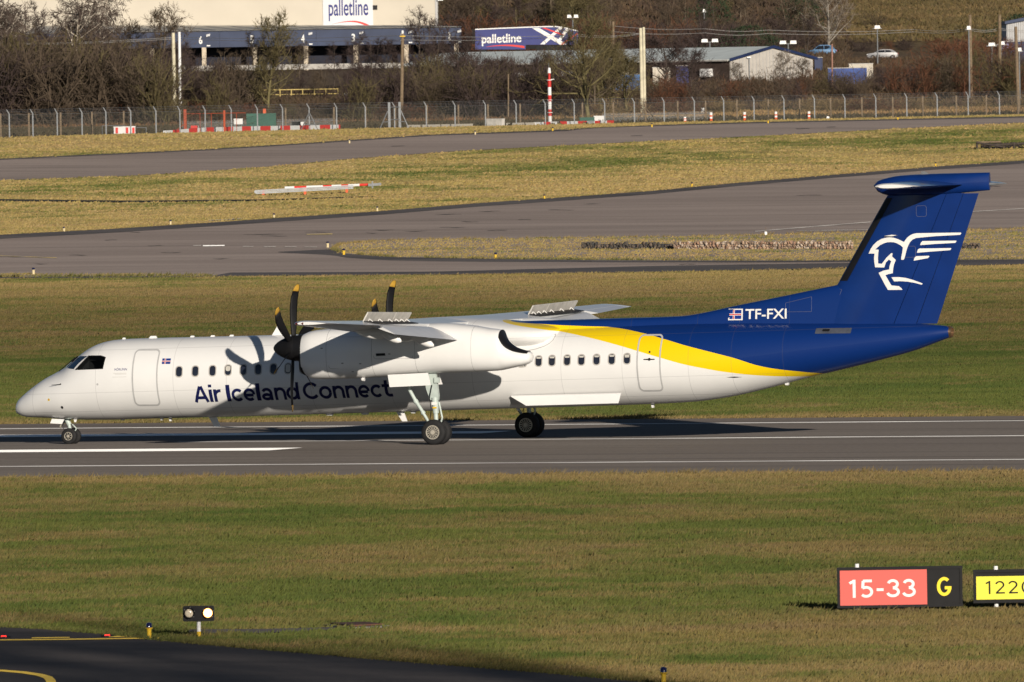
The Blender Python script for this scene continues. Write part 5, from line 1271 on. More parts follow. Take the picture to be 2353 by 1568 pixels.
def fbox(name, x0, x1, ytop, ybot, depth, mat, label, cat, dy, extra=None):
    """box-like cabinet standing at the fence: body with plinth, lid and door"""
    c = fpt((x0+x1)/2, dy); m_ = m_per_px(fence_y((x0+x1)/2)+dy); e = empty(name, tuple(c), 0, label, cat)
    zt = at((x0+x1)/2, ytop, c[1])[2]-c[2]; zb = max(0.0, at((x0+x1)/2, ybot, c[1])[2]-c[2]); w = (x1-x0)*m_
    MB().box((0, 0, (zt+zb)/2), (w, depth, zt-zb)).build('body', mat, e)
    MB().box((0, 0, zt+.02), (w+.08, depth+.08, .06)).build('lid', mat, e)
    for k in (-1, 1): MB().box((k*w*.25, -depth/2-.012, (zt+zb)/2), (w*.44, .02, (zt-zb)*.82)).build('door', mat, e)
    if zb > .05:
        for k in (-1, 1): MB().box((k*w*.38, 0, zb/2-.03), (.08, .08, zb+.06)).build('leg', M['galv'], e)
    return e, w, zt
e, w, zt = fbox('equipment_cabinet', 567, 635, 262, 297, 1.6, M['green'], 'large dark green equipment cabinet behind the striped barrier', 'cabinet', 8)
MB().box((.35, 0, zt+.28), (.32, .3, .5)).build('beacon_box', M['orange'], e)
fbox('equipment_cabinet', 538, 558, 274, 286, .6, M['white'], 'small white box on legs left of the green cabinet', 'cabinet', 7)
e, w, zt = fbox('equipment_cabinet', 671, 691, 281, 290, .6, M['darkgrey'], 'small dark box with a white end right of the green cabinet', 'cabinet', 7)
MB().box((w/2+.2, 0, zt-.2), (.42, .5, .42)).build('end_cap', M['white'], e)
e, w, zt = fbox('equipment_cabinet', 1118, 1160, 274, 297.5, 1.0, M['concrete'], 'pale grey ribbed cabinet standing by the fence between white kerbs', 'cabinet', 2)
for k in range(6): MB().box((-w/2+.2+k*.28, -.53, zt*.5), (.05, .05, zt*.8)).build('rib', M['concrete'], e)
fbox('equipment_cabinet', 1332, 1366, 271, 284, .9, M['green'], 'low green box behind the shorter striped barrier', 'cabinet', 7)
fbox('equipment_cabinet', 1365, 1388, 267.5, 279, .8, M['white'], 'white cabinet above the right end of the shorter barrier', 'cabinet', 8)
fbox('equipment_cabinet', 1350, 1365, 279.5, 291, .5, M['galv'], 'small grey box in front of the shorter striped barrier', 'cabinet', 1)
e, w, zt = fbox('barrier_block', 262, 311, 292, 307.5, .9, M['white'], 'white barrier block with red panels inside a thin grey frame', 'barrier', 2)
for k in (-.36, .12, .42): MB().box((k*w, -.5, zt*.55), (.26, .03, zt*.75)).build('red_panel', M['signred'], e)
c = fpt(286, 3); m_ = m_per_px(c[1]); e = empty('pipe_frame', tuple(c), 0, 'thin grey pipe frame standing around the striped block', 'frame')
fm = MB().tube((-51*m_, 0, 0), (-51*m_, 0, .95), .03).tube((-51*m_, 0, .95), (4*m_, 0, .95), .03).tube((4*m_, 0, .72), (50*m_, 0, .68), .03).tube((50*m_, 0, 0), (50*m_, 0, .7), .03)
fm.build('pipe', M['galv'], e)
c = fpt(426, 6); m_ = m_per_px(c[1]); e = empty('orange_frame', tuple(c), 0, 'orange red steel gate frame left of the green cabinet', 'gate'); ora = paint('faded orange steel', (.36, .06, .02), .6, .15, 4)
MB().box((0, 0, 1.25), (.30, .3, 2.5)).build('post', ora, e); MB().box((90*m_, 0, 1.15), (.2, .2, 2.3)).build('post', ora, e)
MB().tube((0, 0, 2.0), (139*m_, 0, 2.02), .03).build('rail', ora, e); MB().tube((-27*m_, 0, .1), (0, 0, 1.0), .04).build('brace', ora, e)
for k in (34, 60, 118): MB().tube((k*m_, 0, 0), (k*m_, 0, 2.0), .03).build('upright', ora, e)
c = fpt(447, 5); e = empty('signal_box', tuple(c), 0, 'small red signal box beside the orange post', 'box'); MB().box((0, 0, .45), (.75, .4, .6)).build('body', M['signred'], e); MB().box((.45, 0, .45), (.16, .42, .62)).build('end_cap', M['concrete'], e)
# white kerb sections lying along the fence
for i, (xa, xb) in enumerate(((935, 1012), (1014, 1087), (1163, 1232))):
    a_, c_ = fpt(xa, 3.0), fpt(xb, 3.0)
    lb = ('left one, beside the gate frame', 'middle one, left of the grey cabinet', 'right one, between the grey cabinet and the striped barrier')[i]
    e = empty('kerb_barrier', tuple(a_), 0, 'low white barrier section, ' + lb, 'barrier', 'white barrier sections along the fence'); d = c_-a_
    MB().prism([(0, -.2, -.02), (0, .2, -.02), (0, .16, .34), (0, -.16, .34)], tuple(d)).build('section', M['cream'], e)
# striped mast
c = fpt(1264, 6); m_ = m_per_px(c[1]); e = empty('striped_mast', tuple(c), 0, 'tall slim mast banded in red and white beside the fence', 'mast')
zs = [0, 1.05, 1.75, 2.5, 3.05, 4.0, 4.9, 5.5, 6.3]
bands = [(0, 1.0, 'w'), (1.0, 1.75, 'r'), (1.75, 2.6, 'w'), (2.6, 3.3, 'r'), (3.3, 4.2, 'w'), (4.2, 5.1, 'r'), (5.1, 5.75, 'r2'), (5.75, 6.35, 'w')]
for a_, c_, k in bands: MB().tube((0, 0, a_), (0, 0, c_), .2 if k != 'r2' else .13, .2 if k in 'wr' and c_ < 5.6 else .13, 12).build('band', M['white'] if k == 'w' else M['red'], e)
for z in (1.35, 2.75, 4.95): MB().tube((0, 0, z), (0, 0, z+.07), .31, .31, 12).build('collar', M['white'], e)
MB().tube((0, 0, 5.05), (.55, 0, 5.06), .04).build('arm', M['white'], e); MB().tube((-.05, 0, 6.3), (-.05, 0, 6.9), .02).build('rod', M['galv'], e)
# banded marker posts
for px, h_, lb in ((1574, .62, 'shortest one, leftmost'), (1634, 1.05, 'second from the left'), (1711, 1.02, 'third from the left'), (1783, 1.0, 'fourth from the left'), (1859, .95, 'rightmost one')):
    c = fpt(px, -1.5); e = empty('marker_post', tuple(c), 0, 'white marker post with orange bands at the foot of the fence, ' + lb, 'post', 'orange banded marker posts')
    MB().tube((0, 0, 0), (0, 0, h_*.35), .16, .16, 10).build('orange_band', M['orange'], e); MB().tube((0, 0, h_*.35), (0, 0, h_), .16, .16, 10).build('white_band', M['white'], e); MB().tube((0, 0, h_*.55), (0, 0, h_*.72), .165, .165, 10).build('orange_band', M['orange'], e)
c = fpt(1902.5, -1.5); e = tag(MB().prism([(-.2, 0, 0), (.2, 0, 0), (.14, 0, .32), (-.1, 0, .36)], (0, .2, 0)).build('marker_cone', M['white'], None, loc=tuple(c)), 'small white marker lying at the foot of the fence right of the banded posts', 'marker')

# ================================================================== BEHIND THE FENCE
def stand(px, py, Y=None):
    """ground point seen at a photo position (or the ground under it at depth Y)"""
    if Y is None: return on_ground(px, py)
    p = at(px, py, Y); return np.array([p[0], Y, float(gz(Y))])
# railway
def rail_strip(name, y0, y1, mat, off): ruled(name, [(-160, y0), (200, y0+60)], [(-160, y1), (200, y1+60)], mat, off, na=80, nb=3)
rail_strip('railway_ballast', 1768, 1776, paint('railway ballast', (.13, .115, .105), .95, .3, 3), .05)
rl = MB()
for dy in (1770.6, 1772.1):
    P = [(-160+9*i, dy + 60*i/40, float(gz(dy + 60*i/40)) + .20) for i in range(41)]
    rl.path(P, .07, 4)
o = rl.build('railway_track', paint('rail steel', (.10, .085, .075), .5, .2, 3, .5)); o['kind'] = 'structure'
c = stand(1611, 0, 1758); e = empty('white_post', tuple(c), 0, 'short white post in the dead grass beside the railway', 'post'); MB().box((0, 0, .45), (.34, .15, .95)).build('post', M['white'], e); MB().box((0, 0, .95), (.38, .19, .05)).build('cap', M['white'], e)
# yellow hand rail
raily = paint('faded yellow railing', (.52, .40, .15), .55, .15, 3); YR = float(on_ground(690, 229)[1]); c = stand(592, 0, YR); m_ = m_per_px(YR); e = empty('yellow_railing', tuple(c), 0, 'yellow hand railing on the bank in front of the loading bays', 'railing')
zt = at(690, 206, YR)[2]-c[2]; zb = at(690, 226, YR)[2]-c[2]
MB().tube((0, 0, zt), (182*m_, 0, zt), .07).build('rail', raily, e); MB().tube((0, 0, (zt*.45+zb*.55)), (182*m_, 0, (zt*.45+zb*.55)), .06).build('rail', raily, e)
for px in (0, 48, 74, 100, 127, 153, 181): MB().tube((px*m_, 0, min(zb, 0)), (px*m_, 0, zt), .07).build('post', raily, e)
c2 = stand(790, 0, YR); e = empty('white_drum', tuple(c2), 0, 'small white drum standing right of the yellow railing', 'drum'); zd = 0.1; MB().lathe([(0, .3), (zd+.6, .32), (zd+.62, .28)], (0, 0, 0), 'Z', 14).build('body', M['white'], e); MB().lathe([(zd+.3, .33), (zd+.34, .33)], (0, 0, 0), 'Z', 14).build('hoop', M['galv'], e)

# poles and wires
def pole(px0, ytop, px1, ybot, Y, R_, mat, label, grp=None, name='utility_pole', caps=None):
    b_ = at(px1, ybot, Y); g_ = float(gz(Y)); t_ = at(px0, ytop, Y); e = empty(name, (float(b_[0]), Y, g_), 0, label, 'pole', grp)
    MB().tube((0, 0, min(0, b_[2]-g_)), (t_[0]-b_[0], 0, t_[2]-g_), R_, R_*.85, 10).build('shaft', mat, e)
    if caps == 'h':
        MB().box((t_[0]-b_[0], 0, t_[2]-g_-.3), (R_*3, R_*3, .12)).build('band', M['yellow'], e)
        MB().lathe([(0, .12), (.2, .16), (.4, .1)], (t_[0]-b_[0], 0, t_[2]-g_), 'Z', 10).build('insulator', M['white'], e)
    else: MB().lathe([(0, R_*.95), (.08, R_*.6)], (t_[0]-b_[0], 0, t_[2]-g_), 'Z', 10).build('cap', mat, e)
    return t_
lichen = paint('lichen stained concrete', (.60, .55, .40), .8, .22, 1.5)
pole(398, 77, 401, 227, 1766, .24, lichen, 'pale concrete pole, front one of the pair behind the left fence', 'pairs of pale poles')
pole(412, 75, 414, 219, 1772, .20, M['white'], 'pale concrete pole with a dark collar, rear one of the left pair', 'pairs of pale poles')
pole(925, 78, 922, 262, 1750, .22, M['timber'], 'tall timber utility pole right of the loading bays', caps='h')
pole(1472, 66, 1475, 221, 1768, .22, lichen, 'pale concrete pole, front one of the pair in the middle', 'pairs of pale poles')
pole(1479, 64, 1481, 209, 1774, .20, lichen, 'pale concrete pole, rear one of the pair in the middle', 'pairs of pale poles')
pole(1409, 51, 1410, 210, 1830, .18, M['timber'], 'slim brown timber pole behind the big bare tree')
pole(2229, 36, 2231, 186, 1810, .22, M['timber'], 'tall timber pole, left one of the three at the right edge')
pole(2297, 35, 2297, 186, 1815, .22, M['timber'], 'tall timber pole, middle one of the three at the right edge')
pole(2334, 63, 2341, 263, 1735, .22, M['timber'], 'timber pole nearest the fence at the right edge')
pole(1912, 103, 1912, 170, 1850, .12, paint('rusty red pole', (.30, .16, .12), .6, .2, 5), 'thin rusty red and white pole between the gable and the blue container')
pole(1168, 172, 1167, 212, 1745, .10, M['timber'], 'short leaning stake in the brush left of the striped mast')
def wire(pts, label):
    P = [at(x, y, Y) for x, y, Y in pts]; e = empty('overhead_wire', tuple(float(q) for q in P[0]), 0, label, 'wire', 'overhead wires behind the fence'); Q = []
    for a_, c_ in zip(P[:-1], P[1:]):
        for k in range(6): t = k/6; q = a_*(1-t)+c_*t; Q.append(tuple(q-P[0]-np.array((0, 0, .25*math.sin(math.pi*t)))))
    Q.append(tuple(P[-1]-P[0])); MB().path(Q, .026, 4).build('cable', paint('wire grey', (.32, .31, .30), .6, .1, 2), e)
wire([(-30, 100, 1800), (398, 86, 1800), (925, 82, 1750), (1331, 80, 1790), (1472, 77, 1800)], 'overhead wire across the loading bays, upper one on the left')
wire([(-30, 101.5, 1802), (398, 90, 1802), (925, 92, 1752), (1331, 84, 1792), (1472, 79, 1802)], 'overhead wire across the loading bays, lower one on the left')
wire([(1409, 60, 1830), (1620, 66.5, 1825), (1765, 69.5, 1825), (2100, 68.5, 1820), (2229, 66, 1812), (2297, 65.5, 1816), (2400, 66, 1820)], 'overhead wire running to the right edge, upper one')
wire([(1409, 73, 1830), (1620, 76, 1825), (1765, 77.5, 1825), (2100, 73.5, 1820), (2229, 70, 1812), (2297, 69, 1816), (2400, 70, 1820)], 'overhead wire running to the right edge, lower one')
def flood(px, ytop, ybot, Y, n, label, w=.62):
    b_ = at(px, ybot, Y); g_ = float(gz(Y)); t_ = at(px, ytop, Y); e = empty('floodlight_mast', (float(b_[0]), Y, min(g_, b_[2])), 0, label, 'light', 'white floodlight masts'); z0 = min(g_, b_[2])
    MB().tube((0, 0, 0), (t_[0]-b_[0], 0, t_[2]-z0), .10, .08, 8).build('pole', M['galv'], e); x_ = t_[0]-b_[0]; z_ = t_[2]-z0
    MB().box((x_, 0, z_), (w*1.6, .08, .08)).build('bracket', M['galv'], e)
    for k in range(n):
        dx = (k-(n-1)/2)*w*1.55
        MB().prism([(x_+dx-w*.5, -.2, z_-.02), (x_+dx+w*.5, -.2, z_-.02), (x_+dx+w*.42, -.12, z_+.42), (x_+dx-w*.42, -.12, z_+.42)], (0, .3, 0)).build('lamp_head', M['white'], e)
flood(1316, 41, 66, 2060, 2, 'floodlight mast with two white heads above the lorry trailer')
flood(1631, 97, 108, 1960, 2, 'floodlight mast with two white heads above the shed roof', .9)
flood(1811, 101, 112, 1960, 2, 'floodlight mast with two white heads behind the gable', .9)
flood(2016, 66, 100, 1990, 1, 'floodlight mast with one white head right of the blue car', .8)
flood(2279, 106, 128, 1900, 1, 'floodlight mast left of the dark blue building', .9)
flood(2301, 103, 122, 1905, 1, 'floodlight mast in front of the dark blue building', .9)
flood(2342, 118, 135, 1780, 1, 'floodlight mast at the right edge beside the timber pole', .6)
flood(2226, 68, 90, 1806, 1, 'white lamp head fixed beside the left timber pole', .5)
flood(1618, 28, 75, 2150, 1, 'dark slim mast with small white lamps on the hillside', .4)

# warehouse with its canopy and loading bays
Yw = 2125.0; mw = m_per_px(Yw)
x0 = at(-70, 60, Yw)[0]; x1 = at(1005.5, 60, Yw)[0]; zt = at(500, -45, Yw)[2]; zb = float(gz(2080))-2
e = empty('warehouse', (x0, Yw, zb), 0, 'large cream clad warehouse with a white roofed canopy and a grey blue fascia', 'building')
MB().box(((x1-x0)/2, 20, (zt-zb)/2), (x1-x0, 40, zt-zb)).build('wall', M['cream'], e)
MB().box(((x1-x0)/2, 20, zt-zb+.2), (x1-x0+.8, 40.8, .5)).build('roof', M['roofw'], e)
MB().box((x1-x0-.12, -.05, (zt-zb)/2), (.35, .12, zt-zb)).build('corner_trim', M['greywall'], e)
# sign panel
sx0 = at(742, 20, Yw)[0]-x0; sx1 = at(857, 20, Yw)[0]-x0; zs0 = at(800, 63, Yw)[2]-zb; zs1 = at(800, -12, Yw)[2]-zb
sg = MB().box(((sx0+sx1)/2, -.08, (zs0+zs1)/2), (sx1-sx0, .1, zs1-zs0)).build('sign_panel', paint('white sign board', (.60, .61, .64), .5, .03, 1), e)
def Wx(px): return at(px, 20, Yw)[0]-x0
def Wz(py, px=800): return at(px, py, Yw)[2]-zb
text_obj('lettering', 'palletline', M['signnavy'], sg, Wx(755), Wx(846), Wz(48.5), Wz(-2), -.15, .012)
sw = MB(); up = []; lo = []
for k in range(13):
    t = k/12; x = Wx(762) + (Wx(847)-Wx(762))*t; yb = 57 - 9*math.sin(math.pi*min(1, t*.72+.06)) + (7 if t > .5 else 0)*((t-.5)*2)**2; th = .4 + 5.5*t**1.3
    up.append((x, -.15, Wz(yb))); lo.append((x, -.15, Wz(yb+th)))
outward(sw.add(up+lo, [(k, k+1, 14+k, 13+k) for k in range(12)]).build('red_swoosh', M['signred'], sg, fix=False))
MB().box((Wx(862), -.1, Wz(18.5)), (.65, .2, .65)).build('wall_vent', M['darkgrey'], e)
MB().box((Wx(1012), -.4, Wz(2)), (.8, .5, .4)).build('wall_lamp', M['white'], e)
# canopy: sloping white roof sheets with raised ribs, fascia, piers, bays
Yf = 2085.0
fx0 = at(60, 95, Yf)[0]-x0; fx1 = at(1060, 80, Yf)[0]-x0; fzt = at(700, 69.5, Yf)[2]-zb; fzb = at(700, 106, Yf)[2]-zb
MB().prism([(fx0, Yf-Yw+.1, fzt+.02), (fx1, Yf-Yw+.1, fzt+.02), (fx1-8, -.1, fzt+.55), (fx0, -.1, fzt+1.35)], (0, 0, .12)).build('canopy_roof', M['roofw'], e)
for k in range(17):
    t = k/16; xa = fx0+(fx1-fx0)*t; MB().tube((xa, Yf-Yw+.1, fzt+.16), (xa-6-(2*t), -.2, fzt+1.45-.8*t), .05, .05, 4).build('roof_rib', M['greywall'], e)
for k in range(9):
    xa = fx0+(fx1-fx0)*k/9; xb_ = fx0+(fx1-fx0)*(k+1)/9
    MB().box(((xa+xb_)/2, Yf-Yw, (fzt+fzb)/2), (xb_-xa-.03, .25, fzt-fzb)).build('fascia_panel', M['fascia'], e)
MB().box(((fx0+fx1)/2, Yf-Yw-.02, fzt+.06), (fx1-fx0, .35, .12)).build('fascia_trim', M['darkgrey'], e)
MB().box(((fx0+fx1)/2, Yf-Yw+6, (fzb-3)/2+.2), (fx1-fx0, .3, fzb+3)).build('bay_wall', paint('painted bay shade', (.02, .022, .035), .8, .2, 1), e)  # near-black backing: shade of the open bays is put into its colour
pier = paint('pale block pier', (.55, .47, .36), .85, .2, 2)
for i, px in enumerate((112, 232, 350, 469, 586, 703, 817.5, 934, 1049)):
    xx_ = at(px, 120, Yf)[0]-x0; MB().box((xx_, Yf-Yw, fzb-1.9), (.62, .5, 3.8)).build('pier', pier, e)
for d_, px in (('6', 461), ('5', 579), ('4', 696), ('3', 812), ('2', 925), ('1', 1033)):
    xx_ = at(px, 92, Yf)[0]-x0; hh = fzt-fzb; text_obj('bay_number', d_, wht, e, xx_-(.25 if d_ != '1' else .14), xx_+(.25 if d_ != '1' else .14), fzb+hh*.22, fzb+hh*.72, Yf-Yw-.15, .03)
for px in (478, 713, 830, 942, 1055):
    xx_ = at(px, 82, Yf)[0]-x0; MB().prism([(xx_-.25, Yf-Yw-.5, fzt-.75), (xx_+.3, Yf-Yw-.5, fzt-.62), (xx_+.3, Yf-Yw-.15, fzt-.35), (xx_-.25, Yf-Yw-.15, fzt-.48)], (0, .1, .12)).build('wall_lamp', M['white'], e)
    MB().box((xx_+.05, Yf-Yw-.25, fzb+.25), (.5, .2, .18)).build('wall_lamp', M['white'], e)
lz = MB().box(((fx0+fx1)/2-1, Yf-Yw-8, at(700, 149, 2077)[2]-zb-.3), (fx1-fx0-14, .4, .75)).build('dock_edge', M['concrete'], e)
# lorry trailer with a curved roof
Yt = 2050.0; mt = m_per_px(Yt); b_ = at(1090, 118, Yt); g_ = float(gz(Yt))
e = empty('lorry_trailer', (b_[0], Yt, g_), 0, 'blue curtain sided lorry trailer with white lettering and crossing white stripes', 'trailer')
def Tp(px, py, dy=0.0): p = at(px, py, Yt); return (p[0]-b_[0], dy, p[2]-g_)
top = [(1092, 66.8), (1150, 64.2), (1210, 61.8), (1250, 60.4), (1278, 60.2), (1295, 62.3), (1310, 66.3), (1328, 70.5)]
side = [Tp(1092, 114)] + [Tp(x, y+2.4) for x, y in top] + [Tp(1328, 103), Tp(1208, 103.5), Tp(1208, 114)]
MB().prism(side, (0, 2.6, 0)).build('body', M['trailer'], e)
rf = MB(); q = [Tp(x, y) for x, y in top]; q2 = [Tp(x, y+2.6) for x, y in top]
MB().prism(q + q2[::-1], (0, 2.62, 0)).build('roof_edge', M['white'], e)
MB().prism([Tp(1084, 67, .1), Tp(1091.5, 67, .1), Tp(1091.5, 101, .1), Tp(1084, 101, .1)], (0, 2.4, 0)).build('end_frame', M['blackpaint'], e)
MB().prism([Tp(1209, 104, .2), Tp(1326, 103.5, .2), Tp(1326, 112, .2), Tp(1209, 113, .2)], (0, 2.2, 0)).build('chassis', M['blackpaint'], e)
for px in (1240, 1262, 1284): MB().lathe([(0, .5), (.3, .5)], Tp(px, 113, .1), 'Y', 18).build('wheel', M['black'], e)
MB().lathe([(0, .5), (.3, .5)], Tp(1110, 117, .1), 'Y', 18).build('wheel', M['black'], e)
v, f = text_polys('palletline', .02); v = fit(v, Tp(1105.5, 0)[0], Tp(1196.5, 0)[0], Tp(1150, 105.5)[2], Tp(1150, 79)[2]); mn = v[:, 0].min()
outward(MB().add([(p[0], -.02, p[1] + (p[0]-mn)*.018 - .02) for p in v], f).build('lettering', wht, e, fix=False))
def tq(pts, mat, name, dy): outward(MB().add([Tp(x, y, dy) for x, y in pts], [tuple(range(len(pts)))]).build(name, mat, e, fix=False))
tq([(1223, 65.3), (1239, 64.8), (1303.5, 102.5), (1287, 103)], wht, 'white_stripe', -.02); tq([(1284, 64), (1293, 64.4), (1252, 102), (1241, 102.3)], wht, 'white_stripe', -.03)
tq([(1300, 66), (1307.5, 68.5), (1289, 93), (1281.5, 93)], wht, 'white_stripe', -.025); tq([(1245, 64.5), (1253, 64.2), (1296, 80), (1290, 81)], M['signred'], 'red_stripe', -.035)
tq([(1326, 76), (1327, 79), (1293, 102.5), (1288, 102.5)], M['signred'], 'red_stripe', -.04)
up = []; lo = []
for k in range(11):
    t = k/10; x = 1118 + (1205-1118)*t; yb = 108.5 - 5.5*math.sin(math.pi*min(1, t*.8+.05)) ; up.append(Tp(x, yb, -.02)); lo.append(Tp(x, yb + .6 + 4.6*t, -.02))
outward(MB().add(up+lo, [(k, k+1, 12+k, 11+k) for k in range(10)]).build('red_swoosh', M['signred'], e, fix=False))

# long shed with pale roof and white gable
Yg = 1905.0; C0 = at(1679, 139, Yg); g_ = float(gz(Yg))-.5
e1 = np.array((-.72, .69, 0)); e2 = np.array((.72, .69, 0)); gw = 15.2; gl = 60.0
e = empty('shed', tuple((C0[0], Yg, g_)), 0, 'long shed with pale green roof, white gable and blue verges', 'building')
ez = C0[2]-g_; rz = ez + 1.55
def Sp(a_, c_, z): q = e1*a_ + e2*c_; return (q[0], q[1], z)
MB().prism([Sp(0, 0, 0), Sp(0, gw, 0), Sp(0, gw, ez), Sp(0, gw/2, rz), Sp(0, 0, ez)], tuple(e1*.2)).build('gable_wall', paint('white ribbed cladding', (.47, .44, .40), .7, .08, 1.5), e)
MB().prism([Sp(.2, 0, 0), Sp(gl, 0, 0), Sp(gl, 0, ez), Sp(.2, 0, ez)], tuple(e2*.2)).build('side_wall', M['brownwall'], e)
MB().prism([Sp(-.3, -.5, ez+.0), Sp(-.3, gw/2, rz+.1), Sp(gl, gw/2, rz+.1), Sp(gl, -.5, ez+.0)], (0, 0, .12)).build('roof', M['roofg'], e)
MB().prism([Sp(-.3, gw+.5, ez+.0), Sp(-.3, gw/2, rz+.1), Sp(gl, gw/2, rz+.1), Sp(gl, gw+.5, ez+.0)], (0, 0, .12)).build('roof', M['roofg'], e)
MB().prism([Sp(-.42, -.5, ez-.1), Sp(-.42, gw/2, rz), Sp(-.42, gw/2, rz+.35), Sp(-.42, -.5, ez+.25)], tuple(e1*.14)).build('verge_board', M['navy'], e)
MB().prism([Sp(-.42, gw+.5, ez-.1), Sp(-.42, gw/2, rz), Sp(-.42, gw/2, rz+.35), Sp(-.42, gw+.5, ez+.25)], tuple(e1*.14)).build('verge_board', M['navy'], e)
MB().tube(Sp(0, -.55, ez-.02), Sp(gl, -.55, ez-.02), .12, .12, 6).build('gutter', M['concrete'], e)
for k in range(10): MB().box(Sp(4+4.2*k, -.02, ez*.58), (1.6, 1.6, ez*.28), rot=Matrix.Rotation(math.radians(46), 3, 'Z')).build('window', M['glass'] if k % 2 else M['white'], e)
for k in range(24): MB().tube(Sp(-.03, .35+k*.62, .1), Sp(-.03, .35+k*.62, ez + min(k, 23-k)*.12), .035, .035, 4).build('wall_rib', M['greywall'], e)
MB().tube(Sp(-.2, 3.2, 0), Sp(-.2, 3.2, ez+.35), .05, .05, 6).build('drain_pipe', M['galv'], e)
MB().box(Sp(-.35, 3.0, ez+.35), (.5, .35, .2)).build('wall_lamp', M['white'], e)
# small blue store and blue container
def container(x0_, x1_, ytop, ybot, Y, depth, mat, name, label, cat, ribs=True):
    b_ = at((x0_+x1_)/2, ybot, Y); g_ = min(float(gz(Y)), b_[2]); e = empty(name, (b_[0], Y, g_), 0, label, cat); w = (x1_-x0_)*m_per_px(Y); zt = at((x0_+x1_)/2, ytop, Y)[2]-g_
    MB().box((0, depth/2, zt/2), (w, depth, zt)).build('body', mat, e); MB().box((0, depth/2, zt+.04), (w+.1, depth+.1, .1)).build('roof', M['concrete'], e)
    if ribs:
        for k in range(int(w/.6)): MB().box((-w/2+.3+.6*k, -.02, zt*.5), (.22, .05, zt*.9)).build('rib', mat, e)
    for sx_ in (-1, 1): MB().box((sx_*(w/2-.08), -.03, zt/2), (.16, .08, zt)).build('corner_post', mat, e)
    return e
container(1903, 1992, 157, 180, 1880, 3, paint('container blue', (.03, .07, .26), .5, .2, 1), 'shipping_container', 'blue shipping container half hidden by brush', 'container')
container(1951, 2006, 147.5, 156.5, 1905, 2.4, M['cream'], 'portable_cabin', 'low cream cabin roof above the blue container', 'cabin', False)
container(1872, 1890, 133, 152, 1960, 3, M['navy'], 'portable_cabin', 'small dark blue cabin right of the white gable', 'cabin', False)
container(1384, 1470, 172, 202, 1865, 3, M['lblue'], 'shipping_container', 'bright blue container behind the bare trees', 'container')
container(1392, 1445, 150, 171, 1882, 2.5, M['cream'], 'parked_truck_body', 'white box body of a parked truck behind the bare trees', 'truck body')
container(1500, 1540, 156, 172, 1880, 2.5, M['cream'], 'parked_truck_body', 'white box body right of the pale pole pair', 'truck body')
container(1554, 1582, 152, 180, 1884, 2.5, M['trailer'], 'parked_truck_body', 'dark blue box body in front of the shed wall', 'truck body')
# building at the right edge
Yb = 1990.0; b_ = at(2313, 94, Yb); g_ = float(gz(Yb)); e = empty('industrial_unit', (b_[0], Yb, g_), 0, 'grey corrugated industrial unit with a blue roof at the right edge', 'building')
def Bp(px, py, dy=0.0): p = at(px, py, Yb); return (p[0]-b_[0], dy, p[2]-g_)
MB().prism([Bp(2313, 96), Bp(2460, 93), Bp(2460, 28), Bp(2313, 55)], (0, 20, 0)).build('upper_wall', M['greywall'], e)
for k in range(20): MB().tube(Bp(2316+5*k, 95.5, -.03), Bp(2316+5*k, 55-.18*5*k, -.03), .05, .05, 4).build('wall_rib', M['greywall'], e)
MB().prism([Bp(2309, 56, -.6), Bp(2460, 28, -.6), Bp(2460, 20, -.6), Bp(2309, 49.5, -.6)], (0, 21, 0)).build('roof', M['fascia'], e)
MB().prism([Bp(2302, 140, -1), Bp(2460, 138, -1), Bp(2460, 92, -1), Bp(2302, 94, -1)], (0, 1.2, 0)).build('lower_wall', M['navy'], e)
MB().prism([Bp(2300, 95, -1.2), Bp(2460, 92, -1.2), Bp(2460, 94, -1.2), Bp(2300, 97, -1.2)], (0, .4, 0)).build('trim', M['greywall'], e)
MB().prism([Bp(2303, 112, -1.3), Bp(2318, 111, -1.3), Bp(2316, 101, -1.3), Bp(2304, 101, -1.3)], (0, .6, 0)).build('door', paint('lilac door', (.28, .26, .48), .5, .1, 2), e)

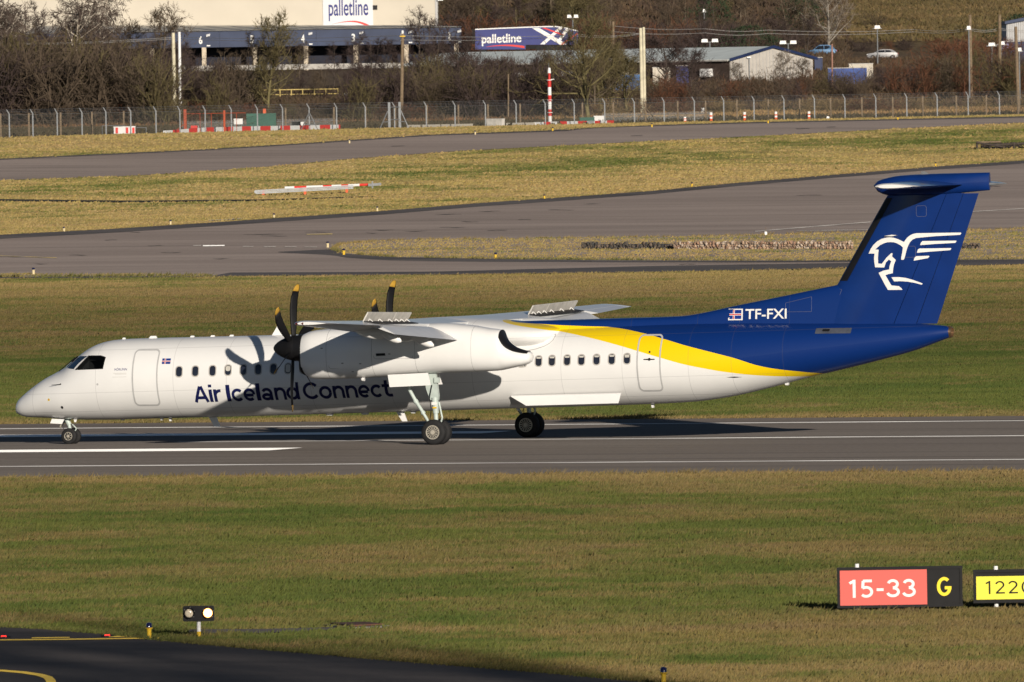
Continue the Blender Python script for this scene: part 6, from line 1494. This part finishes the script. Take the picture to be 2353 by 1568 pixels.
# cars on the access road up the bank
def car(px0, px1, ytop, ybot, Y, col, label, low=False):
    L_ = 4.25; b_ = on_ground((px0+px1)/2, ybot); Y = float(b_[1]); g_ = float(b_[2]); sc = (px1-px0)*m_per_px(Y)/L_
    e = empty('parked_car', (float(b_[0]), Y, g_), 0, label, 'car', 'cars on the bank'); e.scale = (sc,)*3
    H_ = 1.62 if not low else 1.42; P = paint('car paint', col, .3, .04, 1, .2, coat=.7)
    lower = [(-2.1, .38), (-2.12, .7), (-1.95, .88), (-1.1, .98), (1.75, 1.02), (2.08, .9), (2.1, .42), (1.9, .3), (-1.9, .3)]
    rs = []
    for y, k in ((-.85, .94), (-.8, 1.0), (.8, 1.0), (.85, .94)): rs.append([(x*k if abs(x) > 1.8 else x, y, z) for x, z in lower])
    MB().rings(rs).build('body', P, e, smooth=True)
    cab = [(-1.15, .97), (-.45, H_-.06), (-.2, H_), (.95, H_), (1.45, H_-.12), (1.85, 1.0)]
    rs = [[(x, s_*(.80 if z < 1.1 else .66), z) for x, z in cab] for s_ in (-1, 1)]
    MB().rings(rs).build('cabin', P, e)
    MB().prism([(-.98, -.805, 1.03), (-.42, -.70, H_-.13), (.28, -.69, H_-.1), (.28, -.80, 1.03)], (0, .02, 0)).build('window', M['glass'], e); MB().prism([(.36, -.80, 1.03), (.36, -.69, H_-.1), (.95, -.69, H_-.12), (1.45, -.76, 1.05)], (0, .02, 0)).build('window', M['glass'], e)
    MB().prism([(-1.17, -.62, 1.0), (-1.17, .62, 1.0), (-.47, .55, H_-.08), (-.47, -.55, H_-.08)], (-.02, 0, .02)).build('windscreen', M['glass'], e)
    for x in (-1.35, 1.35):
        for s_ in (-1, 1):
            w_ = MB().lathe([(-.1, .22), (-.1, .31), (-.07, .335), (.07, .335), (.1, .31), (.1, .22)], (x, s_*.78, .335), 'Y', 20).build('wheel', M['black'], e, smooth=True)
            MB().lathe([(-.108, .02), (-.108, .2), (-.09, .21)], (x, s_*.78, .335), 'Y', 14).build('rim', M['galv'], w_)
    MB().box((-2.02, -.6, .75), (.22, .36, .14)).build('headlight', M['white'], e); MB().box((-2.02, .6, .75), (.22, .36, .14)).build('headlight', M['white'], e)
    MB().box((2.03, -.66, .82), (.16, .3, .2)).build('tail_light', M['red'], e)
    return e
car(1852, 1924, 102, 131, 1990, (.055, .13, .24), 'light blue hatchback parked on the bank above the white gable')
car(1992, 2064, 115, 138, 1975, (.30, .30, .31), 'silver saloon on the bank, partly hidden by brush', True)
# ================================================================== TREES AND BRUSH BEHIND THE FENCE
def ribbon_mesh(name, segs, mat):
    """segs: (p, q, wp, wq) thin twigs as flat two-sided strips turned at random"""
    A = np.array([s[0] for s in segs]); B = np.array([s[1] for s in segs]); wa = np.array([s[2] for s in segs])[:, None]; wb = np.array([s[3] for s in segs])[:, None]
    d = B-A; d /= np.linalg.norm(d, axis=1)[:, None] + 1e-9
    r = rng.normal(0, 1, A.shape) + np.array((1.2, 0, .0)); n_ = np.cross(d, np.cross(r, d)); n_ /= np.linalg.norm(n_, axis=1)[:, None] + 1e-9
    V = np.stack([A-n_*wa/2, A+n_*wa/2, B+n_*wb/2, B-n_*wb/2], 1).reshape(-1, 3)
    me = bpy.data.meshes.new(name); N = len(A)
    me.vertices.add(4*N); me.vertices.foreach_set('co', V.astype(np.float32).ravel()); me.loops.add(4*N); me.loops.foreach_set('vertex_index', np.arange(4*N, dtype=np.int32))
    me.polygons.add(N); me.polygons.foreach_set('loop_start', np.arange(0, 4*N, 4, dtype=np.int32)); me.update(calc_edges=True); me.materials.append(mat); return me
def unit(v): v = np.asarray(v, float); return v/(np.linalg.norm(v)+1e-9)
def grow_tree(seed, H, r0, spread=.42, nl=16, droop=0.0, first=.22, twig=1.0, forks=1, up=.35, oval=False):
    """bare winter tree: tapered trunk and limbs as tubes, finer shoots as strips"""
    R_ = np.random.default_rng(seed); mb = MB(); segs = []
    def run(p, d, L_, r, n, wand, ub):
        pts = [np.array(p, float)]; d = unit(d)
        for _ in range(n): d = unit(d + R_.normal(0, wand, 3) + np.array((0, 0, ub))); pts.append(pts[-1] + d*L_/n)
        return pts
    def tubes(pts, ra, rb, n=6):
        for i in range(len(pts)-1):
            t0, t1 = i/(len(pts)-1), (i+1)/(len(pts)-1); mb.tube(pts[i], pts[i+1], ra+(rb-ra)*t0, ra+(rb-ra)*t1, n, cap=False)
    def side(d):
        q = unit(np.cross(d, R_.normal(0, 1, 3))); return q
    stems = []
    for f in range(forks):
        d0 = unit((R_.normal(0, .05+.16*(forks > 1)), R_.normal(0, .05+.12*(forks > 1)), 1)); pts = run((0, 0, -.2), d0, H*.96, r0, 10, .05, .03); rr = r0*(1 if f == 0 else .75); tubes(pts, rr, .025, 7); stems.append((pts, rr))
    for pts, rr in stems:
        for k in range(nl):
            t = first + (1-first)*((k+R_.uniform(0, .8))/nl)**.9; i = min(int(t*10), 9); fr_ = t*10-i; p = pts[i]*(1-fr_)+pts[min(i+1, 10)]*fr_
            tau = (t-first)/(1-first); L1 = H*spread*((.45+.75*math.sin(math.pi*min(1, .18+.74*tau))) if oval else (1-.66*tau**1.6))*R_.uniform(.7, 1.15); d1 = unit(side(unit(pts[i+1]-pts[i])) + np.array((0, 0, R_.uniform(.3, 1.0))))
            r1 = max(.02, rr*(1-t)*.55+.012); b1 = run(p, d1, L1, r1, 5, .14, up*.3); tubes(b1, r1, .014, 5)
            for m in range(6):
                t2 = .25 + .75*(m+R_.uniform(0, .9))/6; j = min(int(t2*5), 4); q = b1[j]*(1-(t2*5-j)) + b1[j+1]*(t2*5-j)
                d2 = unit(unit(b1[j+1]-b1[j])*.6 + side(unit(b1[j+1]-b1[j]))*.8 + np.array((0, 0, .25))); L2 = L1*R_.uniform(.28, .5)
                b2 = run(q, d2, L2, .02, 3, .16, up*.2 - droop*.3)
                for i2 in range(3): segs.append((b2[i2], b2[i2+1], .042*twig, .034*twig))
                for m3 in range(5):
                    j3 = R_.integers(0, 3); q3 = b2[j3] + (b2[j3+1]-b2[j3])*R_.uniform(); d3 = unit(d2*.7 + side(d2)*.7 + np.array((0, 0, .2-droop))); L3 = L2*R_.uniform(.35, .7)+.15
                    b3 = run(q3, d3, L3, .01, 2, .18, -droop*.6)
                    for i3 in range(2): segs.append((b3[i3], b3[i3+1], .030*twig, .022*twig))
                    for m4 in range(3):
                        q4 = b3[R_.integers(0, 2)+0]; d4 = unit(d3 + side(d3)*.8 + np.array((0, 0, .15-droop))); segs.append((q4, q4 + d4*L3*R_.uniform(.4, .9), .024*twig, .014*twig))
    return mb, segs
def grow_shrub(seed, dense=1.0, leafy=False):
    """unit-height bare shrub: many stems fanning from the base"""
    R_ = np.random.default_rng(seed); segs = []
    for s_ in range(int(15*dense)):
        az = R_.uniform(0, 2*np.pi); tilt = R_.uniform(.05, .62); d = unit((math.cos(az)*tilt, math.sin(az)*tilt, 1)); p = np.array((R_.normal(0, .16), R_.normal(0, .16), 0.0)); L_ = R_.uniform(.6, 1.08)
        pts = [p]
        for i in range(4): d = unit(d + R_.normal(0, .12, 3)); pts.append(pts[-1] + d*L_/4)
        for i in range(4): segs.append((pts[i], pts[i+1], .016-.002*i, .014-.002*i))
        for m in range(9):
            j = R_.integers(0, 4); q = pts[j] + (pts[j+1]-pts[j])*R_.uniform(); d2 = unit(unit(pts[j+1]-pts[j])*.7 + R_.normal(0, .6, 3)); e_ = q + d2*R_.uniform(.14, .36); segs.append((q, e_, .010, .007))
            for m2 in range(4): q2 = q + (e_-q)*R_.uniform(.2, 1); d3 = unit(d2 + R_.normal(0, .6, 3)); segs.append((q2, q2 + d3*R_.uniform(.07, .2), .0075, .005))
    return segs
bark = {'birch': paint('white birch bark', (.50, .44, .36), .8, .35, 5), 'brown': paint('brown bark', (.13, .10, .07), .9, .25, 4), 'olive': paint('lichen yellow bark', (.16, .135, .062), .9, .3, 3), 'dark': paint('dark bark', (.07, .055, .045), .9, .25, 4), 'pale': paint('pale grey bark', (.30, .27, .23), .9, .3, 3)}
twigm = {'birch': paint('birch twigs', (.10, .075, .062), .9, .2, .6), 'brown': paint('brown twigs', (.085, .062, .042), .9, .25, .5), 'olive': paint('olive twigs', (.105, .085, .038), .9, .25, .5), 'dark': paint('purple brown twigs', (.058, .040, .036), .9, .25, .5), 'pale': paint('pale twigs', (.20, .165, .13), .9, .2, .5), 'rust': paint('rust brown bracken', (.12, .052, .028), .9, .3, .5), 'straw': paint('straw stems', (.23, .16, .075), .9, .25, .5), 'ever': paint('evergreen foliage', (.022, .038, .016), .8, .3, .8)}
_protos = {}
def proto(kind, style):
    k = (kind, style)
    if k not in _protos:
        args = {'tall': dict(seed=3, H=10, r0=.16, spread=.30, nl=20, first=.2), 'weep': dict(seed=5, H=10, r0=.13, spread=.34, nl=26, droop=.5, first=.26, up=.5, twig=1.35), 'wide': dict(seed=9, H=10, r0=.26, spread=.55, nl=24, first=.14, twig=1.45),
                'multi': dict(seed=14, H=10, r0=.15, spread=.34, nl=9, first=.15, forks=3), 'slim': dict(seed=21, H=10, r0=.12, spread=.22, nl=20, first=.18), 'round': dict(seed=31, H=10, r0=.17, spread=.30, nl=30, first=.12, twig=1.45, oval=True)}[kind]
        mb, segs = grow_tree(**args); _protos[k] = (mb.mesh('trunk', bark[style], 'all', fix=False), ribbon_mesh('crown', segs, twigm[style]))
    return _protos[k]
def plant_tree(px, py_top, Y, kind, style, label, grp, rz=0.0, wide=1.0, name='bare_tree', py_base=None):
    p = at(px, 200, Y); g_ = float(gz(Y)) if py_base is None else float(at(px, py_base, Y)[2]); H = at(px, py_top, Y)[2] - g_
    X = p[0]; e = empty(name, (X, Y, g_), rz, label, 'tree', grp); s_ = H/10; e.scale = (s_*wide, s_*wide, s_)
    t, c = proto(kind, style); link('trunk', t, e); link('crown', c, e); return e
GB = 'bare trees of the belt behind the fence'
# trees one can tell apart
plant_tree(7, -40, 1800, 'weep', 'birch', 'white barked birch at the left edge, tallest of the birches', 'birches behind the left fence')
plant_tree(62, 5, 1850, 'multi', 'dark', 'dark reddish bare tree between the leftmost birch and the next', GB)
plant_tree(172, -38, 1815, 'weep', 'birch', 'white barked birch forking low, second from the left', 'birches behind the left fence', 1.2)
plant_tree(216, -34, 1822, 'weep', 'birch', 'slender drooping birch in front of the warehouse wall, rightmost of the birches', 'birches behind the left fence', 2.6)
plant_tree(203, 20, 1818, 'slim', 'birch', 'short thin birch beside the slender drooping one', 'birches behind the left fence', 4.0)
plant_tree(243, 42, 1840, 'slim', 'birch', 'thin pale young tree in front of the left end of the fascia', 'birches behind the left fence', .5)
plant_tree(367, 36, 1870, 'round', 'brown', 'fan shaped brown bush rising above the left end of the white canopy', GB, .3, 1.0)
plant_tree(615, 54, 1772, 'round', 'olive', 'broad olive brown tree in front of the bays, left of the number 4', GB, .9, .95)
plant_tree(575, 75, 1778, 'multi', 'brown', 'brown shrubby tree just left of the broad olive tree', GB, 2.2, .9)
plant_tree(812, 78, 1850, 'tall', 'dark', 'thin dark tree in front of the fascia right of the number 4', GB, 1.0, 1.2)
plant_tree(955, 20, 1880, 'tall', 'dark', 'thin dark tree rising against the cream wall beside the timber pole', GB, 2.0, 1.0)
plant_tree(988, 34, 1890, 'multi', 'dark', 'spindly dark tree against the corner of the warehouse', GB, 3.0, 1.0)
plant_tree(1056, 84, 1800, 'wide', 'dark', 'dark spreading tree in front of the right end of the fascia', GB, 1.4, 1.0)
plant_tree(1352, 52, 1738, 'wide', 'olive', 'large yellow barked tree with crooked limbs right behind the fence', GB, .4, .95)
plant_tree(1400, 96, 1790, 'multi', 'olive', 'yellowish tree leaning right of the large crooked one', GB, 2.4, 1.1)
plant_tree(1522, 92, 1835, 'wide', 'dark', 'dark spreading tree in front of the long shed roof', GB, 3.3, 1.45)
plant_tree(1588, 118, 1845, 'wide', 'dark', 'low dark spreading tree between the pole pair and the white gable', GB, 5.0, 1.3)
plant_tree(1906, -25, 2120, 'wide', 'pale', 'pale branched bare tree on the bank above the blue car', GB, 1.9, 1.0)
plant_tree(1795, 128, 1868, 'round', 'pale', 'pale twiggy shrub in front of the middle of the white gable', GB, .2, 1.2)
plant_tree(1850, 142, 1862, 'round', 'brown', 'brown twiggy shrub in front of the right side of the white gable', GB, 3.2, 1.2)
plant_tree(1700, 150, 1862, 'round', 'brown', 'brown twiggy shrub at the left corner of the white gable', GB, 4.4, 1.2)
for i_, (px, tp, Yq, st, lb) in enumerate(((642, 98, 1900, 'dark', 'thin dark tree in front of the fascia, just right of the broad olive tree'), (688, 106, 1960, 'brown', 'thin brown tree below the bay number 4'), (768, 100, 1930, 'dark', 'thin dark tree between the bay numbers 4 and 3'), (850, 84, 1910, 'dark', 'twiggy dark tree right of the bay number 3'), (893, 100, 1900, 'dark', 'twiggy dark tree left of the tall timber pole'), (1012, 92, 1890, 'dark', 'twiggy dark tree at the right end of the fascia'), (520, 112, 1880, 'brown', 'brown tree between the bay numbers 6 and 5'), (300, 66, 1880, 'brown', 'thin brown tree at the left end of the fascia'), (110, 40, 1870, 'dark', 'tall dark tree between the two left birches'))):
    plant_tree(px, tp, Yq, ('multi', 'round', 'tall')[i_ % 3], st, lb, GB, i_*1.3, 1.15)
# the belt itself: alike trees
r = random.Random(5)
def place(px):
    for lim, w_ in ((60, 'below the leftmost birch'), (150, 'between the leftmost and second birch'), (260, 'below the drooping birches'), (380, 'left of the pale pole pair'), (470, 'beside the pale pole pair'), (580, 'below the bay number 6'), (680, 'around the broad olive tree'), (800, 'by the yellow railing'), (900, 'left of the tall timber pole'), (990, 'around the tall timber pole'), (1110, 'right of the tall timber pole'), (1230, 'left of the striped mast'), (1330, 'right of the striped mast'), (1450, 'around the large crooked tree'), (1560, 'by the middle pole pair'), (1680, 'left of the white gable'), (1800, 'in front of the white gable'), (1910, 'at the right corner of the white gable'), (2010, 'around the blue container'), (2110, 'right of the blue container'), (2240, 'around the first timber pole on the right'), (2305, 'between the two right hand timber poles')):
        if px < lim: return w_
    return 'at the right edge of the bank'
ADJ = {'olive': 'olive', 'brown': 'brown', 'dark': 'dark purplish', 'rust': 'rust coloured', 'straw': 'straw coloured', 'birch': 'pale', 'pale': 'pale'}
YRAIL = float(on_ground(690, 229)[1])
def belt(n, xr, yr, topf, kinds, styles, label, grp, jit=12, name='bare_tree', wide=(.9, 1.25), place_it=True):
    for i in range(n):
        px = r.uniform(*xr); Y = r.uniform(*yr)
        st = r.choice(styles); lb = f"{ADJ[st]} {label} {place(px)}" if place_it else f"{ADJ[st]} {label}"
        if 585 < px < 800 and Y < YRAIL + 6: Y = YRAIL + r.uniform(6, 30)
        plant_tree(px, topf(px) + r.uniform(-jit, jit), Y, r.choice(kinds), st, lb, lb, r.uniform(0, 6.28), r.uniform(*wide), name)
LT = lambda px: float(np.interp(px, [-60, 60, 130, 300, 400, 440, 520, 700, 900, 950, 1000, 1080, 1120, 1330], [70, 78, 92, 98, 110, 140, 152, 152, 148, 132, 126, 124, 128, 122]))
belt(34, (-50, 540), (1770, 1850), lambda px: LT(px)+8, ['multi', 'round', 'tall'], ['olive', 'brown', 'dark'], 'bare tree of the dense belt', 'left half of the tree belt')
belt(24, (640, 1330), (1790, 1880), lambda px: LT(px)+10, ['multi', 'wide', 'round'], ['dark', 'dark', 'brown'], 'bare tree of the dense belt', 'middle of the tree belt')
belt(10, (1240, 1480), (1760, 1840), lambda px: 120, ['round', 'wide'], ['brown', 'olive'], 'bare tree close behind the fence', 'trees around the crooked tree', 26)
# wood on the hill above the trailer and the shed
belt(46, (1012, 1900), (2120, 2330), lambda px: -30, ['tall', 'multi', 'round', 'tall'], ['brown', 'olive', 'dark', 'brown'], 'hillside wood tree', 'hillside wood', 22, wide=(1.0, 1.5))
belt(16, (1010, 1330), (2110, 2170), lambda px: 8, ['round', 'multi'], ['brown', 'olive', 'dark'], 'low tree behind the trailer,', 'low trees behind the trailer', 16, wide=(1.2, 1.7))
belt(14, (1440, 1900), (2060, 2130), lambda px: 48, ['round', 'multi'], ['dark', 'dark', 'brown'], 'slope tree above the long shed,', 'low trees above the shed', 16, wide=(1.3, 1.9))
belt(12, (1890, 2400), (2370, 2430), lambda px: -30, ['round', 'multi', 'tall'], ['brown', 'dark', 'olive'], 'bare tree on the hill crest', '', 20, wide=(1.1, 1.6))
belt(12, (-50, 290), (1830, 1890), lambda px: 62 + .12*px, ['multi', 'tall', 'round'], ['dark', 'brown', 'dark'], 'tall bare tree of the belt', '', 26)
# brush: individual shrubs
_sh = {}
def shrub_mesh(i, style):
    if (i, style) not in _sh: _sh[(i, style)] = ribbon_mesh('shrub', grow_shrub(100+i, 1.25), twigm[style])
    return _sh[(i, style)]
def brush(n, xr, yr, topf, styles, label, grp, jit=10, wide=(.8, 1.3), name='bare_shrub', hmin=.9, place_it=True):
    for i in range(n):
        px = r.uniform(*xr); Y = r.uniform(*yr); tp = topf(px)
        if 585 < px < 800 and Y < YRAIL: tp = max(tp, 236)
        if (388 < px < 424 or 1462 < px < 1490) and Y < 1780: tp = max(tp, 226)
        p = at(px, 200, Y); g_ = float(gz(Y)); H = max(hmin, at(px, tp + r.uniform(-jit, jit)*(.3 if tp > 230 else 1), Y)[2]-g_); st = r.choice(styles)
        sz_ = "low " if H < 2.6 else ("tall " if H > 4.2 else "")
        lb = f"{sz_}{ADJ[st]} {label} {place(px)}"
        o = link(name, shrub_mesh(r.randrange(3), st), None, (p[0], Y, g_-.05)); s_ = H*r.uniform(.85, 1.05); w_ = max(s_*r.uniform(*wide), 1.6); o.scale = (w_, w_, s_); o.rotation_euler = (0, 0, r.uniform(0, 6.28)); tag(o, lb, 'shrub', lb)
BT = lambda px: float(np.interp(px, [-60, 100, 300, 420, 540, 700, 900, 1100, 1330, 1480, 1680, 1900, 1980, 2060, 2200, 2400], [112, 112, 118, 160, 165, 165, 158, 150, 160, 185, 178, 170, 170, 140, 130, 135]))
brush(72, (-55, 560), (1745, 1800), BT, ['olive', 'brown', 'dark', 'brown'], 'thicket shrub', 'thicket behind the left fence', 22)
brush(74, (560, 1340), (1745, 1800), BT, ['dark', 'brown', 'dark', 'olive'], 'thicket shrub', 'thicket behind the middle fence', 20)
brush(40, (1440, 1900), (1800, 1850), BT, ['brown', 'dark', 'brown', 'rust'], 'shrub along the railway', 'shrubs in front of the shed', 14)
brush(62, (1890, 2410), (1805, 1905), BT, ['brown', 'dark', 'olive', 'brown', 'dark', 'brown', 'rust'], 'bank shrub', 'shrubs on the right bank', 18)
brush(44, (-55, 1330), (1748, 1760), lambda px: 238, ['brown', 'rust', 'rust', 'dark'], 'bramble at the thicket foot', 'low brambles', 8, (1.2, 2.2), 'bramble_bush', hmin=.7)
brush(28, (1300, 2400), (1752, 1764), lambda px: 232 - .012*(px-1300), ['straw', 'straw', 'rust'], 'dead grass clump', 'dead grass clumps', 4, (1.6, 3.0), 'dead_grass_clump', .5)
HT = lambda px: float(np.interp(px, [1010, 1400, 1700, 1880, 2000, 2353], [40, 50, 62, 66, 84, 86]))
brush(14, (1012, 1340), (2085, 2130), HT, ['dark', 'brown', 'dark', 'rust'], 'shrub on the hillside behind the trailer,', '', 12, (1.0, 1.8))
brush(34, (1345, 1800), (2010, 2120), HT, ['dark', 'brown', 'dark', 'brown', 'rust'], 'hillside shrub above the roofs,', 'hillside shrubs', 12, (1.0, 1.8))
brush(22, (1860, 2230), (2112, 2135), lambda px: 92, ['dark', 'dark', 'rust', 'brown'], 'shrub behind the parked cars,', 'shrubs behind the cars', 7, (1.1, 2.0))
brush(12, (2180, 2320), (1915, 1960), lambda px: 96, ['rust'], 'bracken on the earth bank,', 'rusty bracken', 6, (1.3, 2.0), 'bracken_clump')
brush(18, (1960, 2400), (2160, 2300), lambda px: 40, ['straw', 'brown', 'straw'], 'tussock on the grassy hillside', 'hillside tussocks', 22, (1.2, 2.2), 'dead_grass_clump', .8)
brush(9, (1980, 2240), (1985, 2030), lambda px: 130, ['brown', 'dark'], 'shrub below the silver car', 'shrubs below the silver car', 5, (1.1, 1.6))
# evergreens
def ever(px, top, Y, label, w_=1.0, grp='dark evergreens'):
    R_ = np.random.default_rng(int(px)); p = at(px, 100, Y); g_ = float(gz(Y)); H = at(px, top, Y)[2]-g_; segs = []
    if H < 1.5: H = 1.5
    e = empty('evergreen_bush', (p[0], Y, g_), 0, label, 'bush', grp)
    n_ = 1500; th = R_.uniform(0, 2*np.pi, n_); z = R_.uniform(.05, 1, n_)**.8; rad = (1-(2*z-.75)**2*.55)*.5*w_*np.sqrt(R_.uniform(.35, 1, n_)); rad *= 1 + .3*np.sin(th*3+z*7)
    for t, zz, rr in zip(th, z, rad):
        q = np.array((rr*math.cos(t), rr*math.sin(t), zz))*H; segs.append((q, q + R_.normal(0, .16, 3) + np.array((0, 0, .06)), .16, .05))
    MB().tube((0, 0, -.2), (0, 0, H*.8), .12, .04, 6).build('trunk', bark['dark'], e); link('crown', ribbon_mesh('crown', segs, twigm['ever']), e)
ever(2342, 34, 2060, 'dark evergreen bush above the roof of the industrial unit', 1.5)
ever(1292, -22, 2140, 'dark evergreen in the hillside wood above the trailer', .8)
ever(1640, -18, 2120, 'dark evergreen at the top of the slope above the pole pair', .9)
ever(1845, -14, 2150, 'dark evergreen at the top edge left of the pale tree', 1.2)
ever(1722, 60, 2010, 'dark green bush on the slope above the shed ridge', 2.2)
# litter of dead stems and dry grass under the brush, and rough grass on the hill
def yfence(X): return np.clip(1481 + (X+52)*2.14, 1300, 1990)
def rough(name, xr, y0, y1, n, h, w, cols, per=4, f=None):
    Y = rng.uniform(y0, y1, n); X = (rng.uniform(*xr, n)-CXP)*Y/FPX
    if f is not None: k = f(X, Y); X, Y = X[k], Y[k]
    c = np.array(cols); mixv = np.clip(fbm(X*.12, Y*.08, 5, 3)*1.7-.35, 0, 1)[:, None]; tc_ = c[0]*(1-mixv)+c[1]*mixv
    hz = np.clip((Y-2050)/300, 0, 1)*(fbm(X*.012, Y*.012, 70, 3)-.5)*5
    blades(X, Y, gz(Y)+hz, tc_, h*rng.uniform(.6, 1.3, len(X)), np.full(len(X), w), per, name, grass_m, .45, .4)
rough('undergrowth', (-70, 1400), 1742, 1900, 9000, .9, .5, ((.045, .032, .023), (.085, .06, .038)))
rough('undergrowth', (1330, 2420), 1780, 2060, 11000, .9, .5, ((.06, .042, .03), (.10, .068, .04)), f=lambda X, Y: np.abs(Y-1772-60*(X+160)/360) > 8)
rough('dry_grass', (1250, 2420), 1738, 1766, 4200, .5, .4, ((.30, .20, .09), (.20, .125, .06)))
rough('dry_grass', (-70, 1250), 1738, 1748, 1400, .5, .4, ((.12, .08, .045), (.19, .10, .05)))
rough('undergrowth', (-70, 2420), 1478, 1790, 26000, .42, .4, ((.050, .044, .026), (.075, .058, .034)), f=lambda X, Y: (Y > yfence(X) + 9) & (np.abs(Y-1772-60*(X+160)/360) > 8))
rough('hill_grass', (1850, 2420), 2135, 2340, 9000, .7, .6, ((.15, .105, .05), (.085, .068, .030)))
rough('hill_undergrowth', (1000, 1960), 1990, 2330, 12000, 1.0, .6, ((.055, .038, .026), (.095, .065, .04)))
# a grassy bank with tall winter trees well to the right of the view; their shade falls across the near taxiway
BX, BY = 31.0, 163.0
bv = []; bf = []
for i in range(15):
    rr = 26.0*i/14
    for k in range(32): bv.append((BX + rr*1.15*math.cos(2*math.pi*k/32), BY + rr*math.sin(2*math.pi*k/32), 9.0*math.exp(-(rr/13.0)**2) - .18))
for i in range(14):
    for k in range(32): bf.append((i*32+k, i*32+(k+1) % 32, (i+1)*32+(k+1) % 32, (i+1)*32+k))
o = MB().add(bv, bf).build('grass_bank', paint('bank grass', (.09, .095, .03), .95, .3, .8), smooth='all'); o['kind'] = 'structure'
mb_, sg_ = grow_tree(57, 10, .15, spread=.27, nl=34, first=.25, twig=.75, oval=True)
tk_, cr_ = mb_.mesh('trunk', bark['brown'], 'all', fix=False), ribbon_mesh('crown', sg_, twigm['brown'])
for X, Y, H, rz, lb in ((27.0, 160, 23.2, .3, 'tall bare tree on the grass bank right of the view, closer to the signs'), (33.0, 166, 23.5, 2.1, 'tall bare tree on the grass bank right of the view, farther from the camera axis')):
    rr = math.hypot((X-BX)/1.15, Y-BY); e = empty('bare_tree', (X, Y, 9.0*math.exp(-(rr/13.0)**2) - .3), rz, lb, 'tree', 'bare trees on the grass bank'); e.scale = (H/10*.7,)*2 + (H/10,)
    link('trunk', tk_, e); link('crown', cr_, e)
